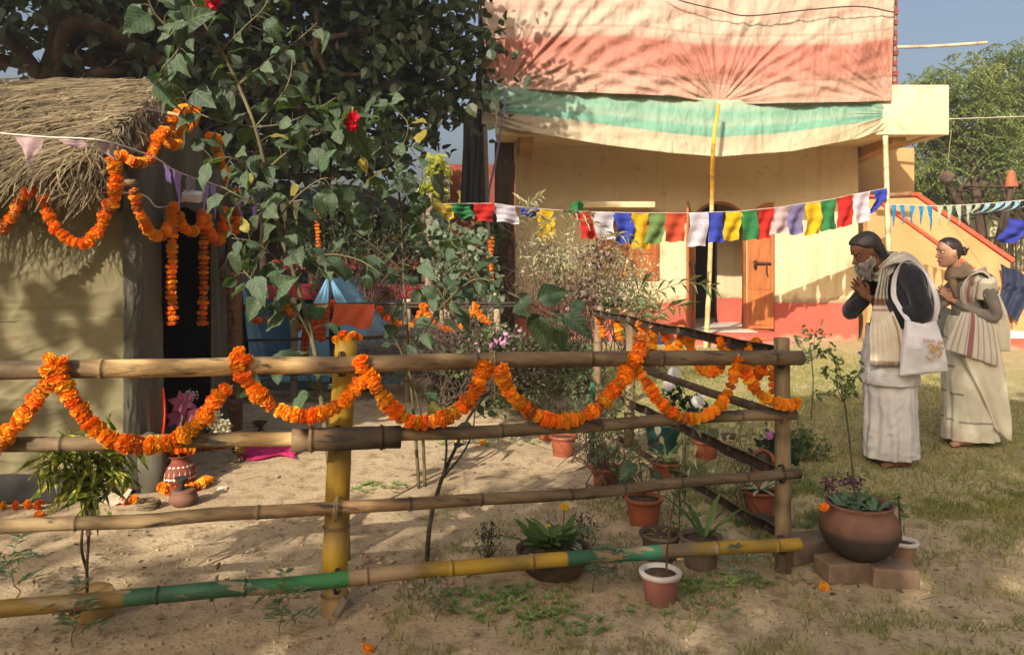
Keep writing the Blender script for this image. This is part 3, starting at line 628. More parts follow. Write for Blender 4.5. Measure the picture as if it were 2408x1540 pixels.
pole('short_pole', [P(2060, 462, 12.6), P(2142, 456, 12.5)], [.045, .043], lambda t: C(128, 92, 66), 'short brown pole end lying on top of the stair wall', (.3,))
def cord(name, pts, r, mat, label, cat='rope', n=8):
    m = MB(); m.tube(spline(pts, n), r, 5); return tag(m.build(name, mat, None), label, cat)
cord('dark_rope', [P(1560, -20, TD - .25), P(1600, 2, TD - .25), P(1690, 24, TD - .26), P(1760, 38, TD - .24), P(1900, 24, TD - .22), P(2020, 16, TD - .2), P(2104, 30, TD - .1)], .010, ropedark, 'dark cord drooping across the top of the striped sheet')
cord('ribbon', [P(1190, 209, TD - .12), P(1180, 290, 11.7), P(1165, 380, 11.75), P(1150, 450, 11.82), P(1146, 500, 11.84)], .018, M('purple_cloth', C(150, 128, 160), C(120, 100, 132), rough=.8, ns=20), 'mauve ribbon tying the sheet down to the left pole', 'ribbon')
cord('washing_line', [P(2108, 283, 12.0), P(2240, 280, 11), P(2420, 274, 9.5), P(2600, 268, 8.5)], .006, white_cord, 'thin white line running from the house to the right')
# ------------------------------------------------------------------ shrine hut
hut = empty('thatched_hut', (-3.2, 5.6, 0), 'small thatched shrine hut walled with khaki canvas and hung with garlands', 'hut')
def canvas_strip(plan, z0, z1, name, mat, amp=.02, nz=110, nu=190, sd=0, flare=.05, seams=()):
    rc = random.Random(sd * 7 + 1); LEN = sum((Vector(b) - Vector(a)).length for a, b in zip(plan, plan[1:])); cre = []
    for q in range(34):                       # tension creases run out from the points where the cloth is tied
        ts, tz = LEN * rc.choice((1.0, 1.0, .97)), rc.choice((z0 + (z1 - z0) * .98, z0 + (z1 - z0) * .5, z0 + .1)); an = rc.gauss(math.pi, .42); l0, l1 = rc.uniform(.02, .5), rc.uniform(.5, 1.6); cre.append((ts + math.cos(an) * l0, tz + math.sin(an) * l0, ts + math.cos(an) * l1, tz + math.sin(an) * l1 - rc.uniform(0, .15), rc.uniform(.009, .018), rc.uniform(.4, 1.0) * rc.choice((1, 1, -.7))))
    CA = np.array(cre)
    def creases(s, z):
        ax, az, bx, bz, wd_, hh = CA.T; dx, dz = bx - ax, bz - az; L2 = dx * dx + dz * dz; t = np.clip(((s - ax) * dx + (z - az) * dz) / L2, 0, 1); dd = np.hypot(s - ax - t * dx, z - az - t * dz); return float(np.sum(hh * np.exp(-(dd / wd_) ** 2) * np.sin(np.pi * np.clip(t * .9 + .1, 0, 1))))
    mb = MB(); pts = resample(spline(plan, 14), .0001 + sum((Vector(b) - Vector(a)).length for a, b in zip(plan, plan[1:])) / nu)
    rows = []
    for j in range(nz + 1):
        v = j / nz; z = lerp(z0, z1, v); row = []
        for i, p in enumerate(pts):
            t = (pts[min(i + 1, len(pts) - 1)] - pts[max(i - 1, 0)]).normalized(); n = Vector((t.y, -t.x, 0))
            s = i / nu * 3
            rid = 1 - abs(noise.noise(Vector((s * 2.2 + z * .9, z * 2.6 - s * .6, sd))))
            rid2 = 1 - abs(noise.noise(Vector((s * 5 - z * 2, z * 5 + s, sd + 3))))
            rid3 = 1 - abs(noise.noise(Vector((s * 3.1 + z * 3.4, z * 1.7 - s * 2.2, sd + 9))))
            q = amp * (1.0 * fbm((s * .8, z * .8, sd + 6), 2) + .30 * rid ** 16 + .2 * rid2 ** 18 + .30 * rid3 ** 18) + flare * (1 - v) ** 3 + .009 * creases(i / nu * LEN, z)
            row.append(p + n * q + Vector((0, 0, z)) + Vector((0, 0, .012 * math.sin(s * 5)) if j in (0, nz) else (0, 0, 0)))
        rows.append(row)
    mb.grid(rows); o = mb.build(name, mat, hut); so = o.modifiers.new('thick', 'SOLIDIFY'); so.thickness = .004; return o
canvas_strip([(-5.2, 4.55, 0), (-4.0, 4.68, 0), (-3.1, 4.78, 0), (-2.50, 4.85, 0), (-2.40, 4.87, 0)], 1.05, 2.12, 'canvas_wall', canvas, .024, sd=1, flare=.0)
canvas_strip([(-5.2, 4.53, 0), (-4.0, 4.655, 0), (-3.1, 4.755, 0), (-2.50, 4.825, 0), (-2.42, 4.84, 0)], .0, 1.10, 'canvas_wall', canvas, .020, sd=7, flare=.03)
canvas_strip([(-2.44, 4.80, 0), (-2.375, 4.845, 0), (-2.35, 4.93, 0), (-2.325, 5.08, 0)], .02, 2.1, 'canvas_wall', canvas_shade_grey, .018, nu=40, sd=12, flare=.03)
# bulge at the foot of the corner
m = MB(); m.ell(P(350, 1095, 4.90), (.11, .08, .22), 20, 14); m.build('canvas_bundle', canvas_shade_grey, hut)
# dark strip of plastic along the foot of the wall
m = MB(); rows = [[Vector((x, 4.44 + .128 * (x + 5.2) * .9 + .02 * fbm((x * 3, j, 0), 2) - .04 * j, .16 - .075 * j + .012 * fbm((x * 4, j, 1), 2))) for x in np.linspace(-5.2, -2.75, 40)] for j in range(3)]
m.grid(rows, flip=True); m.build('plastic_strip', blackcloth, hut)
# unseen walls added in black to keep light out of the hut
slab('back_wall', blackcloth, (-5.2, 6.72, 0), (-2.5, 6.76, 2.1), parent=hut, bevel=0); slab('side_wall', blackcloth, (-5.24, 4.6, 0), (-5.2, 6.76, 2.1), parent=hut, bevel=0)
slab('added_inner_wall', blackcloth, (-3.15, 4.98, 0), (-3.1, 6.7, 2.0), parent=hut, bevel=0)
# right jamb curtain
m = MB(); rows = [[Vector((-2.47 + .035 * math.sin(u * 17 + z) + .02 * (2 - z), 6.16 + .42 * u, z)) for u in np.linspace(0, 1, 24)] for z in np.linspace(.02, 2.0, 30)]
m.grid(rows); m.build('door_curtain', canvas_shade_grey, hut)
# gable canvas above the doorway
m = MB(); rows = []
for v in np.linspace(0, 1, 24):
    rows.append([Vector((-2.47 + .05 * math.sin(y * 13 + 2 * fbm((y * 2, v, 0), 2)) * (1 - .5 * v) + .02 * math.sin(y * 31), y, lerp(1.80 + .06 * math.sin(y * 9), max(1.85, 2.70 - .60 * abs(y - 5.75)), v))) for y in np.linspace(4.82, 6.75, 60)])
m.grid(rows); m.build('gable_canvas', canvas_shade_grey, hut)
# thatch: base slabs + straw
EV, RG = Vector((0, 4.46, 2.02)), Vector((0, 5.75, 2.74)); BK = Vector((0, 7.15, 1.95))
def roof_slab(a, b, name):
    m = MB(); rows = []
    for v in np.linspace(0, 1, 14):
        p = a + (b - a) * v; rows.append([Vector((x, p.y, p.z + .05 * math.sin(math.pi * v) + .025 * fbm((x * 2.4, v * 5, 0), 3))) for x in np.linspace(-5.3, lerp(-2.52, -2.62, v), 30)])
    m.grid(rows, flip=(b.y < a.y)); o = m.build(name, strawbase, thatch); s = o.modifiers.new('t', 'SOLIDIFY'); s.thickness = .13; s.offset = -1
thatch = empty('thatch_roof', (0, 0, 0)); thatch.parent = hut; thatch.matrix_parent_inverse = wmat(hut).inverted()
roof_slab(EV, RG, 'roof_slope'); roof_slab(BK, RG, 'roof_slope')
mb = MB(); up = Vector((0, -.5, .86)).normalized(); down = (EV - RG).normalized()
def straw_strand(p, d, L, wd, droop, n=4):
    side = d.cross(up); side = side.normalized() if side.length > 1e-5 else Vector((1, 0, 0))
    q = p.copy(); a = []; b = []; dd = d.copy(); cv = Vector((random.gauss(0, .22), 0, 0)); ph = random.random()
    for i in range(n + 1):
        k = wd * (1 - .5 * i / n); tw = side * math.cos(ph) + up * math.sin(ph)
        a.append(mb.vert(q + tw * k)); b.append(mb.vert(q - tw * k))
        q = q + dd * (L / n); dd = (dd + Vector((0, 0, -droop)) + cv).normalized()
    for i in range(n): mb.f.append((a[i], a[i + 1], b[i + 1], b[i]))
for q in range(8600):
    v = random.random(); x = random.uniform(-4.5, -2.44)
    if random.random() < .4: v = random.choice((.02, .42, .97)) + random.gauss(0, .045)
    v = max(-.02, min(1.03, v)); p = EV + (RG - EV) * v; p.x = x - .1 * max(0, v - .5) * 2 * sstep(-2.8, -2.44, x)
    swirl = .9 * fbm((x * 1.1, v * 2.2, 4), 3) - .38 - .55 * sstep(-3.0, -2.45, x)
    d = (down + Vector((swirl * 1.3 + random.gauss(0, .42), 0, 0)) + up * random.uniform(-.05, .42)).normalized()
    p += up * (.03 + .05 * math.sin(math.pi * min(1, max(0, v))) + random.random() * .05)
    straw_strand(p, d, random.uniform(.16, .55), random.uniform(.0022, .0062), random.uniform(.03, .34) + (.12 if v < .1 else 0))
for q in range(2600):                        # ragged verge: straw wraps over the end of the roof
    v = random.random() ** .9; p = EV + (RG - EV) * v; p.x = lerp(-2.47, -2.57, v) + random.uniform(-.05, .06); p.z += random.uniform(-.13, .10); p.y += random.uniform(-.04, .04)
    straw_strand(p, (down * .8 + Vector((random.gauss(-.15, .45), random.gauss(0, .2), random.gauss(-.35, .25)))).normalized(), random.uniform(.10, .32), random.uniform(.0025, .0052), .12)
for q in range(620):                         # loose ends hanging off the eave and verge
    x = random.choice((random.uniform(-4.4, -2.4), random.gauss(-2.62, .12)))
    p = EV + Vector((min(x, -2.36), random.uniform(-.02, .12), random.uniform(-.10, .05))); d = Vector((random.gauss(-.38, .3), random.gauss(-.25, .15), -1)).normalized()
    straw_strand(p, d, random.uniform(.08, .24), random.uniform(.0025, .0048), .05)
o = mb.build('straw', straw, thatch, smooth=False); o['kind'] = 'stuff'
culm([P(-80, 212, 5.35), P(120, 222, 5.3), P(260, 242, 5.22), P(400, 268, 5.12)], .014, lambda t: C(58, 48, 42), [.3, .6]).build('batten', bamboo, thatch)
culm([P(395, 266, 5.1), P(465, 283, 5.1)], .011, lambda t: C(170, 140, 100), [.5]).build('purlin_end', bamboo, thatch)
culm([(-4.6, 4.5, 1.9), (-2.25, 4.58, 1.93)], .022, lambda t: C(150, 124, 90), [.2, .5, .8]).build('eave_pole', bamboo, hut)
culm([(-2.38, 4.45, 1.97), (-2.44, 5.2, 2.33), (-2.5, 5.75, 2.70)], .018, lambda t: C(150, 124, 90), [.5]).build('verge_pole', bamboo, hut)
culm([P(100, 458, 4.5), P(320, 455, 4.62), P(375, 487, 5.0), P(460, 470, 5.8), P(545, 492, 6.6)], .004, lambda t: C(220, 200, 190), []).build('garland_string', white_cord, hut)
# ------------------------------------------------------------------ carved post and lattice shade
def carved_post():
    g = G(543, 1010); m = MB(); rows = []; H = 1.36; n = 56
    for j in range(121):
        z = H * j / 120; r0 = .094 + .006 * math.sin(z * 5); row = []
        for i in range(n):
            a = 2 * math.pi * i / n; r = r0; fa = (a - R(-62)); fa = (fa + math.pi) % (2 * math.pi) - math.pi      # carved side faces the yard
            zz = z
            if abs(fa) < 1.5:
                e = 1 - (fa / 1.5) ** 2
                def bump(z_, a_, sz, sa, h): return h * math.exp(-((zz - z_) / sz) ** 2 - ((fa - a_) / sa) ** 2)
                r += e * (bump(.98, .15, .05, .16, .030) + bump(1.05, .32, .018, .25, .012) + bump(1.05, -.05, .018, .2, .012) - bump(1.02, .35, .018, .16, .014) - bump(1.02, -.05, .018, .14, .012) + bump(.885, .15, .016, .22, .016) - bump(.90, .15, .008, .22, .010) + bump(.82, .15, .03, .2, .012) + bump(1.14, .2, .05, .5, .012))
                r += .010 * e * sstep(-.2, -.6, fa) * math.sin(zz * 95) * (1 if .55 < zz < 1.3 else 0)                  # hair strokes
                for zc in (.62, .66, .70, .20, .26, .32): r += .009 * math.exp(-((zz - zc - .12 * fa * fa + .05 * fa) / .011) ** 2)
                q = math.hypot((zz - .48) / .10, (fa - .2) / .55); r += .014 * math.exp(-((q - 1) / .14) ** 2) + .010 * math.exp(-((q - .5) / .14) ** 2)
                q = math.hypot((zz - .36) / .07, (fa - .1) / .45); r -= .012 * math.exp(-((q - 1) / .2) ** 2)
            row.append(g + Vector((math.cos(a) * r, math.sin(a) * r, z - .02)))
        rows.append(row)
    m.grid(rows, closed=True); b = len(m.v) - n; m.f.append(tuple(b + i for i in range(n)))
    return tag(m.build('carved_post', M('carved_wood', C(128, 84, 54), C(86, 54, 36), rough=.5, ns=5, stretch=(1, 1, .3), bump=.2, bs=40, spec=.4), None), 'brown wooden post carved with a figure beside the hut doorway', 'post')
carved_post()
lat = empty('lattice_shade', P(546, 650, 6.5), 'triangular cane lattice shade set on top of the carved post', 'lattice')
ap_ = P(552, 574, 6.52); bl = P(497, 660, 6.35); br = P(594, 640, 6.4); bb = P(552, 645, 6.75)
fm = MB()
for a, b in ((ap_, bl), (ap_, br), (bl, br), (ap_, bb), (bl, bb), (br, bb)): fm.tube([a, b], .007, 6)
fm.build('frame', darkwood, lat)
lm = MB()
for (A, B, Cc) in ((ap_, bl, br), (ap_, bb, br), (ap_, bl, bb)):
    for k_ in np.linspace(.08, .92, 10):
        lm.tube([A.lerp(B, k_), B.lerp(Cc, k_)], .0035, 4); lm.tube([A.lerp(Cc, k_), Cc.lerp(B, k_)], .0035, 4); 
lm.build('lattice', M('cane', C(170, 144, 104), C(130, 104, 72), rough=.7, ns=20), lat)
# ------------------------------------------------------------------ marigold blooms and garlands
def bloom_mesh(sd, flat=.62, mat=None, layers=5, npet=15, r=1.0):
    """pom-pom of ruffled petals, unit radius across x/y, axis z"""
    rn = random.Random(sd); mb = MB()
    mb.ell((0, 0, 0), (.74 * r, .74 * r, .74 * flat * r), 9, 6)
    for l in range(-layers + 1, layers):
        el = l / layers * 1.25; n = max(4, int(npet * math.cos(el) + 2)); off = rn.random() * 6
        for q in range(n):
            a = off + 2 * math.pi * q / n + rn.gauss(0, .12); e = el + rn.gauss(0, .12)
            d = Vector((math.cos(e) * math.cos(a), math.cos(e) * math.sin(a), math.sin(e) * flat)); R_ = r * rn.uniform(.90, 1.06)
            s_ = Vector((-math.sin(a), math.cos(a), rn.gauss(0, .35))).normalized() * r * rn.uniform(.20, .30); uu = s_.cross(d).normalized() * r * rn.uniform(-.16, .16)
            b0 = d * .45 * r; tip = d * R_
            i = [mb.vert(b0 - s_ * .4), mb.vert(b0 + s_ * .4), mb.vert(tip * .9 + s_ + uu), mb.vert(tip + uu * .2), mb.vert(tip * .92 - s_ - uu)]
            mb.face(i[0], i[1], i[2], i[3]); mb.face(i[0], i[3], i[4])
    return mb.mesh(mat, False, 'marigold')
BL = [bloom_mesh(k_, .66, marig[0 if k_ % 3 else 1]) for k_ in range(6)]
BLX = [bloom_mesh(40, .66, MATS['marigold_yellow']), bloom_mesh(41, .6, MATS['marigold_wilted'], 4, 11), bloom_mesh(42, .55, MATS['marigold_wilted'], 4, 9)]
BLS = [bloom_mesh(20 + k_, .5, marig[0], 4, 9) for k_ in range(4)]
thread = M('thread', C(214, 190, 140), rough=.9)
GN_ = 0
def garland(path, label, r=.036, gap=.033, group=None, flat=None, meshes=None, jitter=.18, n=8, thick=True):
    """path: list of world points; every bloom is its own part, strung on a thread"""
    r *= 1.03; gap *= 1.0
    pts = spline(path, n); g = empty('marigold_garland', pts[0], label, 'garland', group)
    m = MB(); m.tube(pts, .0025, 5); m.build('thread', thread, g)
    sp = resample(pts, gap); inv = Matrix.Translation(-Vector(pts[0]))
    for i, p in enumerate(sp):
        t = (sp[min(i + 1, len(sp) - 1)] - sp[max(i - 1, 0)]); t = t.normalized() if t.length > 1e-6 else Vector((0, 0, -1))
        q = t.to_track_quat('Z', 'Y') @ Quaternion((0, 0, 1), random.random() * 6.28) @ Quaternion((1, 0, 0), random.gauss(0, jitter))
        s_ = r * random.uniform(.80, 1.15)
        o = link('marigold', random.choice(meshes or BL) if random.random() > .08 else random.choice(BLX), g); o.matrix_basis = inv @ Matrix.LocRotScale(p + Vector((random.gauss(0, r * .08), random.gauss(0, r * .08), 0)), q, (s_, s_, s_ * random.uniform(.85, 1.15)))
    return g
def gpx(pts, off, df=FD): return [P(x, y, df(x) - off) for x, y in pts]
FG = 'marigold garlands on the front fence'
garland(gpx([(-60, 1085), (0, 1040), (50, 985), (92, 930), (122, 893)], .13), 'marigold garland rising from the left picture edge to the top rail', group=FG)
garland(gpx([(128, 890), (120, 866), (126, 846), (142, 850), (142, 872), (150, 900), (170, 940), (205, 985), (250, 1028), (310, 1045), (368, 1045), (425, 1028), (470, 990), (505, 945), (530, 915), (548, 906)], .135), 'marigold swag on the front fence before the khaki canvas wall', group=FG)
garland(gpx([(556, 832), (572, 848), (566, 872), (585, 900), (605, 925), (650, 962), (700, 977), (752, 974), (800, 950), (835, 915), (853, 892)], .13), 'marigold swag on the front fence passing before the yellow post', group=FG)
garland(gpx([(846, 848), (858, 872), (872, 890), (890, 922), (930, 968), (975, 993), (1030, 988), (1080, 963), (1118, 915), (1138, 870), (1142, 852)], .13), 'marigold swag on the front fence right of the yellow post', group=FG)
garland(gpx([(1176, 870), (1200, 920), (1240, 963), (1290, 987), (1340, 988), (1390, 970), (1430, 935), (1465, 890), (1488, 855), (1503, 828), (1506, 800), (1502, 780)], .13), 'marigold swag from the rope lashing up to the dark side post', group=FG)
garland(gpx([(1496, 852), (1508, 880), (1525, 908), (1562, 955), (1610, 982), (1660, 978), (1700, 945), (1722, 895), (1734, 860), (1738, 832)], .13), 'marigold swag on the front fence below the white chrysanthemums', r=.029, gap=.032, group=FG)
garland(gpx([(1748, 866), (1770, 905), (1800, 935), (1838, 950), (1872, 953), (1874, 940)], .13), 'short marigold swag ending at the right corner post', r=.028, gap=.031, group=FG)
SG = 'marigold garlands on the side fence'
def sp_(x, y, Y): return P(x, y, Y)
garland([P(1503, 760, 5.7), P(1512, 775, 5.7), P(1514, 805, 5.7), P(1506, 828, 5.68)], 'short marigold strand hanging at the side fence post', r=.034, gap=.036, group=SG)
garland([P(1537, 772, 5.45), P(1537, 800, 5.4), P(1530, 830, 5.35), P(1522, 845, 5.3)], 'marigold strand hanging from side fence before the blue bucket', r=.034, gap=.037, group=SG)
garland([P(1560, 775, 5.3), P(1567, 800, 5.25), P(1578, 822, 5.2), P(1592, 820, 5.1), P(1600, 795, 5.05), P(1603, 772, 5.0)], 'marigold loop on the side fence left of the door step', r=.034, gap=.037, group=SG)
garland([P(1612, 778, 4.95), P(1622, 800, 4.9), P(1628, 830, 4.8), P(1650, 868, 4.7), P(1680, 872, 4.55), P(1705, 845, 4.45), P(1717, 812, 4.35)], 'marigold loop on the side fence in front of the door step', r=.034, gap=.036, group=SG)
garland([P(1698, 800, 4.3), P(1700, 815, 4.28), P(1722, 822, 4.2), P(1740, 812, 4.18)], 'small marigold bunch on the side fence top rail', r=.032, gap=.034, group=SG)
garland([P(1780, 803, 4.0), P(1765, 825, 3.97), P(1766, 855, 3.95), P(1780, 880, 3.92), P(1792, 870, 3.9), P(1800, 830, 3.88)], 'marigold loop on the side fence near the corner post', r=.031, gap=.034, group=SG)
garland([P(1812, 820, 3.85), P(1816, 860, 3.84), P(1818, 900, 3.83), P(1819, 925, 3.82)], 'marigold strand hanging just left of the corner post', r=.024, gap=.030, group=SG)
garland([P(1405, 740, 6.9), P(1412, 765, 6.9), P(1420, 795, 6.9)], 'dark marigold strand under the leafy bush at the side fence end', r=.034, gap=.038, group=SG)
garland([P(1450, 755, 6.3), P(1453, 780, 6.3), P(1458, 800, 6.3)], 'short marigold strand left of the side fence post', r=.032, gap=.036, group=SG)
BG = 'marigold garlands on the back fence'
D2 = DB - .08
garland([P(598, 755, D2), P(635, 748, D2), P(660, 728, D2), P(672, 714, D2)], 'marigold garland on the back fence left of the orange cloths', r=.036, gap=.038, group=BG)
garland([P(676, 720, D2), P(690, 752, D2), P(708, 775, D2)], 'marigold strand slanting down beside the orange striped cloth', r=.036, gap=.038, group=BG)
garland([P(782, 710, D2), P(772, 730, D2), P(768, 755, D2)], 'marigold strand between the two orange cloths', r=.036, gap=.038, group=BG)
garland([P(892, 725, D2), P(912, 748, D2), P(945, 765, D2)], 'short marigold strand right of the orange cloth', r=.036, gap=.038, group=BG)
garland([P(968, 765, D2), P(986, 742, D2), P(996, 712, D2), P(1006, 742, D2), P(1030, 768, D2), P(1062, 776, D2), P(1092, 762, D2), P(1110, 730, D2), P(1118, 716, D2), P(1130, 745, D2), P(1158, 762, D2)], 'marigold swag at the right end of the back fence', r=.036, gap=.038, group=BG)
garland([P(745, 472, 7.9), P(747, 540, 7.9), P(752, 630, 7.9)], 'long marigold strand hanging before the dark hut behind', r=.030, gap=.036, meshes=BLS, jitter=.08)
garland([P(1155, 560, 10), P(1152, 620, 10), P(1155, 690, 10)], 'marigold strand hanging near the vine covered porch post', r=.045, gap=.05, meshes=BLS, jitter=.08)
HG = 'marigold garlands on the shrine hut'
hd = lambda x: interp(x, [-50, 250, 300, 375, 410, 480, 560], [4.42, 4.46, 4.58, 4.95, 5.2, 5.9, 6.75])
def hpx(pts, off=.05): return [P(x, y, hd(x) - off) for x, y in pts]
garland(hpx([(-50, 570), (-10, 548), (25, 515), (45, 478), (62, 452), (85, 448)]), 'marigold swag under the thatch at the left picture edge', r=.038, gap=.037, group=HG)
garland(hpx([(104, 468), (112, 500), (130, 535), (160, 562), (192, 574), (215, 562), (238, 530), (252, 495), (262, 470)]), 'deep marigold swag under the front eave of the thatch', r=.037, gap=.036, group=HG)
garland(hpx([(268, 482), (270, 440), (270, 410), (268, 372), (292, 366)], .1), 'thick marigold strand hanging at the eave corner', r=.040, gap=.037, group=HG)
vd = lambda x: interp(x, [260, 400, 445, 560], [4.42, 5.25, 5.7, 6.75])
garland([P(x, y, vd(x) - .05) for x, y in [(305, 376), (325, 384), (348, 376), (362, 350), (372, 322), (388, 308), (400, 318)]], 'marigold garland looped along the lower roof verge', r=.036, gap=.036, group=HG)
garland([P(x, y, vd(x) - .05) for x, y in [(396, 335), (412, 342), (424, 325), (412, 300), (408, 275), (420, 262), (440, 256)]], 'marigold garland looped at the roof ridge end', r=.036, gap=.037, group=HG)
garland([P(x, y, vd(x) - .05) for x, y in [(440, 300), (455, 285), (462, 262), (468, 235)]], 'marigold strand at the ridge tip behind the big leaf', r=.036, gap=.04, group=HG)
garland([P(x, y, vd(x) - .05) for x, y in [(490, 320), (512, 328), (510, 350), (518, 380), (530, 405), (538, 425)]], 'marigold strand on the far roof verge', r=.038, gap=.038, group=HG)
garland(hpx([(315, 450), (325, 495), (348, 540), (375, 556), (395, 535), (404, 500), (410, 478)], .08), 'marigold swag over the near door jamb', r=.036, gap=.033, group=HG, meshes=BLS)
garland(hpx([(414, 490), (428, 530), (452, 545), (470, 525), (478, 500)], .08), 'marigold swag over the middle of the dark doorway', r=.038, gap=.035, group=HG, meshes=BLS)
garland(hpx([(486, 510), (496, 550), (512, 568), (522, 545), (528, 495), (538, 520), (538, 545)], .08), 'marigold swag over the far door jamb', r=.040, gap=.036, group=HG, meshes=BLS)
garland(hpx([(406, 495), (404, 600), (404, 766)], .08), 'straight marigold strand in the dark doorway, nearer one', r=.037, gap=.034, group=HG, meshes=BLS, jitter=.06)
garland(hpx([(479, 500), (479, 620), (477, 768)], .08), 'straight marigold strand in the dark doorway, farther one', r=.040, gap=.038, group=HG, meshes=BLS, jitter=.06)
garland(hpx([(557, 448), (556, 500), (553, 550)], .08), 'short hanging marigold strand by the far hut corner', r=.042, gap=.04, group=HG, meshes=BLS, jitter=.06)
# ------------------------------------------------------------------ foliage engine
TPL = {
 'heart': ([(0, 0, 0), (.06, .30, .06), (.38, .50, .10), (.74, .24, .04), (1.0, 0, -.10), (.74, -.24, .04), (.38, -.50, .10), (.06, -.30, .06), (.45, 0, 0)],
           [(0, 8, 2, 1), (8, 4, 3, 2), (0, 7, 6, 8), (8, 6, 5, 4)]),
 'lance': ([(0, 0, 0), (.45, .5, .12), (1, 0, -.12), (.45, -.5, .12)], [(0, 2, 1), (0, 3, 2)]),
 'oval':  ([(0, 0, 0), (.3, .46, .1), (.72, .40, .06), (1, 0, -.06), (.72, -.40, .06), (.3, -.46, .1)], [(0, 3, 2, 1), (0, 5, 4, 3)]),
 'blade': ([(0, .5, 0), (0, -.5, 0), (.5, .4, .0), (.5, -.4, .0), (1, 0, 0)], [(0, 1, 3, 2), (2, 3, 4)]),
}
def scatter(name, mat, pos, dirs, nrm, ln, wd, tpl='lance', parent=None, kind=None, world=True):
    """one mesh of many leaf faces (numpy)"""
    T, Fc = TPL[tpl]; T = np.array(T, np.float64); pos = np.asarray(pos, float); n = len(pos)
    d = np.asarray(dirs, float); d /= np.linalg.norm(d, axis=1, keepdims=True) + 1e-9
    s = np.cross(nrm, d); s /= np.linalg.norm(s, axis=1, keepdims=True) + 1e-9; nn = np.cross(d, s)
    ln = np.broadcast_to(ln, (n,))[:, None, None]; wd = np.broadcast_to(wd, (n,))[:, None, None]
    v = pos[:, None, :] + d[:, None, :] * T[None, :, 0:1] * ln + s[:, None, :] * T[None, :, 1:2] * wd + nn[:, None, :] * T[None, :, 2:3] * ln
    v = v.reshape(-1, 3); k = len(T)
    lo = np.concatenate([np.array(f) for f in Fc]); st = np.cumsum([0] + [len(f) for f in Fc])[:-1]; per = len(lo)
    loops = (lo[None, :] + (np.arange(n) * k)[:, None]).ravel(); starts = (st[None, :] + (np.arange(n) * per)[:, None]).ravel()
    me = bpy.data.meshes.new(name); me.vertices.add(len(v)); me.vertices.foreach_set('co', v.ravel().astype(np.float32))
    me.loops.add(len(loops)); me.loops.foreach_set('vertex_index', loops.astype(np.int32))
    me.polygons.add(len(starts)); me.polygons.foreach_set('loop_start', starts.astype(np.int32))
    me.update(calc_edges=True); me.materials.append(mat)
    me.polygons.foreach_set('use_smooth', np.zeros(len(me.polygons), bool))
    o = link(name, me, parent)
    if parent is not None and world: o.matrix_parent_inverse = wmat(parent).inverted()
    if kind: o['kind'] = kind
    return o
def rdirs(n, down=.3, up=0): 
    d = RNG.normal(size=(n, 3)); d /= np.linalg.norm(d, axis=1, keepdims=True); d[:, 2] -= down; return d
def blob_pts(blobs, n, shell=.45, clump=0, csize=.25):
    """points in a union of ellipsoids (cx,cy,cz,rx,ry,rz), denser to the outside, gathered in clumps"""
    w_ = np.array([b[3] * b[4] * b[5] for b in blobs]) ** .7; w_ /= w_.sum(); B = np.array(blobs)
    def take(m):
        i = RNG.choice(len(blobs), m, p=w_); d = RNG.normal(size=(m, 3)); d /= np.linalg.norm(d, axis=1, keepdims=True)
        r = RNG.random(m) ** shell; return B[i, :3] + d * r[:, None] * B[i, 3:]
    if clump:
        c = take(clump); i = RNG.integers(0, clump, n); return c[i] + RNG.normal(size=(n, 3)) * csize * np.array([1, 1, .7])
    return take(n)
def twigs(name, mat, segs, parent, kind=None, seg=5):
    m = MB()
    for pts, r0, r1 in segs: m.tube(pts, list(np.linspace(r0, r1, len(pts))), seg, caps=False)
    o = m.build(name, mat, parent)
    if kind: o['kind'] = kind
    return o
def rpath(a, b, wob, n=5):
    a = Vector(a); b = Vector(b); L = (b - a).length
    return spline([a + (b - a) * (i / n) + (Vector((random.gauss(0, 1), random.gauss(0, 1), random.gauss(0, 1))) * wob * L if 0 < i < n else Vector((0, 0, 0))) for i in range(n + 1)], 4)
def tree(name, base, top, r, blobs, nleaf, lsize, mat, label, tpl='heart', clump=0, csize=.3, down=.5, nb=14, trunkmat=None, group=None, trunk_path=None, wd=.75, shell=.45, forks=2):
    t = empty(name, base, label, 'tree', group)
    tp = trunk_path or [Vector(base) - Vector((0, 0, .1)), Vector(base).lerp(Vector(top), .5) + Vector((random.gauss(0, .08), random.gauss(0, .08), 0)), Vector(top)]
    pts = spline(tp, 8); m = MB(); rr = [r * (1.25 if i == 0 else 1) * (1 - .5 * i / len(pts)) * (1 + .08 * math.sin(i * 1.9)) for i in range(len(pts))]; m.tube(pts, rr, 14, jit=.06); m.build('trunk', trunkmat or barkm, t)
    segs = []; B = list(blobs)
    for q in range(nb):
        b = B[q % len(B)]; e = Vector((b[0], b[1], b[2])) + Vector((random.uniform(-.7, .7) * b[3], random.uniform(-.7, .7) * b[4], random.uniform(-.6, .7) * b[5])); st_ = pts[int(len(pts) * random.uniform(.55, .98)) - 1]
        p = rpath(st_, e, .08); segs.append((p, r * .33, r * .06))
        for k_ in range(forks):
            f = p[int(len(p) * random.uniform(.4, .9))]; segs.append((rpath(f, f + Vector((random.gauss(0, .5), random.gauss(0, .5), random.gauss(.1, .4))) * max(b[3:]) * .6, .1), r * .12, r * .03))
    twigs('branch', trunkmat or barkm, segs, t)
    p = blob_pts(blobs, nleaf, shell, clump, csize); n = len(p)
    sz = lsize * RNG.uniform(.7, 1.25, n)
    scatter('crown', mat, p, rdirs(n, down), rdirs(n, -.9), sz, sz * wd, tpl, t, 'stuff')
    return t
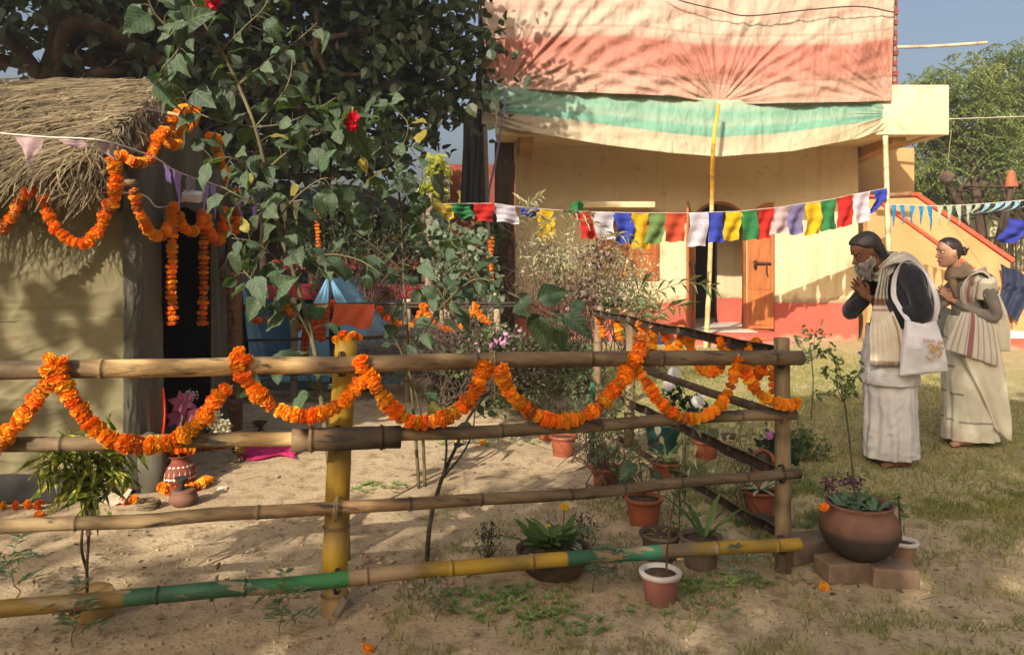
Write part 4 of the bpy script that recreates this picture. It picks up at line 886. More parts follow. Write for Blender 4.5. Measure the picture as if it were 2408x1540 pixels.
# ---- big dark fig tree behind the hut
tree('fig_tree', (-5.55, 9.2, 0), (-5.3, 9.2, 4.6), .30, [(-6.2, 9.2, 4.9, 1.8, 1.2, 1.1), (-4.4, 9.3, 5.0, 1.7, 1.3, 1.25), (-2.6, 9.4, 4.6, 1.7, 1.2, 1.2), (-1.35, 9.6, 4.2, 1.0, 1.0, 1.15), (-1.0, 9.7, 3.75, .75, .7, .75), (-2.2, 9.5, 3.4, 1.2, .9, .75), (-3.4, 9.3, 3.6, 1.2, .9, .8), (-4.7, 9.6, 3.35, 1.0, .7, .5), (-1.6, 9.8, 5.6, 1.2, 1.0, .8), (-2.7, 9.5, 2.75, 1.0, .6, .45), (-3.7, 9.4, 2.85, .8, .6, .45), (-1.75, 9.7, 3.0, .6, .5, .4)],
     12500, .15, leaf_fig, 'large dark leafy tree with thick trunk rising behind the thatched hut', clump=620, csize=.27, nb=34, trunk_path=[(-5.6, 9.2, -.1), (-5.55, 9.2, 1.8), (-5.5, 9.2, 3.4), (-5.2, 9.2, 4.8)], wd=.8)
# bare hanging twigs under the crown
# ---- trees standing behind the viewer; only their shade falls into view
tree('shade_tree', (-3.4, -6.5, 0), (-3.1, -5.6, 5.0), .25, [(-1.6, -2.9, 5.9, 1.5, 1.1, .7), (-.6, -2.0, 6.1, 1.1, .9, .6), (-2.7, -4.1, 5.8, 1.5, 1.2, .8), (-3.9, -5.4, 5.6, 1.6, 1.2, .8), (-5.2, -6.4, 5.4, 1.5, 1.2, .8), (-2.2, -5.6, 6.2, 1.3, 1.1, .7), (-.6, -4.0, 6.3, 1.2, 1.0, .6), (-7.3, -6.7, 5.5, 1.3, 1.0, .7), (-7.9, -5.2, 5.6, .7, .6, .4)],
     6000, .19, leaf_neem, 'leafy tree behind the viewer whose shade falls on the fence and yard', clump=420, csize=.26, nb=22)
tree('shade_tree', (-10.5, 1.0, 0), (-10.3, 1.2, 6.0), .3, [(-9.6, .6, 8.6, 2.0, 1.7, 1.4), (-7.6, .5, 9.2, 2.0, 1.6, 1.3), (-5.8, .8, 9.6, 1.5, 1.3, 1.1), (-8.0, .2, 6.6, 1.3, 1.2, 1.0), (-10.8, 2.2, 7.6, 1.8, 1.5, 1.2), (-8.6, 2.2, 7.8, 1.6, 1.3, 1.0)],
     6500, .22, leaf_neem, 'leafy tree left of the viewer whose shade falls on the hut', clump=300, csize=.3, nb=16)
tree('overhanging_tree', (-7.6, -1.4, 0), (-7.0, -1.2, 4.6), .10, [(-5.7, -.9, 4.35, 1.0, .8, .55), (-6.6, -.8, 4.3, .7, .6, .6)], 210, .26, leaf_gen, 'slim tree left of the viewer whose few big leaves shade the canvas', nb=7, clump=44, csize=.12, wd=.6)
# ---- neem trees right of the house
def neem(name, base, path, blobs, ncl, label, mat=leaf_neem, ll=.12, nl=11, r=.16, nb=16, rl=.36, group='trees right of the house'):
    t = empty(name, base, label, 'tree', group); segs = []
    for i, pth in enumerate(path):
        m = MB(); pts = spline(pth, 8); m.tube(pts, [r * (1 - .55 * k_ / len(pts)) for k_ in range(len(pts))], 10, jit=.05); m.build('trunk', barkm, t)
        for q in range(nb // len(path)):
            b = blobs[random.randrange(len(blobs))]; e = Vector(b[:3]) + Vector((random.uniform(-.7, .7) * b[3], random.uniform(-.7, .7) * b[4], random.uniform(-.6, .6) * b[5])); segs.append((rpath(pts[int(len(pts) * random.uniform(.5, .99)) - 1], e, .07), r * .3, r * .05))
    twigs('branch', barkm, segs, t)
    c = blob_pts(blobs, ncl, .5); ax = RNG.normal(size=(ncl, 3)); ax[:, 2] = ax[:, 2] * .35 - .35; ax /= np.linalg.norm(ax, axis=1, keepdims=True)
    ps, ds, ns = [], [], []
    side = np.cross(ax, [0, 0, 1.0]); side /= np.linalg.norm(side, axis=1, keepdims=True) + 1e-9
    for k_ in range(nl):
        f = (k_ // 2 + .5) / (nl / 2); sg = 1 if k_ % 2 else -1
        ps.append(c + ax * f * rl + np.array([0, 0, -1]) * (f ** 2) * rl * .4); ds.append(side * sg + ax * .7 + np.array([0, 0, -.35]) + RNG.normal(size=(ncl, 3)) * .15); ns.append(np.tile([0, 0, 1.0], (ncl, 1)) + RNG.normal(size=(ncl, 3)) * .35)
    ps, ds, ns = np.concatenate(ps), np.concatenate(ds), np.concatenate(ns); n = len(ps)
    s_ = RNG.uniform(.75, 1.2, n) * ll
    scatter('crown', mat, ps, ds, ns, s_, s_ * .33, 'lance', t, 'stuff'); return t
def Bp(x, y, d, rx, ry, rz): p = P(x, y, d); return (p.x, p.y, p.z, rx, ry, rz)
neem('neem_tree', P(2310, 720, 21), [[P(2320, 720, 21), P(2300, 590, 21), P(2250, 470, 21), P(2200, 390, 21)], [P(2325, 720, 21), P(2310, 560, 21), P(2290, 400, 21), P(2300, 320, 21)]],
     [Bp(2180, 250, 21, .9, 1.1, 1.1), Bp(2270, 230, 21, 1.5, 1.2, 1.3), Bp(2370, 200, 22, 1.3, 1.2, 1.4), Bp(2400, 300, 22, 1.2, 1.2, 1.2), Bp(2330, 340, 21, 1.2, 1.0, .9), Bp(2420, 400, 20, 1.0, 1.0, 1.0), Bp(2170, 400, 21, .9, .9, .55), Bp(2240, 330, 22, .9, .9, .8), Bp(2200, 440, 22, .8, .9, .4)], 2300,
     'feathery green neem tree with leaning trunks beyond the stair', ll=.15, nl=12, rl=.42)
neem('neem_tree', P(2400, 700, 26), [[P(2330, 660, 19), P(2360, 520, 19), P(2385, 430, 19)]], [Bp(2400, 380, 24, 1.2, 1, 1.1), Bp(2330, 450, 27, 1.6, 1, 1.0), Bp(2420, 500, 25, 1.0, .8, .9)], 700, 'pale green tree with slim trunk at the right picture edge', mat=leaf_pale, ll=.16, r=.13)
# far trees closing the view
for i, (px, d, h, w_, m_) in enumerate(((2200, 40, 5.2, 3.2, leaf_neem), (2330, 46, 5.6, 3.6, leaf_neem), (2440, 36, 5.4, 3.0, leaf_pale), (2560, 40, 7, 3.5, leaf_neem), (1090, 44, 3.4, 2.2, leaf_neem), (960, 40, 4.0, 3.0, leaf_gen), (780, 42, 4.6, 3.2, leaf_neem), (560, 38, 5.0, 3.4, leaf_gen), (300, 40, 6.0, 3.4, leaf_neem), (60, 36, 6.4, 3.4, leaf_lit), (-160, 38, 6.6, 3.4, leaf_gen))):
    b = P(px, 600, d); b.z = 0
    tree('far_tree', b, b + Vector((0, 0, h * .6)), .2, [(b.x, b.y, h * .62, w_ * .62, 1.6, h * .34), (b.x - w_ * .45, b.y, h * .45, w_ * .45, 1.2, h * .28), (b.x + w_ * .5, b.y + .5, h * .5, w_ * .45, 1.2, h * .3), (b.x, b.y, h * .3, w_ * .7, 1.0, h * .22)], 2600, .26, m_,
         ['distant hazy tree left of the white pillar beyond the stair', 'distant hazy tree behind the neem trunks', 'distant pale tree at the right picture edge', 'distant tree past the right edge behind the neem', 'distant low tree in the gap left of the house', 'distant tree behind the sloping dark roof', 'distant tree behind the hibiscus', 'distant tree behind the hut doorway', 'distant tree glimpsed through the fig branches', 'sunlit yellow green tree left of the fig trunk', 'distant tree past the left picture edge'][i], tpl='oval', nb=6, group='distant trees', clump=160, csize=.42, forks=0)
# unseen trees added behind the viewer to block low sky light
for i in range(9):
    a = R(200 + i * 17); d = 19 + 3 * (i % 2); b = Vector((math.cos(a) * d, math.sin(a) * d, 0)); h = 9.5 if i not in (2, 3) else 7.5
    tree('added_tree', b, b + Vector((0, 0, h * .6)), .3, [(b.x, b.y, h * .62, 3.2, 2.4, h * .36), (b.x + 2, b.y, h * .38, 2.6, 2.0, h * .3), (b.x - 2, b.y + 1, h * .38, 2.6, 2.0, h * .3)], 1500, .6, leaf_neem, ['unseen added tree far out to the left of the viewer', 'second unseen added tree from the left, behind the hut side', 'lower unseen added tree behind the viewer on the left', 'lower unseen added tree next to the tallest ones behind', 'tall unseen added tree straight behind the viewer', 'tall unseen added tree behind the viewer, right of centre', 'unseen added tree behind the viewer towards the yard', 'unseen added tree behind to the right of the people', 'unseen added tree far out to the right of the viewer'][i], tpl='oval', nb=5, group='wood behind the viewer', forks=0)
# young sunlit tree in the gap left of the house
b = P(1030, 640, 15.5); b.z = 0
tree('young_tree', b, P(1030, 420, 15.5), .05, [Bp(1030, 400, 15.5, .24, .22, .35), Bp(1020, 450, 15.5, .28, .25, .3), Bp(1100, 470, 15.5, .2, .2, .22)], 420, .17, leaf_lit, 'young tree with big pale yellow green leaves left of the house', tpl='heart', nb=6, wd=.9)
# ------------------------------------------------------------------ hibiscus: branches and single leaves
def big_leaf(sd, curl=.25, fold=.25, serr=.06):
    rn = random.Random(sd); mb = MB(); n = 9; prof = [0, .30, .46, .50, .47, .39, .28, .15, 0]
    rows = []
    for i in range(n):
        t = i / (n - 1); w_ = prof[i] * (1 + (serr if i % 2 else -serr)); zc = -curl * t * t + .03 * math.sin(t * 9 + sd)
        rows.append([(t, w_ * s, zc + fold * abs(s) * w_ - .10 * s * s * w_ + .025 * math.sin(t * 14 + s * 3 + sd)) for s in (-1, -.5, 0, .5, 1)])
    mb.grid(rows); return mb.mesh(leaf_hib, True, 'leaf')
HL = [big_leaf(k_, *c) for k_, c in enumerate(((.25, .25), (.45, .15), (.1, .5), (.7, .35), (.3, .05), (.5, .6), (.9, .2)))]
HLY = []
for me in HL[:2]:
    q = me.copy(); q.materials[0] = leaf_yel; HLY.append(q)
hib = empty('hibiscus_shrub', G(790, 1243), 'tall hibiscus shrub with large toothed leaves and red flowers behind the fence', 'shrub')
hinv = Matrix.Translation(-hib.location)
def put_leaf(root, inv, p, d, size, nrm, mesh, wr=.8):
    d = Vector(d).normalized(); nrm = Vector(nrm); s = nrm.cross(d)
    if s.length < 1e-4: s = d.orthogonal()
    s.normalize(); nn = d.cross(s)
    m = Matrix((d, s, nn)).transposed().to_4x4(); m.translation = p
    o = link('leaf', mesh, root); o.matrix_basis = inv @ m @ Matrix.Diagonal((size, size * wr, size, 1)); return o
def leafy_branch(root, inv, pts, r0, r1, nl, size, stemmat, tips=2, spread=1.0, meshes=HL, start=.15, face=(-.25, -.75, .75), petiole=.05, yel=.018, wr=.8):
    nl = int(nl * 1.32); sp = spline(pts, 8); m = MB(); m.tube(sp, list(np.linspace(r0, r1, len(sp))), 8, caps=True)
    A = sp; n = len(A); pend = []
    for k_ in range(nl):
        f = start + (1 - start) * (k_ + random.random() * .6) / nl; p = A[min(n - 1, int(f * (n - 1)))]; t = (A[min(n - 1, int(f * (n - 1)) + 1)] - A[max(0, int(f * (n - 1)) - 1)]).normalized()
        a = k_ * 2.4 + random.gauss(0, .4); u = t.orthogonal().normalized(); w_ = t.cross(u)
        out = (u * math.cos(a) + w_ * math.sin(a)) * spread + t * .45; out.y *= .7; out = out.normalized()
        e = p + out * petiole * random.uniform(.7, 1.5); m.tube([p, p.lerp(e, .5) + Vector((0, 0, .006)), e], [.0022, .002, .0016], 4, caps=False)
        d = out + Vector((0, 0, -random.uniform(.25, 1.1))) + Vector((random.gauss(0, .2), 0, 0))
        nv = Vector(face) + Vector((random.gauss(0, .65), random.gauss(0, .45), random.gauss(0, .55)))
        pend.append((e, d, size * random.uniform(.6, 1.25), nv, random.choice(HLY) if random.random() < yel else random.choice(meshes)))
    m.build('stem', stemmat, root)
    for e, d, s_, nv, me in pend: put_leaf(root, inv, e, d, s_ * .9 * random.choice((.65, .9, 1, 1.15)), nv, me, wr * random.uniform(.72, 1.1))
def hb(pts): return [P(x, y, d) for x, y, d in pts]
for pts, r0, r1, nl, sz in (
  ([(790, 1243, 4.2), (770, 1050, 4.2), (755, 930, 4.18), (735, 800, 4.15), (690, 640, 4.1), (650, 520, 4.05), (625, 400, 4.05), (600, 300, 4.0), (560, 200, 4.0), (520, 120, 3.95), (470, 40, 3.9), (430, -40, 3.9)], .017, .006, 26, .15),
  ([(735, 800, 4.15), (690, 720, 4.05), (640, 690, 4.0), (590, 655, 3.95), (560, 620, 3.95)], .007, .003, 13, .14),
  ([(690, 640, 4.1), (760, 600, 4.1), (840, 610, 4.1), (905, 650, 4.1)], .006, .003, 7, .12),
  ([(650, 520, 4.05), (600, 480, 3.95), (560, 460, 3.9), (515, 435, 3.9)], .006, .003, 9, .13),
  ([(625, 400, 4.05), (700, 340, 4.05), (780, 300, 4.05), (830, 262, 4.0)], .006, .003, 12, .14),
  ([(600, 300, 4.0), (520, 285, 3.95), (455, 260, 3.95), (430, 215, 3.9)], .006, .003, 9, .18),
  ([(560, 200, 4.0), (640, 135, 4.0), (700, 95, 4.0), (745, 55, 4.0)], .005, .003, 9, .10),
  ([(520, 120, 3.95), (420, 80, 3.9), (370, 40, 3.85), (345, -10, 3.8)], .006, .004, 9, .20),
  ([(600, 300, 4.0), (650, 240, 4.0), (680, 190, 4.0), (690, 120, 4.0)], .005, .003, 8, .12),
  ([(650, 520, 4.05), (700, 460, 4.0), (760, 420, 4.0), (800, 430, 4.0)], .005, .003, 9, .15),
  ([(755, 930, 4.18), (700, 860, 4.0), (640, 850, 3.6), (610, 870, 3.3)], .006, .003, 5, .14),
  ([(690, 640, 4.1), (640, 600, 4.0), (600, 570, 3.95), (545, 560, 3.9)], .005, .003, 10, .14),
  ([(650, 520, 4.05), (690, 560, 4.05), (720, 600, 4.0), (760, 640, 4.0)], .005, .003, 8, .14),
  ([(625, 400, 4.05), (570, 380, 3.95), (530, 370, 3.9), (490, 380, 3.9)], .005, .003, 8, .15),
  ([(600, 300, 4.0), (670, 290, 4.0), (740, 260, 4.0), (790, 230, 4.0)], .005, .003, 9, .15),
  ([(520, 120, 3.95), (580, 60, 3.9), (620, 20, 3.9), (640, -30, 3.9)], .005, .003, 8, .14),
  ([(470, 40, 3.9), (440, 80, 3.85), (410, 130, 3.8), (380, 160, 3.8)], .005, .003, 7, .19)):
    leafy_branch(hib, hinv, hb(pts), r0, r1, nl, sz, palestem)
hib2 = empty('hibiscus_shrub', G(988, 1147), 'second hibiscus shrub of several stems reaching over the middle fence rails', 'shrub')
h2 = Matrix.Translation(-hib2.location)
for pts, r0, r1, nl, sz in (
  ([(985, 1147, 4.92), (975, 1000, 4.9), (962, 850, 4.9), (955, 740, 4.85), (948, 620, 4.8), (942, 500, 4.8), (930, 380, 4.75), (905, 300, 4.7), (880, 250, 4.7)], .012, .004, 22, .15),
  ([(1000, 1150, 4.95), (990, 980, 4.9), (960, 870, 4.8), (930, 800, 4.7), (900, 760, 4.7)], .011, .004, 7, .13),
  ([(950, 640, 4.8), (905, 600, 4.75), (860, 565, 4.7), (825, 545, 4.7)], .006, .003, 9, .15),
  ([(942, 500, 4.8), (985, 450, 4.75), (990, 390, 4.7), (960, 340, 4.7)], .005, .003, 9, .16),
  ([(930, 380, 4.75), (880, 330, 4.7), (850, 340, 4.7), (820, 380, 4.7)], .005, .003, 8, .16),
  ([(948, 620, 4.8), (990, 560, 4.75), (1000, 500, 4.7), (1010, 440, 4.7)], .005, .003, 8, .15),
  ([(962, 850, 4.9), (1010, 760, 4.6), (1070, 690, 4.4), (1130, 655, 4.3), (1200, 690, 4.25), (1280, 730, 4.2), (1345, 755, 4.2)], .007, .003, 17, .15),
  ([(1010, 760, 4.6), (1060, 670, 4.5), (1090, 640, 4.4), (1110, 655, 4.35)], .005, .003, 7, .12),
  ([(948, 620, 4.8), (1000, 640, 4.7), (1030, 680, 4.7), (1050, 720, 4.7)], .005, .003, 8, .13),
  ([(942, 500, 4.8), (890, 470, 4.7), (850, 460, 4.7), (800, 480, 4.7)], .005, .003, 8, .16),
  ([(930, 380, 4.75), (960, 300, 4.7), (930, 260, 4.7), (890, 230, 4.7)], .005, .003, 7, .15),
  ([(1130, 655, 4.3), (1090, 600, 4.3), (1060, 570, 4.3)], .004, .002, 4, .12)):
    leafy_branch(hib2, h2, hb(pts), r0, r1, nl, sz, palestem, start=.3 if nl > 20 else .15)
sap = empty('bent_sapling', G(1005, 1322), 'thin dark bent branch growing just behind the front fence', 'sapling')
si = Matrix.Translation(-sap.location)
leafy_branch(sap, si, hb([(1003, 1325, 3.74), (1010, 1240, 3.74), (1022, 1180, 3.76), (1045, 1110, 3.8), (1075, 1045, 3.85), (1100, 985, 3.9), (1150, 920, 3.95), (1190, 890, 4.0)]), .012, .006, 4, .12, twig, start=.75)
leafy_branch(sap, si, hb([(1045, 1115, 3.8), (1050, 1050, 3.8), (1044, 990, 3.8), (1050, 930, 3.8)]), .006, .004, 5, .12, twig, start=.3)
leafy_branch(sap, si, hb([(1040, 1125, 3.8), (1085, 1070, 3.85), (1110, 1020, 3.9), (1118, 960, 3.9)]), .006, .003, 3, .10, twig, start=.6)
# red flowers
def hibiscus_flower(p, s, label):
    f = empty('hibiscus_flower', p, label, 'flower', 'red hibiscus flowers'); m = MB(); rn = random.Random(int(p[0] * 99))
    for q in range(34):
        a = rn.random() * 6.28; e = rn.uniform(-1.2, 1.2); d = Vector((math.cos(e) * math.cos(a), math.cos(e) * math.sin(a), math.sin(e) * 1.3)) * s; sd_ = d.cross(Vector((rn.gauss(0, 1), rn.gauss(0, 1), rn.gauss(0, 1)))).normalized() * s * .35
        b0 = d * .15; m.quad(p + b0 - sd_ * .3, p + d * .6 - sd_, p + d + sd_ * .2, p + d * .55 + sd_)
    m.build('petals', M('red_petal', C(206, 30, 52), C(170, 18, 40), rough=.5, ns=20, trans=.3, tcol=(1.3, .6, .6)), f)
    m = MB(); m.tube([p + Vector((0, 0, s * .6)), p + Vector((0, .01, s * 1.6))], .006, 6); m.build('calyx', greenstem, f)
hibiscus_flower(P(829, 287, 3.95), .05, 'red double hibiscus flower hanging in the middle of the shrub')
hibiscus_flower(P(500, -2, 3.85), .05, 'red hibiscus flower at the top picture edge')
# ------------------------------------------------------------------ bushes behind the plot
def bush(name, base, blobs, nleaf, ls, mat, label, nst=40, tpl='lance', wd=.45, stem=twig, clump=0, csize=.1, extra=(), cat='bush', r=.008, down=.1):
    t = empty(name, base, label, cat); segs = []
    for q in range(nst):
        b = blobs[q % len(blobs)]; e = Vector(b[:3]) + Vector((random.uniform(-.9, .9) * b[3], random.uniform(-.9, .9) * b[4], random.uniform(-.6, .9) * b[5])); s0 = Vector(base) + Vector((random.gauss(0, .12), random.gauss(0, .08), 0)); p = rpath(s0, e, .06); segs.append((p, r, r * .3))
        for k_ in range(2):
            f = p[int(len(p) * random.uniform(.35, .9))]; segs.append((rpath(f, f + Vector((random.gauss(0, .2), random.gauss(0, .15), random.gauss(.12, .12))), .12, 3), r * .45, r * .2))
    twigs('stems', stem, segs, t, seg=4)
    for (bl_, n_, l_, m_, tp_, w_) in [(blobs, nleaf, ls, mat, tpl, wd)] + list(extra):
        p = blob_pts(bl_, n_, .55, clump, csize); s_ = l_ * RNG.uniform(.6, 1.3, n_); scatter('foliage', m_, p, rdirs(n_, down), rdirs(n_, -.6), s_, s_ * w_, tp_, t, 'stuff')
    return t
bush('dry_bush', P(1340, 960, 8.3) * 1, [Bp(1300, 640, 8.3, .45, .35, .55), Bp(1380, 660, 8.3, .45, .35, .45), Bp(1260, 580, 8.4, .25, .25, .4), Bp(1440, 640, 8.4, .3, .3, .4), Bp(1350, 740, 8.2, .5, .35, .35)], 900, .045, leaf_dry, 'grey brown dry bush standing before the shuttered window', nst=110,
     extra=[([Bp(1320, 610, 8.3, .5, .3, .3), Bp(1450, 700, 8.3, .35, .3, .3)], 1000, .05, leaf_pale, 'lance', .4), ([Bp(1400, 600, 8.2, .3, .2, .18), Bp(1380, 690, 8.2, .35, .2, .25)], 330, .045, M('dry_flower', C(118, 98, 86), C(86, 70, 62), rough=.9, ns=8, isl=.3), 'oval', .9)])
bush('light_bush', P(1500, 870, 9.6), [Bp(1500, 660, 9.6, .35, .3, .35), Bp(1440, 640, 9.7, .3, .3, .35), Bp(1530, 720, 9.5, .25, .25, .25)], 900, .05, leaf_pale, 'pale small leaved bush between the dry bush and the door', nst=50)
bush('grey_green_bush', P(1085, 930, 8.6), [Bp(1080, 620, 8.6, .4, .3, .4), Bp(1030, 560, 8.6, .3, .25, .3), Bp(1130, 680, 8.6, .3, .25, .4), Bp(1110, 560, 8.7, .25, .2, .25)], 480, .09, leaf_blue, 'grey green broad leaved bush left of the porch post', nst=40, tpl='heart', wd=.8, extra=[([Bp(1100, 740, 8.5, .4, .3, .3)], 500, .06, leaf_dry, 'lance', .4)])
bush('low_green_bush', P(1180, 960, 7.6), [Bp(1170, 810, 7.6, .35, .25, .22), Bp(1260, 840, 7.4, .35, .25, .2), Bp(1080, 850, 7.5, .3, .2, .15), Bp(1350, 850, 7.2, .3, .25, .2)], 1500, .06, leaf_gen, 'low dark green bush with small pink flowers behind the middle rails', nst=60, tpl='oval', wd=.6, extra=[([Bp(1180, 800, 7.4, .3, .2, .2)], 40, .05, M('pink_petal', C(214, 150, 190), rough=.6, trans=.3, tcol=(1, .8, 1)), 'oval', 1.0)])
bush('porch_vine', P(1186, 800, 12.6), [Bp(1186, 560, 12.7, .2, .12, .5), Bp(1190, 680, 12.7, .22, .12, .6), Bp(1130, 600, 12.6, .3, .2, .5)], 700, .09, leaf_dry, 'tangled dry vine climbing the dark porch post', nst=40, cat='vine', extra=[([Bp(1150, 540, 12.5, .25, .2, .3)], 260, .12, leaf_gen, 'heart', .8)])
bush('dark_vine', P(830, 800, 9.6), [Bp(850, 540, 9.6, .7, .2, .45), Bp(720, 560, 9.7, .4, .2, .4), Bp(960, 560, 9.6, .4, .2, .35)], 1500, .08, leaf_fig, 'dark vine foliage hanging over the front of the dark hut', nst=90, cat='vine')
bush('bramble', P(1080, 945, 7.5), [Bp(1080, 790, 7.5, .5, .2, .35), Bp(1000, 820, 7.6, .3, .2, .25), Bp(1290, 870, 7.0, .5, .25, .35)], 350, .05, leaf_dry, 'leafless tangled bramble behind the top rail', nst=110)
# wispy feather leaved shrub arching before the wall
def fronds(name, base, arcs, label, mat, ll, lw, nl, cat='plant', stemr=.006, droop=.3, stem=greenstem):
    t = empty(name, base, label, cat); ps, ds, ns = [], [], []; segs = []
    for pts in arcs:
        sp = spline([Vector(p) for p in pts], 10); segs.append((sp, stemr, stemr * .3)); n = len(sp)
        for k_ in range(nl):
            f = .25 + .75 * k_ / nl; i = min(n - 2, int(f * (n - 1))); tt = (sp[i + 1] - sp[i]).normalized(); sd_ = tt.cross(Vector((0, -.6, .8))).normalized() * (1 if k_ % 2 else -1)
            ps.append(sp[i]); ds.append(sd_ + tt * .8 + Vector((random.gauss(0, .12), random.gauss(0, .12), -droop * random.random()))); ns.append(Vector((random.gauss(0, .3), -.6, .8)))
    twigs('stems', stem, segs, t, seg=5); n = len(ps); s_ = ll * RNG.uniform(.75, 1.2, n)
    scatter('foliage', mat, np.array([tuple(p) for p in ps]), np.array([tuple(p) for p in ds]), np.array([tuple(p) for p in ns]), s_, lw * s_ / ll, 'lance', t, 'stuff'); return t
fb = P(1330, 900, 8.9)
fronds('feathery_shrub', fb, [[fb, P(1300, 600, 8.8), P(1260, 500, 8.7), P(1215, 465, 8.6)], [fb, P(1330, 560, 8.8), P(1360, 520, 8.6), P(1420, 540, 8.5), P(1450, 600, 8.5)], [fb, P(1380, 600, 8.8), P(1420, 560, 8.6), P(1480, 560, 8.5), P(1500, 620, 8.5)], [fb, P(1300, 560, 8.8), P(1290, 520, 8.7), P(1340, 500, 8.6), P(1400, 510, 8.5)], [fb, P(1400, 640, 8.7), P(1450, 600, 8.6), P(1440, 640, 8.5)], [fb, P(1250, 560, 8.8), P(1240, 490, 8.7), P(1280, 455, 8.6)]],
       'wispy feather leaved shrub arching up before the yellow wall', leaf_pale, .15, .016, 20)
pb = P(1478, 880, 8.2)
fronds('palm', pb, [[pb, P(1490, 780, 8.1), P(1530, 700, 8.0), P(1610, 665, 7.8), P(1690, 680, 7.7)], [pb, P(1480, 760, 8.2), P(1500, 690, 8.1), P(1520, 660, 8.0)], [pb, P(1500, 800, 8.1), P(1560, 730, 8.0), P(1620, 720, 7.8)], [pb, P(1470, 760, 8.2), P(1450, 710, 8.2), P(1420, 700, 8.2)]], 'small palm with dark green fronds left of the open door', leaf_gen, .20, .022, 20, cat='palm', stemr=.009)
# ------------------------------------------------------------------ prayer flags
def print_extra(sc):
    def f(N, L, cur, mixc, vec, pr):
        uv = N.new('ShaderNodeAttribute'); uv.attribute_name = 'Fuv'; sp = N.new('ShaderNodeSeparateXYZ'); L.new(uv.outputs['Vector'], sp.inputs[0])
        def math_(op, a, b=None):
            m = N.new('ShaderNodeMath'); m.operation = op
            for i, v in enumerate((a, b)):
                if v is None: continue
                if hasattr(v, 'is_output'): L.new(v, m.inputs[i])
                else: m.inputs[i].default_value = v
            return m.outputs[0]
        row = math_('GREATER_THAN', math_('SINE', math_('MULTIPLY', sp.outputs[1], 150)), .1)
        t = N.new('ShaderNodeTexNoise'); t.inputs['Scale'].default_value = 1; mp = N.new('ShaderNodeMapping'); mp.inputs['Scale'].default_value = (55, 22, 1); L.new(uv.outputs['Vector'], mp.inputs[0]); L.new(mp.outputs[0], t.inputs['Vector'])
        ink = math_('MULTIPLY', row, math_('GREATER_THAN', t.outputs[0], .46))
        dx = math_('ABSOLUTE', math_('SUBTRACT', sp.outputs[0], .5)); dy = math_('ABSOLUTE', math_('SUBTRACT', sp.outputs[1], .52))
        inm = math_('MULTIPLY', math_('LESS_THAN', dx, .44), math_('LESS_THAN', dy, .44)); ink = math_('MULTIPLY', ink, inm)
        mid = math_('MULTIPLY', math_('LESS_THAN', dx, .2), math_('LESS_THAN', dy, .14))
        t2 = N.new('ShaderNodeTexNoise'); t2.inputs['Scale'].default_value = 1; mp2 = N.new('ShaderNodeMapping'); mp2.inputs['Scale'].default_value = (18, 26, 1); L.new(uv.outputs['Vector'], mp2.inputs[0]); L.new(mp2.outputs[0], t2.inputs['Vector'])
        fig = math_('MULTIPLY', mid, math_('GREATER_THAN', t2.outputs[0], .5))
        k = math_('MULTIPLY', math_('MAXIMUM', math_('MULTIPLY', ink, math_('SUBTRACT', 1.0, mid)), fig), .62)
        return mixc(k, cur, mixc(1.0, cur, (.35, .33, .4), 'MULTIPLY'))
    return f
FCOL = dict(white=(212, 204, 212), blue=(58, 74, 178), yellow=(226, 184, 28), green=(54, 128, 72), red=(206, 44, 36), orange=(206, 84, 52), purple=(126, 116, 158), pinkish=(206, 180, 182), pale_green=(120, 150, 84))
FM = {k: M('flag_' + k, C(*v), tuple(x * .8 for x in C(*v)), rough=.85, ns=3, trans=.38, tcol=(1.1, 1.05, 1.0), extra=print_extra(1)) for k, v in FCOL.items()}
def cloth_mesh(p00, p10, w_, h, mat, lift=0, yaw=0, sd=0, nx=9, ny=12, waves=.02, taper=0, tri=False):
    """flag hanging from edge p00-p10; lift>0 blows the free edge up to the right/back"""
    mb = MB(); uvs = []; e = (p10 - p00); rows = []
    for j in range(ny + 1):
        v = j / ny; row = []
        for i in range(nx + 1):
            u = i / nx; uu = .5 + (u - .5) * ((1 - v) if tri else (1 - taper * v)); p = p00 + e * uu
            a = lift * (v ** .7); down = Vector((math.sin(a) * yaw, math.sin(a) * .45, -math.cos(a)))
            p = p + down * h * v + Vector((0, waves * math.sin(u * 7 + v * 4 + sd) * (.3 + v) + .4 * waves * math.sin(v * 19 + sd * 3), .3 * waves * math.sin(u * 8 + sd) * v)) + Vector((waves * .7 * math.sin(v * 5 + sd * 2), 0, 0))
            row.append(p); uvs.append((u, 1 - v, 0))
        rows.append(row)
    mb.grid(rows, flip=True); me = mb.mesh(mat, True, 'flag'); at = me.attributes.new('Fuv', 'FLOAT_VECTOR', 'POINT'); at.data.foreach_set('vector', np.array(uvs, np.float32).ravel()); return me
LX = [985, 1010, 1160, 1215, 1340, 1500, 1620, 1740, 1830, 1880, 1950, 2010, 2088]; LY = [478, 480, 478, 486, 497, 501, 501, 497, 488, 480, 470, 457, 442]
fdp = lambda x: interp(x, [985, 2088], [9.6, 11.84])
def fl(x): return P(x, interp(x, LX, LY), fdp(x))
pf = empty('prayer_flags', fl(1500), 'string of coloured printed prayer flags stretched across the front of the house', 'flags')
m = MB(); m.tube([fl(x) for x in np.linspace(985, 2088, 60)], .004, 5); m.build('string', white_cord, pf)
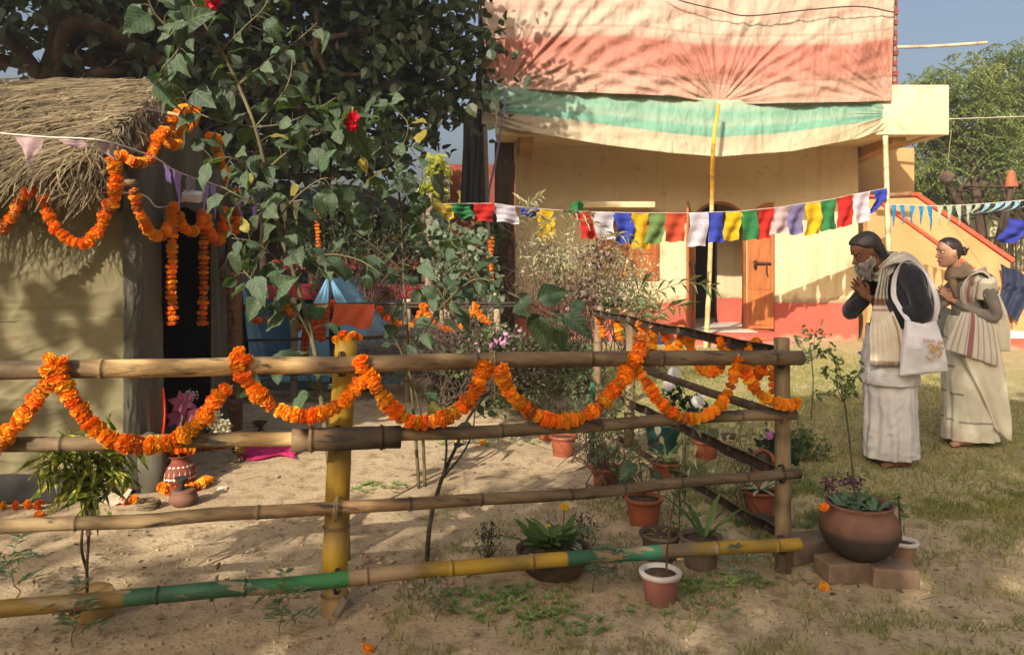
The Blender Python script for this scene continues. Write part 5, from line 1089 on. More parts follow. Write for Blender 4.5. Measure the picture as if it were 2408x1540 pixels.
flags = [(1012, 1060, 44, 'yellow', .5, .9), (1062, 1110, 36, 'green', .35, .3), (1112, 1160, 46, 'red', .1, .2), (1163, 1215, 40, 'white', .2, .4), (1218, 1262, 30, 'blue', .9, .9), (1264, 1304, 76, 'yellow', .05, .3), (1318, 1352, 26, 'green', 2.3, 1.0), (1352, 1392, 66, 'red', .35, .8), (1396, 1444, 66, 'white', .15, .6), (1442, 1484, 78, 'blue', .25, .6), (1484, 1524, 82, 'yellow', .05, .3), (1524, 1564, 78, 'pale_green', .15, -.5), (1568, 1616, 68, 'orange', .2, -.7), (1619, 1664, 80, 'white', .03, .2), (1664, 1702, 76, 'blue', .03, .3), (1703, 1744, 68, 'yellow', .08, -.4), (1744, 1782, 74, 'green', .03, .2), (1782, 1816, 74, 'red', .05, -.2), (1816, 1854, 68, 'pinkish', .12, -.5), (1854, 1892, 70, 'purple', .08, -.3), (1893, 1930, 72, 'yellow', .03, .2), (1930, 1966, 74, 'green', .03, -.1), (1968, 2006, 74, 'red', .05, .2), (2008, 2046, 70, 'white', .05, -.2), (2052, 2084, 56, 'blue', .3, -.5)]
for q, (a, b, h, c, lf, yw) in enumerate(flags):
    mid = fdp((a + b) / 2); me = cloth_mesh(fl(a), fl(b), 0, h / F * mid * (1.0 if lf < .8 else 1.35) * random.uniform(.92, 1.07), FM[c], lf, yw, sd=q * 1.7, waves=random.uniform(.018, .036) + .015 * (lf > .2), taper=.45 if c == 'blue' and a > 2040 else random.uniform(-.1, .14))
    o = link('flag', me, pf); o.matrix_parent_inverse = wmat(pf).inverted()
def pennants(name, pts, items, label, mats, h, parent_label='bunting'):
    root = empty(name, pts[0], label, 'bunting'); sp = spline(pts, 12); m = MB(); m.tube(sp, .004, 5); m.build('string', white_cord, root)
    L = [0]
    for a, b in zip(sp, sp[1:]): L.append(L[-1] + (b - a).length)
    A = np.array([tuple(p) for p in sp]); tot = L[-1]
    at = lambda t: Vector([float(np.interp(t * tot, L, A[:, k_])) for k_ in range(3)])
    for q, (t0, t1, mk, hh, lf, yw, tri) in enumerate(items):
        o = link('pennant', cloth_mesh(at(t0), at(t1), 0, hh, mats[mk], lf, yw, sd=q * 2.1, nx=6, ny=8, waves=.012, tri=tri), root); o.matrix_parent_inverse = wmat(root).inverted()
PM = dict(purple=M('pennant_purple', C(176, 146, 206), C(150, 120, 180), rough=.8, ns=25, trans=.3, tcol=(1, 1, 1.1)), pink=M('pennant_pink', C(188, 160, 158), C(150, 124, 124), rough=.8, ns=25, trans=.3, tcol=(1, 1, 1)), grey=M('pennant_grey', C(170, 166, 166), C(110, 108, 110), rough=.8, ns=30, trans=.3, tcol=(1, 1, 1)), beige=M('pennant_beige', C(190, 180, 140), C(150, 146, 110), rough=.8, ns=14, trans=.3, tcol=(1, 1, 1)))
pennants('hut_bunting', [P(-40, 310, 3.98), P(100, 322, 3.98), P(245, 332, 4.02), P(365, 372, 4.5), P(420, 405, 5.1), P(525, 442, 6.0), P(600, 480, 6.8), P(720, 470, 7.6)],
         [(.035, .075, 'pink', .15, .2, .3, True), (.095, .125, 'pink', .06, .7, .9, False), (.135, .165, 'pink', .11, .5, .9, True), (.29, .335, 'purple', .13, .4, .7, False), (.375, .425, 'purple', .24, .05, .1, True), (.44, .48, 'grey', .15, .2, .5, False), (.50, .54, 'purple', .25, .1, .2, True), (.55, .585, 'purple', .26, .05, .2, True), (.70, .73, 'purple', .2, .3, .5, True), (.78, .81, 'purple', .22, .2, -.3, True), (.90, .93, 'beige', .26, .0, .2, True), (.945, .975, 'beige', .26, .0, .2, True)],
         'faded mauve and grey paper pennants strung across the shrine hut', PM, .2)
BM = dict(blue=M('pennant_blue', C(40, 140, 190), C(30, 110, 160), rough=.7, ns=20, trans=.4, tcol=(1, 1, 1)), pale=M('pennant_pale', C(176, 190, 168), C(140, 160, 140), rough=.8, ns=20, trans=.4, tcol=(1, 1, 1)), sky=M('pennant_sky', C(150, 190, 204), C(120, 160, 176), rough=.8, ns=20, trans=.4, tcol=(1, 1, 1)), navy=M('pennant_navy', C(50, 64, 104), C(170, 176, 190), rough=.8, ns=50, lo=.52, hi=.56, trans=.3, tcol=(1, 1, 1)))
its = []; bx = np.linspace(.015, .96, 17)
for i, t in enumerate(bx): its.append((t, t + (.036 if i != 11 else .05), 'blue' if i < 5 else ('pale' if i < 10 else ('sky' if i < 14 else 'navy')), [.34, .30, .30, .29, .38][i] if i < 5 else (.30 if i < 9 else .24), .1 if i < 9 else .9, .2 if i < 9 else -1.1, True))
pennants('blue_bunting', [P(2090, 481, 11.8), P(2200, 484, 11.5), P(2300, 480, 11.2), P(2420, 470, 10.8), P(2480, 464, 10.6)], its, 'blue and pale green triangular pennants strung from the right pole', BM, .3)
# ------------------------------------------------------------------ background hut, benches, tent
dh = empty('dark_hut', P(800, 760, 10.6), 'low dark shelter with black sheet roof behind the hibiscus', 'hut')
BH = 10.4
black_tarp = M('black_tarp', C(84, 78, 68), C(48, 44, 38), rough=.9, ns=3, bump=.4, bs=6, dist=.03, spec=.1)
m = MB(); rows = []
for v in np.linspace(0, 1, 14):
    rows.append([P(x, interp(x, [430, 600, 815, 830, 900, 1000, 1018], [470, 450, 432, 434, 455, 500, 520]) + v * interp(x, [430, 830, 1018], [60, 40, 78]) + 5 * fbm((x * .02, v * 3, 0), 2), BH + 2.2 - 2.6 * v) for x in np.linspace(430, 1018, 50)])
m.grid(rows, flip=True); m.build('roof_sheet', black_tarp, dh)
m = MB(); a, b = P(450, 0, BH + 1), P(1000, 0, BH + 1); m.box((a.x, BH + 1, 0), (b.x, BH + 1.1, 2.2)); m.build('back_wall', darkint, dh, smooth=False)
for px in (620, 735, 1000): culm([P(px, 745, BH - .4), P(px, 500, BH - .4)], .05, lambda t: C(110, 92, 76), [.3, .6]).build('post', bamboo, dh)
culm([P(1008, 690, 9.5), P(1012, 560, 9.5), P(1008, 455, 9.5)], .05, lambda t: C(140, 124, 104), [.3, .6]).build('post', bamboo, dh)
redcl = M('red_cloth', C(150, 48, 46), C(116, 36, 38), rough=.8, ns=3, bump=.3, bs=10)
for (ya, yb, xa, xb, dd, lab) in ((612, 634, 640, 1010, 9.9, 'upper red painted beam of the shelter behind the tent'), (668, 704, 590, 1030, 9.7, 'lower red painted bench board behind the tent')):
    m = MB(); a, b = P(xa, ya, dd), P(xb, yb, dd); m.box((a.x, dd, b.z), (b.x, dd + .35, a.z), jit=.01); tag(m.build('red_board', redcl, None, smooth=False, bevel=.01), lab, 'board')
tent_m = M('tent_blue', C(128, 176, 202), C(102, 152, 182), rough=.45, ns=2.5, bump=.35, bs=8, dist=.02, trans=.2, tcol=(1, 1.1, 1.2), spec=.4)
def tent(xl, xr, yb, xa, ya, d, dep, label, mat):
    t = empty('tent', P(xa, yb, d), label, 'tent'); A = P(xa, ya, d); Lf = P(xl, yb, d); Rt = P(xr, yb, d); Lf.z = Rt.z = .01; A2 = A + Vector((.3, dep, -.05)); L2 = Lf + Vector((.2, dep, 0)); R2 = Rt + Vector((.35, dep, 0))
    def panel(a, b, c, d_, n=16, sag=.05):
        m = MB(); rows = []
        for i in range(n + 1):
            v = i / n; l, r = a.lerp(d_, v), b.lerp(c, v); nn = (b - a).cross(d_ - a).normalized()
            rows.append([l.lerp(r, u) + nn * (-sag * math.sin(math.pi * u) * math.sin(math.pi * v) + .012 * fbm((u * 5, v * 6, xl), 3)) for u in np.linspace(0, 1, n + 1)])
        m.grid(rows); return m
    panel(A, A2, R2, Rt).build('side_panel', mat, t); panel(A2, A, Lf, L2).build('side_panel', mat, t)
    mid = A.lerp((Lf + Rt) / 2, 1.0); Am = A + Vector((0, -.01, 0)); Lm = Lf.lerp(Rt, .46); 
    panel(Am, Am + Vector((.01, 0, 0)), Lm, Lf, sag=.03).build('front_flap', mat, t)
    Rm = Lf.lerp(Rt, .62); panel(Am + Vector((.03, 0, 0)), Am + Vector((.04, 0, 0)), Rt, Rm, sag=.03).build('front_flap', mat, t)
    m = MB(); m.tube([A + Vector((.02, -.02, 0)), Lf.lerp(Rt, .55) + Vector((0, -.02, 0))], .008, 5); m.build('zip', iron, t)
tent(640, 935, 905, 770, 650, 8.9, 2.2, 'blue ridge tent standing behind the orange cloths', tent_m)
tent(500, 650, 900, 560, 650, 9.2, 2.0, 'dark blue tent half hidden behind the carved post', M('tent_dark', C(84, 116, 138), C(66, 94, 116), rough=.5, ns=2.5, bump=.3, bs=8))
m = MB(); rows = [[P(x, y, 2700 / (y - 600)) + Vector((0, 0, .03 + .02 * fbm((x * .02, y * .05, 0), 3))) for x in np.linspace(590 + (915 - y) * 2, 900 - (915 - y), 30)] for y in np.linspace(925, 893, 8)]
m.grid(rows); tag(m.build('plastic_sheet', black_tarp, None), 'crumpled black plastic sheet on the ground before the blue tent', 'sheet')
# cloths over the back fence
def hung_cloth(name, xa, xb, yt, yb, d, mat, label, over=.25, sd=0, slant=0):
    m = MB(); rows = []
    for v in np.linspace(-over, 1, 22):
        row = []
        for u in np.linspace(0, 1, 22):
            x = lerp(xa, xb, u) + 5 * math.sin(v * 3 + sd) + slant * v; y = yt + (yb - yt) * abs(v) + (4 * math.sin(u * 9 + sd) + 10 * (u - .5) * math.sin(sd)) * max(0, v)
            row.append(P(x, y, d + (.05 if v < 0 else -.03) + .02 * math.sin(u * 15 + v * 4 + sd)))
        rows.append(row)
    m.grid(rows, flip=True); return tag(m.build(name, mat, None), label, 'cloth')
def plaid(N, L, cur, mixc, vec, pr):
    w_ = N.new('ShaderNodeTexWave'); w_.bands_direction = 'Z'; w_.inputs['Scale'].default_value = 6; w_.inputs['Distortion'].default_value = .6; L.new(vec(None), w_.inputs['Vector'])
    r = N.new('ShaderNodeMapRange'); r.inputs[1].default_value = .7; r.inputs[2].default_value = .95; L.new(w_.outputs[0], r.inputs[0]); return mixc(r.outputs[0], cur, C(150, 60, 40))
oc = M('orange_cloth', C(226, 112, 66), C(212, 96, 54), rough=.85, ns=8, trans=.25, tcol=(1.1, .9, .8), bump=.2, bs=60)
oc2 = M('orange_plaid', C(206, 96, 40), C(180, 80, 34), rough=.85, ns=8, trans=.25, tcol=(1.1, .9, .8), extra=plaid)
hung_cloth('orange_cloth', 780, 876, 714, 768, D2 - .04, oc, 'plain orange towel hung over the back fence', sd=1)
hung_cloth('orange_plaid_cloth', 735, 772, 712, 800, D2 - .04, oc2, 'orange checked cloth hung over the back fence', sd=2)
hung_cloth('orange_plaid_cloth', 722, 742, 735, 870, D2 - .02, oc2, 'long brownish orange cloth hanging beside the checked cloth', sd=4, slant=-22)
# straw bundle and dry brush heap behind the fence
def strand_heap(name, c, rx, ry, h, n, L, mat, label, cat, w_=.004, tilt=.4):
    m = MB()
    for q in range(n):
        a = random.random() * 6.28; r = math.sqrt(random.random()); p = Vector(c) + Vector((math.cos(a) * r * rx, math.sin(a) * r * ry, random.random() * h * (1 - r * .6))); d = Vector((random.gauss(.8, .5), random.gauss(0, .5), random.gauss(0, tilt))).normalized(); s = d.cross(Vector((0, -.6, .8))).normalized() * w_; l = L * random.uniform(.5, 1.2); b = Vector((0, 0, -random.random() * .15 * l))
        i = [m.vert(v_) for v_ in (p - d * l / 2 - s, p - d * l / 2 + s, p + s - b * .5, p - s - b * .5, p + d * l / 2 + b)]; m.face(i[0], i[1], i[2], i[3]); m.face(i[3], i[2], i[4])
    return tag(m.build(name, mat, None, smooth=False), label, cat)
strand_heap('straw_heap', P(925, 880, 8.3) , .55, .3, .55, 700, .5, straw, 'heap of dry straw and cut stalks behind the back fence', 'straw')
strand_heap('dry_straw', P(700, 935, 8.0), .9, .25, .05, 400, .4, straw, 'thin scatter of dry stalks before the tents', 'straw', tilt=.05)
# ------------------------------------------------------------------ things about the stair and the far right
nv = M('navy_cloth', C(46, 52, 76), C(34, 38, 58), rough=.85, ns=6, trans=.05, bump=.25, bs=20)
m = MB(); rows = []
for v in np.linspace(0, 1, 26):
    rows.append([P(lerp(lerp(2352, 2352, v), lerp(2425, 2400, v), u) + 6 * math.sin(v * 5), lerp(620 + 40 * max(0, u - .1), lerp(736, 752, u), v) + 4 * math.sin(u * 8), 12.9 - .08 + .035 * math.sin(u * 14 + v * 2)) for u in np.linspace(0, 1, 26)])
m.grid(rows, flip=True); tag(m.build('navy_cloth', nv, None), 'navy blue shawl hung over the lower end of the stair wall', 'cloth')
hp = empty('hanging_pot', P(2226, 418, 16), 'round brown clay pot hanging in the neem tree', 'pot'); c = P(2226, 418, 16); m = MB(); m.lathe([(.001, -.13), (.08, -.12), (.125, -.06), (.14, 0), (.12, .07), (.085, .10), (.09, .125), (.07, .125), (.065, .10), (.001, .09)], 20, c); m.build('body', claydark, hp)
m = MB(); m.tube([c + Vector((0, 0, .1)), c + Vector((.1, 0, 1.0))], .006, 5); m.build('string', rope, hp)
lp = empty('cone_lamp', P(2372, 640, 17), 'tapered terracotta shade on top of a bare trunk at the right edge', 'lamp'); c = P(2378, 440, 17); m = MB(); m.lathe([(.135, 0), (.14, .01), (.075, .32), (.04, .37), (.001, .38)], 18, c); m.build('shade', terra, lp); m = MB(); m.tube([P(2345, 700, 17), P(2360, 560, 17), P(2378, 440, 17)], [.07, .055, .05], 9); m.build('stand', barkm, lp)
for px, top, w_, d, lab in ((2318, 470, .30, 27, 'pale square pillar seen between the neem trunks'), (2262, 480, .10, 24, 'thin whitewashed post left of the neem trunks')):
    a = P(px, top, d); m = MB(); m.box((a.x - w_ / 2, d, 0), (a.x + w_ / 2, d + w_, a.z)); tag(m.build('white_pillar', stone_w, None, smooth=False, bevel=.02), lab, 'pillar')
pk = empty('picket_fence', P(2370, 640, 22), 'thin bamboo picket fence far behind the stair', 'fence'); m = MB(); m.tube([P(2300, 560, 22), P(2480, 556, 22)], .025, 6); m.build('rail', greywood, pk); m = MB(); m.box((-.02, -.015, 0), (.02, .015, 1.3)); pm = m.mesh(greywood, False, 'picket')
for px in np.arange(2300, 2470, 7.5):
    b = P(px, 0, 22); o = link('picket', pm, pk); o.matrix_parent_inverse = wmat(pk).inverted(); o.matrix_basis = Matrix.Translation((b.x, 21.97, random.uniform(.95, 1.1) - .4)) @ Matrix.Rotation(random.gauss(0, .03), 4, 'Y')
m = MB(); a, b = P(2270, 640, 25), P(2500, 600, 25); m.box((a.x, 25, 0), (b.x, 25.4, 1.1)); tag(m.build('garden_wall', wall_t, None, smooth=False), 'low tan wall far behind the picket fence', 'wall')
bfm = M('blue_flag', C(52, 60, 160), C(44, 50, 130), rough=.8, ns=4, trans=.3, tcol=(1, 1, 1.2)); o = link('blue_flag', cloth_mesh(P(2372, 512, 15), P(2420, 520, 15), 0, .5, bfm, .5, -.8, waves=.05)); tag(o, 'single blue cloth flag at the right picture edge', 'flag')
o = link('blue_sheet', cloth_mesh(P(975, 470, 16), P(1060, 470, 16), 0, .5, bfm, 0, 0, waves=.05)); tag(o, 'blue plastic sheet seen in the gap left of the house', 'sheet')
# dark bag with a rolled white paper on it, beside the stair foot
c = P(2190, 790, 11.2); bag = empty('dark_bag', c, 'black bag with a white paper roll on top, standing between the two people', 'bag'); m = MB(); m.ell(c + Vector((0, 0, .2)), (.42, .25, .26), 18, 12); m.build('body', blackcloth, bag)
rc = P(2172, 748, 10.95); m = MB(); rot = Matrix.Rotation(R(90), 3, 'X')
for r0, r1 in ((.03, .11),):
    rows = [[rc + Vector((math.cos(a) * rr, yy, math.sin(a) * rr)) for a in np.linspace(0, 2 * math.pi, 25)[:-1]] for rr, yy in ((.03, .1), (.03, -.1), (.11, -.1), (.11, .1), (.03, .1))]
    m.grid(rows, closed=True)
tag(m.build('paper_roll', stone_w, None), 'white paper roll lying on the black bag', 'roll')
# bucket by the wall, shoes by the step
def bucket(name, base, r0, r1, h, mat, label, handle=True, rimmat=None):
    b = empty(name, base, label, 'bucket'); m = MB(); m.lathe([(r0, 0), (lerp(r0, r1, .8), h * .8), (lerp(r0, r1, .82) + .006, h * .82), (r1, h * .94), (r1 + .014, h * .95), (r1 + .014, h), (r1 - .004, h), (r1 - .012, h * .93), (r0 - .01, .02), (.001, .015)], 28, base); m.build('body', mat, b)
    if handle: m = MB(); m.tube([Vector(base) + Vector((math.cos(a) * (r1 + .012), -.02 - .03 * math.sin(a), h * .9 + (-.13) * math.sin(a))) for a in np.linspace(0, math.pi, 14)], .004, 5); m.build('handle', iron, b)
    return b
bucket('blue_bucket', G(1552, 808), .11, .145, .29, M('blue_plastic', C(64, 84, 160), C(52, 68, 136), rough=.4, ns=4, spec=.45), 'blue plastic bucket standing against the red base of the house')
shoe_m = M('shoe_black', C(34, 32, 34), rough=.5)
for px, py, a, lab in ((1712, 806, .3, 'left black shoe of the pair by the door step'), (1732, 805, .5, 'right black shoe of the pair by the door step')):
    s = G(px, py + 12); m = MB(); rt = Matrix.Rotation(a, 3, 'Z')
    for t in np.linspace(0, 1, 8): pass
    rows = [[s + rt @ Vector((lerp(-.13, .13, t), math.sin(q) * w_, max(0, .5 + .5 * math.cos(q)) * hh + .004)) for q in np.linspace(0, 2 * math.pi, 13)[:-1]] for t, w_, hh in ((0, .02, .05), (.06, .035, .085), (.25, .038, .085), (.45, .040, .06), (.7, .048, .05), (.92, .036, .038), (1, .01, .02))]
    m.grid(rows, closed=True); tag(m.build('shoe', shoe_m, None), lab, 'shoe')
m = MB(); m.ell(G(2062, 832) + Vector((0, 0, .02)), (.3, .12, .03), 14, 8); tag(m.build('folded_cloth', nv, None), 'small folded dark cloth lying on the grass behind the man', 'cloth')
hx = empty('box_lantern', P(452, 462, 5.3), 'small white box lantern hanging on the string in the doorway', 'lantern'); c = P(452, 463, 5.3); m = MB(); m.box((-.062, -.05, -.03), (.062, .05, .03)); o = link('body', m.mesh(white_pl, False, 'body'), hx); o.rotation_euler = (.35, .1, .25); bvm = o.modifiers.new('b', 'BEVEL'); bvm.width = .006
m = MB(); m.tube([c + Vector((0, 0, .02)), P(430, 455, 5.3) + Vector((0, 0, .03))], .003, 5); m.build('string', white_cord, hx)
# ------------------------------------------------------------------ pots
def pot(name, base, rr, h, mat, label, rim=.012, taper=.72, rimmat=None, group=None, soilz=.85, ribs=0, rimh=.14, tilt=None, cat='pot', wob=0.0):
    """flower pot: body with rim (own part when of another colour) and soil"""
    b = Vector(base); b.z = gz(b.x, b.y) if abs(b.z) < 1e-6 else b.z
    t = empty(name, b, label, cat, group); r0 = rr * taper; rz = h * (1 - rimh); z0 = Vector((0, 0, -.01))
    prof = [(r0 * .96, 0), (r0, .006)]
    for q in range(1, 9):
        f = q / 9; prof.append((lerp(r0, rr - rim, f) + (.0016 * math.sin(q * 2.2) if ribs else 0), rz * f))
    prof += [(rr - rim, rz - .002)]
    inner = [(rr - rim * 1.1, h), (rr - rim * 1.6, h * .97), (lerp(r0, rr, .7) - rim, h * soilz), ]
    m = MB()
    if rimmat is None:
        m.lathe(prof + [(rr, rz + .003), (rr + .002, h * .985), (rr - .003, h)] + inner, 30, b + z0, wob=wob); m.build('body', mat, t)
    else:
        m.lathe(prof + [(rr - rim, h - .004), (rr - rim - .004, h - .004), (lerp(r0, rr, .7) - rim, h * soilz - .012)], 30, b + z0, wob=wob); m.build('body', mat, t); m = MB(); m.lathe([(rr - rim + .0005, rz), (rr, rz + .002), (rr + .004, h - .006), (rr + .001, h), (rr - rim * 1.1, h + .001)] + inner[1:], 30, b + z0, wob=wob); m.build('rim', rimmat, t)
    m = MB(); rs = lerp(r0, rr, .8) - rim * .9; m.lathe([(rs + .004, h * soilz + .003), (rs * .6, h * soilz + .012), (.001, h * soilz + .016)], 20, b + z0); m.build('soil', soil, t)
    if tilt is not None: t.rotation_euler = tilt
    return t
def plant(name, base, label, group=None, cat='plant'): return empty(name, base, label, cat, group)
def rosette(t, base, n, L, wd, mat, up=.7, name='leaf', seg=6, spread=1.0, curl=.5):
    """strap leaves as separate parts"""
    for q in range(n):
        a = q * 2.4 + random.gauss(0, .2); e = up * random.uniform(.6, 1.25); d = Vector((math.cos(a) * spread, math.sin(a) * spread, e)).normalized(); l = L * random.uniform(.65, 1.15); s = d.cross(Vector((0, 0, 1))).normalized(); rows = []
        p = Vector(base) + Vector((math.cos(a), math.sin(a), 0)) * .012; dd = d.copy()
        for i in range(seg + 1):
            f = i / seg; w_ = wd * (math.sin(math.pi * min(1, .12 + f * .88)) ** .7) * (1 if f < .99 else .1); nn = dd.cross(s)
            rows.append([p - s * w_, p - nn * w_ * .25, p + s * w_]); p = p + dd * (l / seg); dd = (dd + Vector((0, 0, -curl / seg * random.uniform(.6, 1.4)))).normalized()
        m = MB(); m.grid(rows); m.build(name, mat, t)
def sprig(t, pts, r0, r1, n, ls, mat, stem=twig, tpl='oval', wd=.6, start=.3, spread=.03, down=.2):
    sp = spline([Vector(p) for p in pts], 8); twigs('stem', stem, [(sp, r0, r1)], t, seg=6)
    if n:
        i = RNG.integers(int(start * len(sp)), len(sp), n); p = np.array([tuple(sp[k_]) for k_ in i]) + RNG.normal(size=(n, 3)) * spread * .3; d = rdirs(n, down); s_ = ls * RNG.uniform(.6, 1.2, n); scatter('leaves', mat, p, d, rdirs(n, -.9), s_, s_ * wd, tpl, t)
def feathery(base, h, label, n=7, group='feathery seedlings on the ground'):
    """young marigold plant: pinnate toothed leaves"""
    t = plant('marigold_seedling', base, label, group); b = Vector(base); ps, ds, ns = [], [], []; segs = [(rpath(b - Vector((0, 0, .01)), b + Vector((random.gauss(0, .02), random.gauss(0, .02), h)), .05), .003, .0015)]
    for q in range(n):
        a = q * 2.4; z = h * (.25 + .75 * q / n); s0 = b + Vector((0, 0, z)); d = Vector((math.cos(a), math.sin(a), .45)).normalized(); L = h * random.uniform(.45, .7); e = s0 + d * L + Vector((0, 0, -.25 * L)); sp = spline([s0, s0 + d * L * .55 + Vector((0, 0, .02)), e], 6); segs.append((sp, .0016, .0008))
        for k_ in range(11):
            f = .2 + .8 * k_ / 11; p = sp[int(f * (len(sp) - 1))]; sd_ = d.cross(Vector((0, 0, 1))).normalized() * (1 if k_ % 2 else -1); ps.append(tuple(p)); ds.append(tuple(sd_ + d * .6 + Vector((0, 0, random.gauss(.05, .15))))); ns.append((random.gauss(0, .2), random.gauss(0, .2), 1))
    twigs('stem', greenstem, segs, t, seg=4); k_ = len(ps); s_ = h * .26 * RNG.uniform(.7, 1.15, k_); scatter('leaves', leaf_blue, np.array(ps), np.array(ds), np.array(ns), s_, s_ * .28, 'lance', t); return t
# big round clay pot on two bricks with a sapling
bt = .088
bm_ = MB(); bm_.box((-.100, -.075, 0), (.100, .075, bt), jit=.007); bme = bm_.mesh(brickm, False, 'brick')
for x, y, a, lab in ((1.535, 3.56, .10, 'left mud brick carrying the big round clay pot'), (1.735, 3.51, -.08, 'right mud brick carrying the big round clay pot'), (1.42, 3.80, .5, 'brown brick lying behind the right corner post'), (1.50, 3.86, .2, 'brick end behind the big round clay pot')):
    o = link('brick', bme); o.location = (x, y, gz(x, y) - .005); o.rotation_euler = (0, random.gauss(0, .01), a); bv = o.modifiers.new('b', 'BEVEL'); bv.width = .008; bv.segments = 2; tag(o, lab, 'brick', 'bricks by the corner post')
bpz = Vector((1.625, 3.58, bt + .004)); big = empty('round_clay_pot', bpz, 'big round clay pot with darker lower belly standing on bricks', 'pot')
m = MB(); BR, BD_ = C(130, 92, 76), C(68, 58, 52)
prof = [(.03, 0), (.085, .004), (.125, .03), (.160, .075), (.176, .12), (.178, .145), (.170, .175), (.155, .205), (.143, .222), (.141, .234), (.150, .246), (.152, .254), (.143, .256), (.132, .240), (.001, .228)]
m.lathe(prof, 40, bpz, cols=[BD_] * 5 + [C(110, 84, 68)] + [BR] * 7 + [soil and C(80, 64, 50)] * 2, wob=.006); m.build('body', M('dark_base_clay', (1, 1, 1), (.72, .68, .66), attr=True, rough=.75, ns=9, bump=.25, bs=50, dist=.003, col3=C(60, 52, 46), ns3=5, lo3=.62, hi3=.75), big)  # clay tone gets darker towards the base
pl = plant('succulent', bpz + Vector((0, 0, .23)), 'grey green succulent filling the big round clay pot')
succ = M('leaf_succulent', C(100, 122, 88), C(78, 104, 72), rough=.5, ns=5, rnd=.2, trans=.15)
for q in range(7):
    a = q * 1.05; c = bpz + Vector((math.cos(a) * .085 * (q > 0), math.sin(a) * .07 * (q > 0), .232)); rosette(pl, c, 7, .085, .012, succ, up=.8, curl=.5, seg=4)
pt = plant('purple_mum', bpz + Vector((-.1, .08, .22)), 'withered purple flowers at the back rim of the big clay pot'); p = blob_pts([(bpz.x - .1, bpz.y + .1, .40, .05, .04, .04), (bpz.x + .02, bpz.y + .12, .40, .06, .04, .035)], 160, .6); scatter('petals', M('purple_petal', C(112, 72, 96), C(80, 56, 70), rough=.7, ns=9, isl=.3), p, rdirs(160, 0), rdirs(160, 0), .022, .012, 'oval', pt, 'stuff')
tr = plant('sapling', bpz + Vector((0, .02, .23)), 'thin young sapling growing out of the big round clay pot', cat='sapling')
b0 = P(2010, 1160, 3.6)
sprig(tr, [b0, P(2000, 1060, 3.6), P(1988, 960, 3.6), P(1975, 900, 3.6)], .005, .003, 4, .04, leaf_gen, start=.6)
for e in ((1915, 930), (1935, 870), (1968, 835), (2000, 880), (2020, 920), (2035, 860), (1950, 810)):
    sprig(tr, [P(1983, 945, 3.6), P((1983 + e[0]) / 2, (920 + e[1]) / 2, 3.58 + random.gauss(0, .05)), P(e[0], e[1], 3.58 + random.gauss(0, .08))], .002, .001, 15, .036, leaf_gen, start=.25, spread=.03)
g2 = G(1908, 985); tr = plant('sapling', g2, 'thin sapling standing on the grass beyond the corner post', cat='sapling')
sprig(tr, [g2, P(1912, 900, g2.y), P(1908, 830, g2.y)], .006, .004, 0, .05, leaf_gen)
for e in ((1870, 800), (1895, 760), (1925, 750), (1945, 780), (1880, 850), (1940, 830)): sprig(tr, [P(1909, 850, g2.y), P((1908 + e[0]) / 2, (830 + e[1]) / 2, g2.y), P(e[0], e[1], g2.y)], .003, .0015, 16, .06, leaf_gen, start=.3, spread=.05)
pot('white_rim_pot', G(2126, 1326), .064, .135, M('faded_pot', C(156, 118, 98), C(130, 98, 82), rough=.7, ns=6), 'small faded pot with white rim behind the big round clay pot', rimmat=white_pl)
ds_ = plant('withered_twig', G(2126, 1326) + Vector((0, 0, .12)), 'short dark dead stem in the small white rimmed pot'); b0 = P(2118, 1270, 3.72); sprig(ds_, [b0, P(2116, 1220, 3.72), P(2113, 1160, 3.72)], .007, .005, 9, .05, leaf_gen, start=.1)
# front pot with white rim
fp = G(1558, 1427); fp.y += .05
pot('white_rim_pot', fp, .089, .140, M('rosy_plastic', C(150, 92, 82), C(128, 80, 70), rough=.55, ns=5), 'rosy plastic pot with white rim standing before the fence', rimmat=white_pl, rimh=.17, ribs=0)
m = MB(); m.lathe([(.0775, .098), (.0815, .112)], 30, fp); 
ws = plant('whip_sapling', fp + Vector((.01, 0, .12)), 'bare whip like sapling in the front white rimmed pot', cat='sapling'); sprig(ws, [P(1567, 1352, 3.32), P(1570, 1280, 3.34), P(1585, 1180, 3.4), P(1610, 1080, 3.5), P(1612, 1030, 3.55)], .0055, .002, 4, .04, leaf_gen, start=.8); sprig(ws, [P(1584, 1190, 3.4), P(1545, 1110, 3.45), P(1510, 1060, 3.5), P(1480, 1020, 3.55)], .002, .0012, 5, .04, leaf_gen, start=.7)
p = np.array([tuple(P(1612 + random.gauss(0, 14), 1040 + random.gauss(0, 18), 3.55 + random.gauss(0, .02))) for q in range(26)]); scatter('leaves', leaf_pale, p, rdirs(26, 1.2), rdirs(26, -.8), .06, .022, 'lance', ws)
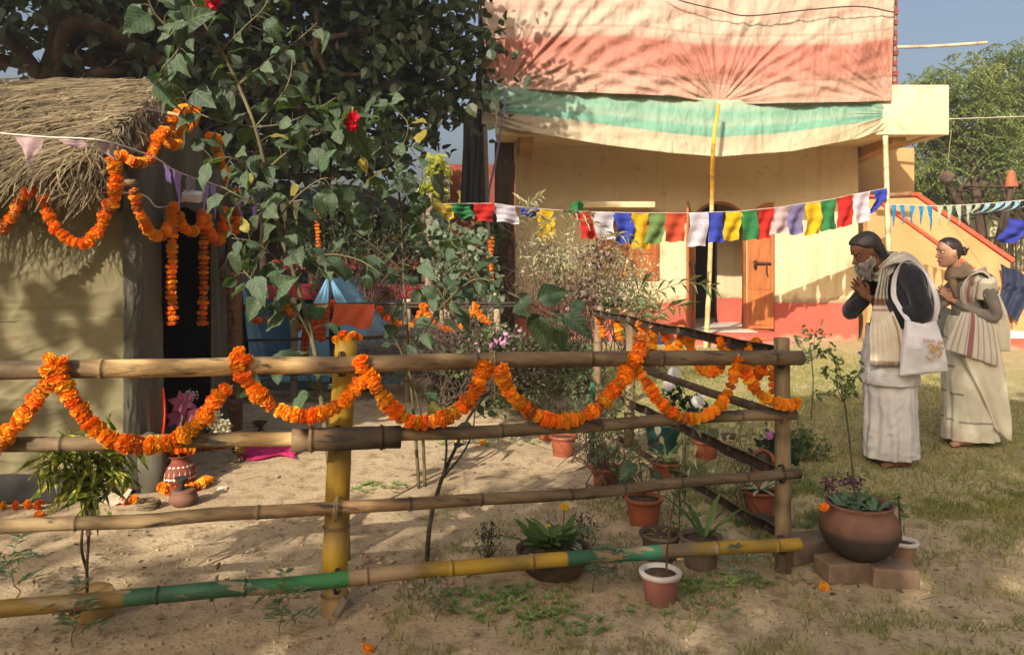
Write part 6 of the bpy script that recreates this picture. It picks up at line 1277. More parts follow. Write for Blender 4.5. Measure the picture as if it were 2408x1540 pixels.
# wide bowl with yellow gerbera
bw = G(1302, 1352); t = empty('bowl_planter', bw, 'wide shallow grey bowl planter with yellow flowers behind the green rail', 'pot'); m = MB(); m.lathe([(.05, .0), (.09, .005), (.135, .04), (.165, .085), (.178, .125), (.180, .135), (.172, .137), (.160, .120), (.001, .112)], 34, bw - Vector((0, 0, .01))); m.build('body', claydark, t)
m = MB(); m.lathe([(.158, .118), (.08, .128), (.001, .132)], 20, bw); m.build('soil', soil, t)
gb = plant('gerbera', bw + Vector((-.02, 0, .12)), 'leafy gerbera plant with two yellow flowers in the bowl planter'); gl = M('leaf_gerbera', C(78, 106, 52), C(104, 126, 70), rough=.5, ns=5, rnd=.25, trans=.3)
for q in range(3): rosette(gb, bw + Vector((-.02 + .05 * (q - 1), .01, .12)), 11, .19, .022, gl, up=1.3, curl=.8)
def daisy(p, r, label, mat, n=22, stem_to=None, ctr=leaf_yel, tilt=(0, -.35, 1)):
    f = empty('flower', p, label, 'flower'); m = MB(); nz = Vector(tilt).normalized(); u = nz.orthogonal().normalized(); w_ = nz.cross(u)
    for lay in range(3):
        for q in range(n):
            a = q / n * 6.283 + lay * .1; d = u * math.cos(a) + w_ * math.sin(a); s = nz.cross(d) * r * .11; rr_ = r * (1 - .2 * lay) * random.uniform(.9, 1.05); z = nz * (.12 * r * (lay + .6))
            m.quad(p + d * r * .1 + z - s * .4, p + d * rr_ * .6 + z * 1.3 - s, p + d * rr_ + z * .8, p + d * rr_ * .6 + z * 1.3 + s)
    m.build('petals', mat, f); m = MB(); m.ell(p + nz * r * .2, (r * .22, r * .22, r * .16), 8, 6); m.build('centre', ctr, f)
    if stem_to is not None: m = MB(); m.tube(spline([p, p.lerp(stem_to, .5) + Vector((.01, 0, 0)), stem_to], 6), .003, 6); m.build('stem', greenstem, f)
yp = M('yellow_petal', C(244, 206, 24), C(230, 180, 10), rough=.5, ns=10, trans=.3, tcol=(1.2, 1, .3)); wp = M('white_petal', C(226, 222, 214), C(206, 200, 196), rough=.6, ns=8, trans=.3, tcol=(1, 1, 1))
daisy(P(1327, 1192, 3.55), .030, 'bright yellow gerbera flower above the bowl planter', yp, stem_to=P(1310, 1290, 3.55)); daisy(P(1290, 1235, 3.5), .014, 'small half open yellow flower in the bowl planter', yp, n=12, stem_to=P(1295, 1280, 3.5))
# the other pots inside the plot
TG = 'terracotta pots inside the plot'
PT = [((1559, 1326), .104, .14, claydark, 'dark clay pot half hidden behind the bottom rail', dict(taper=.7)), ((1655, 1345), .105, .155, M('cement', C(128, 108, 90), C(98, 82, 68), rough=.9, ns=6, bump=.4, bs=40), 'rough grey pot with tall blades near the corner', dict(wob=.03)),
      ((1519, 1238), .108, .155, plastic_terra, 'terracotta pot in the middle with big pale leaves', dict(ribs=1)), ((1427, 1150), .102, .135, plastic_terra, 'terracotta pot with a young broad leaved seedling', {}), ((1571, 1130), .108, .115, terra, 'clay pot with spidery striped leaves', {}),
      ((1326, 1073), .105, .16, plastic_terra, 'terracotta pot beside the green stake', {}), ((1292, 1037), .1, .15, plastic_terra, 'terracotta pot half hidden at the back left of the row', {}), ((1665, 1081), .103, .14, plastic_terra, 'terracotta pot right of the teal bucket', {}), ((1795, 1216), .105, .15, terra, 'clay pot beside the corner post with striped leaves', {}), ((1716, 1040), .062, .07, claydark, 'small dark bowl on the grass behind the side fence', {}), ((1800, 1246), .09, .06, claydark, 'low dark dish under the clay pot by the corner post', {})]
for (xy, rr, h, mt, lab, kw) in PT: pot('flower_pot', G(*xy) + Vector((0, rr * .6, 0)), rr, h, mt, lab, group=TG, **kw)
tp = pot('tipped_pot', G(1782, 1120) + Vector((0, .05, .06)), .085, .15, terra, 'clay pot lying on its side near the corner post', tilt=(0, 0, 0)); tp.rotation_euler = (R(70), R(-50), R(20)); tp.location.z = .09
bucket('teal_bucket', G(1565, 1070) + Vector((0, .1, 0)), .105, .135, .225, M('teal_plastic', C(48, 104, 98), C(40, 88, 84), rough=.45, ns=4), 'teal plastic bucket used as a planter behind the second rail', handle=False)
culm([G(1392, 1075) - Vector((0, 0, .02)), P(1392, 1000, 5.7), P(1394, 900, 5.7)], .02, lambda t: C(44, 92, 66), [.5]).build('green_stake', bamboo_pole); tag(bpy.data.objects['green_stake'], 'green painted stake among the terracotta pots', 'stake')
# plants in them
def broad(t, base, n, size, spread, up=.1, mat=None):
    for q in range(n):
        a = q * 2.4 + random.random(); d = Vector((math.cos(a), math.sin(a) * .7, random.uniform(-.2, .5))).normalized(); e = Vector(base) + Vector((0, 0, up * (.5 + q / n))) + d * spread * .4
        m = MB(); m.tube([Vector(base), Vector(base).lerp(e, .6) + Vector((0, 0, .02)), e], .002, 4); m.build('stem', greenstem, t)
        o = put_leaf(t, Matrix.Translation(-t.location), e, d + Vector((0, 0, -.4)), size * random.uniform(.7, 1.2), Vector((random.gauss(0, .2), -.6, .8)), random.choice(HL))
s1 = G(1427, 1150) + Vector((0, .06, .12)); t = plant('seedling', s1, 'young broad leaved seedling in the terracotta pot'); broad(t, s1, 7, .085, .1, .10)
s1 = G(1519, 1238) + Vector((0, .06, .14)); t = plant('seedling', s1, 'seedling with round pale leaves in the middle terracotta pot'); broad(t, s1, 5, .11, .12, .14)
sprig(t, [s1, P(1500, 1060, 4.25), P(1478, 960, 4.25)], .003, .0015, 5, .05, leaf_gen, start=.6); sprig(t, [s1, P(1545, 1080, 4.3), P(1550, 1000, 4.3)], .003, .0015, 5, .06, leaf_pale, start=.7)
s1 = G(1571, 1130) + Vector((0, .06, .10)); t = plant('spider_plant', s1, 'spidery plant with cream striped arching leaves'); rosette(t, s1, 22, .24, .007, M('leaf_striped', C(150, 160, 110), C(96, 120, 70), rough=.55, ns=30, rnd=.2, trans=.3), up=1.1, curl=1.5)
s1 = G(1655, 1345) + Vector((.02, .06, .14)); t = plant('blade_plant', s1, 'tall plant with broad green blades in the rough grey pot'); rosette(t, s1, 7, .30, .014, gl, up=1.4, curl=1.0)
sprig(t, [s1 + Vector((-.1, .1, 0)), s1 + Vector((-.1, .1, .15)), s1 + Vector((-.08, .12, .32))], .004, .002, 110, .04, leaf_gen, tpl='lance', wd=.3, start=.1, spread=.12)
s1 = G(1795, 1216) + Vector((0, .06, .13)); t = plant('striped_plant', s1, 'cream edged leafy plant in the clay pot by the post'); rosette(t, s1, 14, .14, .012, leaf_pale, up=.8, curl=1.0); rosette(t, s1, 8, .13, .014, gl, up=1.0, curl=.8)
daisy(P(1805, 1103, 4.5), .016, 'small yellow and dark flower near the corner post', yp, n=10)
s1 = G(1559, 1326) + Vector((0, .06, .12)); t = plant('dry_stump', s1, 'dry leaf scraps in the dark clay pot'); rosette(t, s1, 5, .10, .008, leaf_yel, up=.3)
s1 = G(1665, 1081) + Vector((0, .06, .12)); t = plant('seedling', s1, 'small seedling in the pot right of the teal bucket'); broad(t, s1, 6, .09, .12, .12)
s1 = G(1565, 1070) + Vector((0, .1, .2)); t = plant('potted_shrub', s1, 'yellow green drooping plant in the teal bucket'); n = 60; p = blob_pts([(s1.x, s1.y, s1.z + .1, .1, .08, .07)], n); scatter('leaves', leaf_pale, p, rdirs(n, 1.1), rdirs(n, -.8), .08, .03, 'lance', t); sprig(t, [s1, s1 + Vector((0, 0, .12))], .004, .002, 0, .1, leaf_gen)
# white and purple chrysanthemums
def mum(base, blobs, label, flowers, mat, fr):
    t = plant('chrysanthemum', base, label, cat='plant'); segs = []
    for b in blobs: segs.append((rpath(base, b[:3], .06), .004, .002))
    twigs('stem', greenstem, segs, t, seg=5); n = 60 * len(blobs); p = blob_pts(blobs, n, .6); scatter('leaves', M('leaf_mum', C(58, 78, 54), C(44, 60, 44), rough=.6, ns=5, isl=.25, trans=.2), p, rdirs(n, .2), rdirs(n, -.9), .06, .04, 'heart', t)
    for q, (x, y, d, r, lab) in enumerate(flowers): daisy(P(x, y, d), r, lab, mat, n=20, tilt=(0, -.9, .5), ctr=leaf_yel if fr else mat)
b0 = G(1600, 1010); mum(b0, [Bp(1580, 930, 6.2, .12, .1, .14), Bp(1630, 955, 6.2, .12, .1, .1)], 'dark leaved chrysanthemum plant with white flowers', [(1585, 878, 6.0, .062, 'top white flower of the white chrysanthemum'), (1572, 905, 6.0, .055, 'lower left white flower with dark centre'), (1640, 945, 6.0, .06, 'round white chrysanthemum flower'), (1652, 925, 6.0, .048, 'small white chrysanthemum flower on the right')], wp, False)
b0 = G(1815, 1120); mum(b0, [Bp(1815, 1040, 5.2, .14, .12, .14), Bp(1800, 1070, 5.2, .13, .1, .1), Bp(1850, 1060, 5.2, .1, .1, .12)], 'dark leaved chrysanthemum with one mauve flower by the post', [(1808, 1024, 5.05, .035, 'mauve chrysanthemum flower by the corner post')], M('mauve_petal', C(186, 110, 176), C(150, 84, 140), rough=.6, ns=8, trans=.3, tcol=(1, .9, 1)), False)
# croton at the left in a tan tub
cb = G(215, 1452); t = empty('tan_tub', cb, 'tan plastic tub with a cut edge holding the narrow leaved croton', 'pot'); m = MB(); m.lathe([(.07, 0), (.085, .02), (.088, .10), (.084, .115), (.078, .10), (.001, .085)], 24, cb, wob=.06); m.build('body', M('tan_plastic', C(190, 156, 98), C(150, 120, 74), rough=.6, ns=5), t)
cr = plant('croton', cb + Vector((-.02, 0, .08)), 'narrow leaved yellow speckled croton behind the lower left rails', cat='shrub')
dC = cb.y
stems = [[(205, 1400), (205, 1330), (208, 1260), (200, 1180), (190, 1110), (180, 1060)], [(205, 1340), (192, 1290), (195, 1220), (185, 1150), (160, 1080)], [(207, 1280), (215, 1200), (225, 1130), (235, 1060)], [(206, 1260), (210, 1180), (208, 1100), (205, 1030)]]
segs = [(spline([P(x, y, dC + random.gauss(0, .02)) for x, y in s], 6), .007, .003) for s in stems]
for q in range(14):
    e = (random.uniform(130, 285), random.uniform(1020, 1160)); segs.append((rpath(P(200 + random.gauss(0, 8), 1160, dC), P(e[0], e[1], dC + random.gauss(0, .08)), .05), .003, .0015))
twigs('stems', twig, segs, cr, seg=5)
n = 300; p = blob_pts([Bp(145, 1090, dC, .12, .10, .12), Bp(245, 1085, dC, .14, .10, .11), Bp(200, 1050, dC, .13, .1, .07), Bp(200, 1130, dC, .11, .08, .08), Bp(215, 1180, dC, .07, .05, .06)], n, .6); d = rdirs(n, .45); s_ = RNG.uniform(.07, .15, n); scatter('leaves', leaf_croton, p, d, rdirs(n, -.8), s_, s_ * .085, 'lance', cr)
for x, y, h, lab in ((30, 1410, .22, 'feathery seedling at the left picture edge'), (175, 1530, .2, 'feathery seedling at the bottom left'), (668, 1500, .2, 'feathery seedling below the green rail'), (1395, 1395, .22, 'feathery seedling before the bowl planter'), (1745, 1395, .17, 'feathery seedling left of the corner post'), (1030, 1460, .13, 'small feathery seedling right of the yellow post')):
    feathery(G(x, y), h, lab); 
for x, y, lab in ((1145, 1312, 'blackened dead weed behind the bottom rail'), (1375, 1290, 'withered weed right of the bowl planter')):
    g = G(x, y); t = plant('dead_weed', g, lab); segs = []
    for q in range(16): segs.append((rpath(g, g + Vector((random.gauss(0, .06), random.gauss(0, .04), random.uniform(.08, .19))), .1, 4), .0022, .001))
    twigs('stems', twig, segs, t, seg=4); p = blob_pts([(g.x, g.y, .13, .07, .05, .06)], 70); scatter('leaves', M('leaf_black', C(70, 62, 50), C(50, 44, 38), rough=.9, ns=5), p, rdirs(70, .8), rdirs(70, 0), .028, .008, 'lance', t)
g = G(510, 1440); t = plant('dry_weed', g, 'single dry stalk on the bare sand left of the post'); sprig(t, [g, P(500, 1400, g.y), P(515, 1350, g.y)], .002, .001, 8, .04, leaf_dry, start=.5)
# ------------------------------------------------------------------ offerings before the doorway
kb = G(420, 1142); t = empty('painted_pot', kb, 'red clay ritual pot painted with white zigzags beside the doorway', 'pot'); m = MB(); rd, wt = C(132, 66, 44), C(220, 206, 186)
pr_ = [(.045, 0), (.08, .01), (.104, .045), (.110, .08), (.104, .115), (.085, .145), (.062, .16), (.055, .175), (.058, .19), (.072, .198), (.070, .202), (.052, .19), (.001, .17)]
m.lathe(pr_, 36, kb); m.build('body', M('kalash', rd, C(108, 52, 36), rough=.7, ns=8), t)
m = MB()
for q in range(20):
    a0, a1, a2 = [(q + k_) / 20 * 2 * math.pi for k_ in (0, .5, 1)]
    def kp(a, z): r = interp(z, [p_[1] for p_ in pr_[:8]], [p_[0] for p_ in pr_[:8]]) + .0015; return kb + Vector((math.cos(a) * r, math.sin(a) * r, z))
    for w0, w1 in ((0, .018),):
        m.quad(kp(a0, .066), kp(a1, .12), kp(a1, .12 - .022), kp(a0 + .05, .062)); m.quad(kp(a1, .12), kp(a2, .066), kp(a2 - .05, .062), kp(a1, .098)); m.quad(kp(a0 + .08, .062), kp(a1, .09), kp(a2 - .08, .062), kp(a1, .056))
    m.quad(kp(a0, .142), kp(a1, .145), kp(a1, .136), kp(a0, .134))
m.build('painted_band', M('white_paint', wt, rough=.7), t)
fl_ = plant('lily_bunch', kb + Vector((0, 0, .19)), 'bunch with dark pink lilies standing in the painted pot'); lm_ = M('lily_petal', C(176, 84, 120), C(140, 54, 92), rough=.5, ns=14, trans=.3, tcol=(1, .8, .9))
for (x, y, s) in ((428, 948, .085), (418, 982, .07), (458, 975, .065)):
    c = P(x, y, 5.15); fa = Vector((random.gauss(0, .3), -1, .35)).normalized(); u = fa.orthogonal().normalized(); w_ = fa.cross(u)
    for q in range(6):
        a = q / 6 * 6.283; d = (u * math.cos(a) + w_ * math.sin(a)); put_leaf(fl_, Matrix.Translation(-fl_.location), c, d + fa * .5, s * random.uniform(.9, 1.15), fa * 1.0 + d * -.3, HL[1], .62).data = None or HL[1]
for o in fl_.children:
    if o.name.startswith('leaf'):
        o.name = 'petal'
LP_ = HL[1].copy(); LP_.materials[0] = lm_
for o in fl_.children: o.data = LP_
twigs('stems', greenstem, [(spline([kb + Vector((0, 0, .17)), P(425, 1030, 5.1), P(x, y, 5.15)], 6), .003, .003) for x, y in ((428, 950), (420, 985), (458, 978), (440, 930))], fl_, seg=5)
gp_ = plant('babys_breath', kb + Vector((.05, .1, .19)), 'spray of tiny white flowers behind the lilies'); n = 220; p = blob_pts([Bp(450, 930, 5.25, .05, .05, .05), Bp(440, 905 + 30, 5.25, .04, .04, .05)], n, .7); scatter('blooms', wp, p, rdirs(n, 0), rdirs(n, 0), .010, .010, 'oval', gp_); twigs('stems', greenstem, [(rpath(kb + Vector((0, 0, .18)), tuple(p[q]), .04, 3), .001, .0006) for q in range(0, n, 9)], gp_, seg=4)
wb = plant('white_bouquet', P(520, 1030, 5.3), 'pointed bunch of cream white blossoms lying before the carved post', cat='bouquet'); n = 320; p = blob_pts([Bp(512, 998, 5.3, .075, .06, .04), Bp(505, 980, 5.3, .04, .04, .04), Bp(525, 1010, 5.3, .055, .05, .04)], n, .75); scatter('blooms', M('cream_petal', C(232, 226, 196), C(214, 206, 170), rough=.6, ns=20, trans=.25, tcol=(1, 1, .9)), p, rdirs(n, -.3), rdirs(n, 0), .030, .018, 'oval', wb); twigs('stems', greenstem, [(rpath(P(440 + q * 3, 1062, 5.1), P(500 + q * 3, 1010, 5.3), .03, 3), .0025, .002) for q in range(6)], wb, seg=5)
ib = G(432, 1188); t = empty('incense_pot', ib, 'small dark clay incense pot with a flared chimney in front of the doorway', 'pot'); m = MB(); m.lathe([(.04, 0), (.058, .004), (.084, .035), (.078, .06), (.068, .08), (.070, .09), (.072, .097), (.05, .096), (.02, .095)], 26, ib); m.build('body', M('brown_clay', C(120, 84, 66), C(90, 62, 50), rough=.75, ns=8), t); m = MB(); m.lathe([(.018, .09), (.016, .125), (.022, .14), (.042, .165), (.040, .168), (.018, .145), (.001, .14)], 20, ib + Vector((-.012, 0, 0))); m.build('chimney', M('soot', C(52, 46, 44), rough=.9), t)
nb_ = G(350, 1196); m = MB()
for q in range(90):
    a0 = random.random() * 6.28; r0 = random.uniform(.045, .066); z0 = random.uniform(.008, .045); m.tube([nb_ + Vector((math.cos(a) * r0 * (1 + .06 * math.sin(a * 3 + q)), math.sin(a) * r0, z0 + .006 * math.sin(a * 2 + q))) for a in np.linspace(a0, a0 + random.uniform(1, 3), 8)], .0022, 4, caps=False)
tag(m.build('straw_ring', straw, None), 'small twisted straw ring like a nest on the sand', 'ring')
pk_ = G(262, 1190); m = MB(); rows = [[pk_ + Vector((lerp(-.07, .07, u) + v * .03, v * .05, .01 + .07 * v + .012 * math.sin(u * 9))) for u in np.linspace(0, 1, 8)] for v in np.linspace(0, 1, 6)]; m.grid(rows); tag(m.build('white_packet', M('packet', C(176, 160, 138), C(140, 124, 104), rough=.7, ns=12), None), 'crumpled white packet at the foot of the canvas wall', 'packet')
lb = G(563, 1088); t = empty('brass_lamp', lb, 'small brass oil lamp with a domed pierced lid on the sand', 'lamp'); m = MB(); m.lathe([(.038, 0), (.036, .008), (.014, .016), (.010, .05), (.018, .062), (.045, .075), (.055, .10), (.056, .108), (.05, .108)], 24, lb); m.build('bowl', brass, t); m = MB(); m.lathe([(.054, .109), (.050, .122), (.03, .14), (.012, .148), (.008, .158), (.001, .162)], 24, lb); m.build('lid', brass, t)
for (x, y, s, lab) in ((613, 1012, .05, 'dark footed clay bowl behind the brass lamp'), (602, 1004, .035, 'small clay cup with marigold petals near the carved post')):
    g = G(x, y); m = MB(); m.lathe([(s * .6, 0), (s * .3, s * .3), (s * .35, s * .6), (s * 1.2, s * 1.5), (s * 1.15, s * 1.55), (s * .3, s * .9), (.001, s * .85)], 18, g); tag(m.build('clay_cup', claydark if s > .04 else terra, None), lab, 'cup')
pkm = M('pink_cloth', C(236, 64, 130), C(206, 40, 96), rough=.8, ns=20, trans=.2, tcol=(1.1, .8, .9), bump=.4, bs=60)
m = MB(); rows = []
for j in range(22):
    v = j / 21; rows.append([G(lerp(572, 700, u) + 10 * math.sin(v * 6), lerp(1046, 1082, v) + 5 * math.sin(u * 7)) + Vector((0, 0, .012 + .035 * abs(noise.noise(Vector((u * 6 + v * 3, v * 9, 0)))) * math.sin(math.pi * v) + .012 * abs(math.sin(v * 22 + 2 * u)))) for u in np.linspace(0, 1, 26)])
m.grid(rows); tag(m.build('pink_cloth', pkm, None), 'crumpled bright pink cloth lying on the sunlit sand', 'cloth')
mx = G(523, 1150); m = MB(); m.box((-.027, -.018, 0), (.027, .018, .014)); o = link('matchbox', m.mesh(M('matchbox', C(214, 204, 190), C(180, 120, 90), rough=.7, ns=40, lo=.55, hi=.6), False, 'matchbox')); o.location = mx; o.rotation_euler.z = .2; tag(o, 'small pale matchbox on the sand near the painted pot', 'box')
sc_ = M('saffron_cloth', C(226, 84, 34), C(196, 66, 26), rough=.85, ns=30, bump=.4, bs=60)
m = MB(); rows = [[P(x_ + 5 * math.sin(v * 3), lerp(912, 1020, v), 4.98 + .02 * math.sin(u * 8)) for u, x_ in zip(np.linspace(0, 1, 8), np.linspace(372 + 6, 386, 8))] for v in np.linspace(0, 1, 16)]; m.grid(rows, flip=True); tag(m.build('saffron_cloth', sc_, None), 'narrow saffron cloth hanging at the near door jamb', 'cloth')
garland([G(372, 1150) + Vector((0, 0, .03)), G(400, 1165) + Vector((0, 0, .03)), G(435, 1160) + Vector((0, 0, .03)), G(470, 1150) + Vector((0, 0, .03)), G(485, 1140) + Vector((0, 0, .03))], 'marigold garland laid on the sand round the painted pot', r=.033, gap=.036)
garland([P(395, 1062, 5.05), P(420, 1056, 4.98), P(450, 1060, 5.05)], 'ring of marigolds round the neck of the painted pot', r=.03, gap=.032)
garland([G(470, 1062) + Vector((0, 0, .03)), G(505, 1058) + Vector((0, 0, .03)), G(540, 1056) + Vector((0, 0, .03))], 'marigold garland on the ground below the white bouquet', r=.03, gap=.036)
garland([G(290, 1186) + Vector((0, 0, .025)), G(326, 1182) + Vector((0, 0, .025))], 'short marigold garland piece beside the straw ring', r=.03, gap=.032)
garland([G(-20, 1196) + Vector((0, 0, .02)), G(40, 1196) + Vector((0, 0, .02)), G(80, 1192) + Vector((0, 0, .02)), G(108, 1198) + Vector((0, 0, .02))], 'sparse marigold garland lying at the foot of the canvas wall', r=.03, gap=.07)
LB = 'loose marigold heads on the ground'
for x, y, r, lab in ((1938, 1388, .026, 'single marigold head on the grass before the bricks'), (866, 1531, .026, 'marigold head at the bottom picture edge'), (497, 1130, .026, 'marigold head right of the painted pot'), (355, 1185, .02, 'marigold head inside the straw ring'), (93, 1212, .028, 'marigold head in front of the ground garland at the left'), (1478, 1212, .016, 'marigold head left of the middle terracotta pot'), (1492, 1226, .014, 'withered marigold head by the middle terracotta pot'), (1662, 1310, .02, 'marigold head beside the rough grey pot'), (1862, 1310, .02, 'marigold head right of the corner post base'), (1935, 1190, .025, 'marigold head on the rim of the big clay pot'), (1795, 1282, .02, 'marigold head on the ground left of the corner post'), (1135, 1042, .03, 'marigold plant head in the bare plot')):
    o = link('loose_marigold', random.choice(BL)); z = r * .5 + gz(*G(x, y).xy); o.location = G(x, y) + Vector((0, 0, z)); o.rotation_euler = (random.gauss(0, .5), random.gauss(0, .5), random.random() * 6); o.scale = (r, r, r); tag(o, lab, 'flower', LB)
bpy.data.objects['loose_marigold.009'].location = P(1938, 1192, 3.52)
# marigolds crowning the yellow post
cw = empty('marigold_heap', P(818, 805, 3.27), 'small heap of marigolds on top of the yellow post', 'flowers')
for q in range(7):
    o = link('marigold', random.choice(BL), cw); o.location = (random.gauss(0, .02), random.gauss(0, .015), .012 + .012 * (q % 3)); s_ = .022; o.scale = (s_,) * 3; o.rotation_euler = (random.random(), random.random(), random.random() * 6)
lw = MB(); rows = [[P(806 + 20 * u - 22 * v, 1404 + 36 * v + 6 * u, 3.14) + Vector((0, -.02 * math.sin(u * 3) - .03 * v, .005)) for u in np.linspace(0, 1, 6)] for v in np.linspace(0, 1, 8)]; lw.grid(rows, flip=True); tag(lw.build('white_scrap', leaf_dry, None), 'folded pale paper scrap leaning on the yellow post base', 'paper')
# ------------------------------------------------------------------ grass, weeds and litter
def gpoints(n, f, box):
    x0, x1, y0, y1 = box; out = []
    while len(out) < n:
        x, y = random.uniform(x0, x1), random.uniform(y0, y1)
        if random.random() < f(x, y): out.append((x, y, gz(x, y)))
    return np.array(out)
gm = M('grass_blade', C(112, 124, 62), C(158, 150, 92), rough=.7, ns=2.2, isl=.3, trans=.35, tcol=(1.4, 1.4, .6))
def blades(n, f, box, h, w_, name, label, mat=gm):
    p = gpoints(n, f, box); p[:, 2] -= .003; d = RNG.normal(size=(n, 3)) * .55; d[:, 2] = 1; hh = h * RNG.uniform(.45, 1.3, n); return tag(scatter(name, mat, p, d, RNG.normal(size=(n, 3)), hh, w_, 'blade'), label, 'grass', kind='stuff')
blades(42000, lambda x, y: lawn(x, y) ** 1.8, (.6, 5.2, 4.2, 12.4), .045, .006, 'lawn_grass', 'short dry grass of the yard')
blades(15000, lambda x, y: max(0, lawn(x, y) + .22) * (.06 + .94 * (fbm((x * 3, y * 3, 8), 3) > .06)), (-.5, 3.4, 2.6, 4.8), .045, .0042, 'front_grass', 'thin grass tufts around the pots and fence foot')
blades(2600, lambda x, y: 1.0 * (fbm((x * 3, y * 3, 1), 2) > .0), (1.2, 1.95, 4.2, 5.6), .07, .004, 'side_grass', 'longer green grass along the side fence', leaf_gen)
seedm = M('leaf_seedling', C(116, 140, 80), C(140, 156, 96), rough=.6, ns=4, isl=.2, trans=.3)
def seedling_patch(c, rx, ry, n, L, name, label):
    ps, ds = [], []
    for q in range(n):
        a = random.random() * 6.28; r = math.sqrt(random.random()); x, y = c.x + math.cos(a) * r * rx, c.y + math.sin(a) * r * ry; k_ = random.randint(3, 6)
        for j in range(k_):
            b = j / k_ * 6.28 + random.random(); ps.append((x, y, gz(x, y) + .006)); ds.append((math.cos(b), math.sin(b), random.uniform(.3, .9)))
    n_ = len(ps); s_ = L * RNG.uniform(.6, 1.3, n_); tag(scatter(name, seedm, np.array(ps), np.array(ds), np.tile([0, 0, 1.0], (n_, 1)), s_, s_ * .5, 'oval'), label, 'weeds', kind='stuff')
seedling_patch(G(1190, 1425), .30, .17, 90, .032, 'seedling_weeds', 'pale green seedlings spread over the soil before the fence')
seedling_patch(G(1310, 1480), .22, .10, 40, .026, 'seedling_weeds', 'low seedlings beside the white rimmed pot'); seedling_patch(G(1600, 1430), .3, .15, 40, .022, 'seedling_weeds', 'tiny weeds around the white rimmed pot')
seedling_patch(G(900, 1150), .25, .12, 26, .03, 'seedling_weeds', 'few seedlings on the bare sand behind the post'); seedling_patch(G(1150, 1030), .5, .3, 60, .035, 'seedling_weeds', 'green seedlings at the back of the bare plot'); seedling_patch(G(1690, 1380), .25, .1, 40, .03, 'seedling_weeds', 'weeds left of the corner post base')
n = 800; p = gpoints(n, lambda x, y: .3 + .7 * (y < 4.2), (-2.6, 3.6, 2.6, 6.5)); p[:, 2] += .004; d = RNG.normal(size=(n, 3)); d[:, 2] *= .15; nn = RNG.normal(size=(n, 3)) * .35; nn[:, 2] += 1; s_ = RNG.uniform(.010, .048, n) * RNG.uniform(.5, 1, n)
tag(scatter('leaf_litter', leaf_dry, p, d, nn, s_, s_ * .5, 'oval'), 'dry fallen leaves and scraps scattered over the soil', 'litter', kind='stuff')
n = 160; p = gpoints(n, lambda x, y: 1, (-1.2, 2.0, 3.0, 4.8)); p[:, 2] += .005; d = RNG.normal(size=(n, 3)); d[:, 2] *= .2; s_ = RNG.uniform(.008, .018, n); tag(scatter('marigold_petals', marig[0], p, d, np.tile([0, 0, 1.0], (n, 1)), s_, s_ * .6, 'oval'), 'fallen orange marigold petals scattered on the soil', 'petals', kind='stuff')
m = MB()
for q in range(70):
    x, y = random.uniform(-2, 3.6), random.uniform(2.6, 6); a = random.random() * 3.14; l = random.uniform(.03, .12); z = gz(x, y) + .005; m.tube([(x, y, z), (x + math.cos(a) * l * .5, y + math.sin(a) * l * .5, z + random.uniform(0, .012)), (x + math.cos(a + .3) * l, y + math.sin(a + .3) * l, z)], random.uniform(.0008, .002), 4)
tag(m.build('twig_litter', straw, None), 'bits of straw and twig lying on the soil', 'litter', kind='stuff')
def clods(n, box, r, name, label):
    m = MB()
    for q in range(n):
        x, y = random.uniform(*box[:2]), random.gauss(box[2], box[3]); s = r * random.uniform(.3, 1.2); m.col = (0, 0, 0); z = gz(x, y); rr_ = Matrix.Rotation(random.random() * 3, 3, Vector((random.random(), random.random(), random.random() + .1)).normalized()); b = len(m.v); m.ell((x, y, z + s * .25), (s, s * random.uniform(.6, 1), s * random.uniform(.4, .7)), 6, 4, rr_)
        for i in range(b, len(m.v)): m.v[i] = tuple(c_ + random.gauss(0, s * .10) for c_ in m.v[i])
    tag(m.build(name, groundm, None), label, 'soil', kind='stuff')
clods(900, (-2.2, 3.2, 3.3, .42), .011, 'soil_clods', 'crumbly soil clods along the fence foot'); clods(160, (-.75, -.2, 3.5, .12), .02, 'soil_clods', 'dug earth heaped at the yellow post')

# thin weeds and bare stems between the pots
bush('tall_weeds', G(1395, 1092), [Bp(1400, 1000, 5.6, .18, .15, .25), Bp(1450, 955, 5.8, .2, .15, .25)], 260, .05, leaf_gen, 'thin green weeds with bare stems among the terracotta pots', nst=26, r=.004, cat='weeds')
bush('tall_weeds', G(1290, 1005), [Bp(1270, 930, 6.8, .25, .2, .22), Bp(1345, 905, 6.8, .25, .2, .25), Bp(1180, 940, 6.9, .25, .2, .18)], 520, .055, leaf_gen, 'green weeds behind the second rail left of the side post', nst=34, r=.004, cat='weeds')
bush('bare_shrub', G(1440, 1168), [Bp(1425, 1040, 4.75, .12, .1, .2), Bp(1470, 1085, 4.7, .12, .1, .16)], 90, .05, leaf_gen, 'brown twiggy shrub behind the broad leaved seedling', nst=22, r=.005)
bush('thin_weed', G(1752, 1215), [Bp(1715, 1075, 4.5, .14, .1, .2), Bp(1765, 1010, 4.5, .1, .1, .2)], 80, .05, leaf_pale, 'thin pale weed between the rough pot and the corner post', nst=14, r=.003, cat='weeds')
bush('thin_weed', G(1880, 1080), [Bp(1875, 1030, 5.6, .16, .12, .1), Bp(1905, 1050, 5.6, .16, .12, .08)], 300, .04, leaf_gen, 'low green growth on the grass right of the corner post', nst=20, r=.003, cat='weeds', tpl='oval', wd=.6)
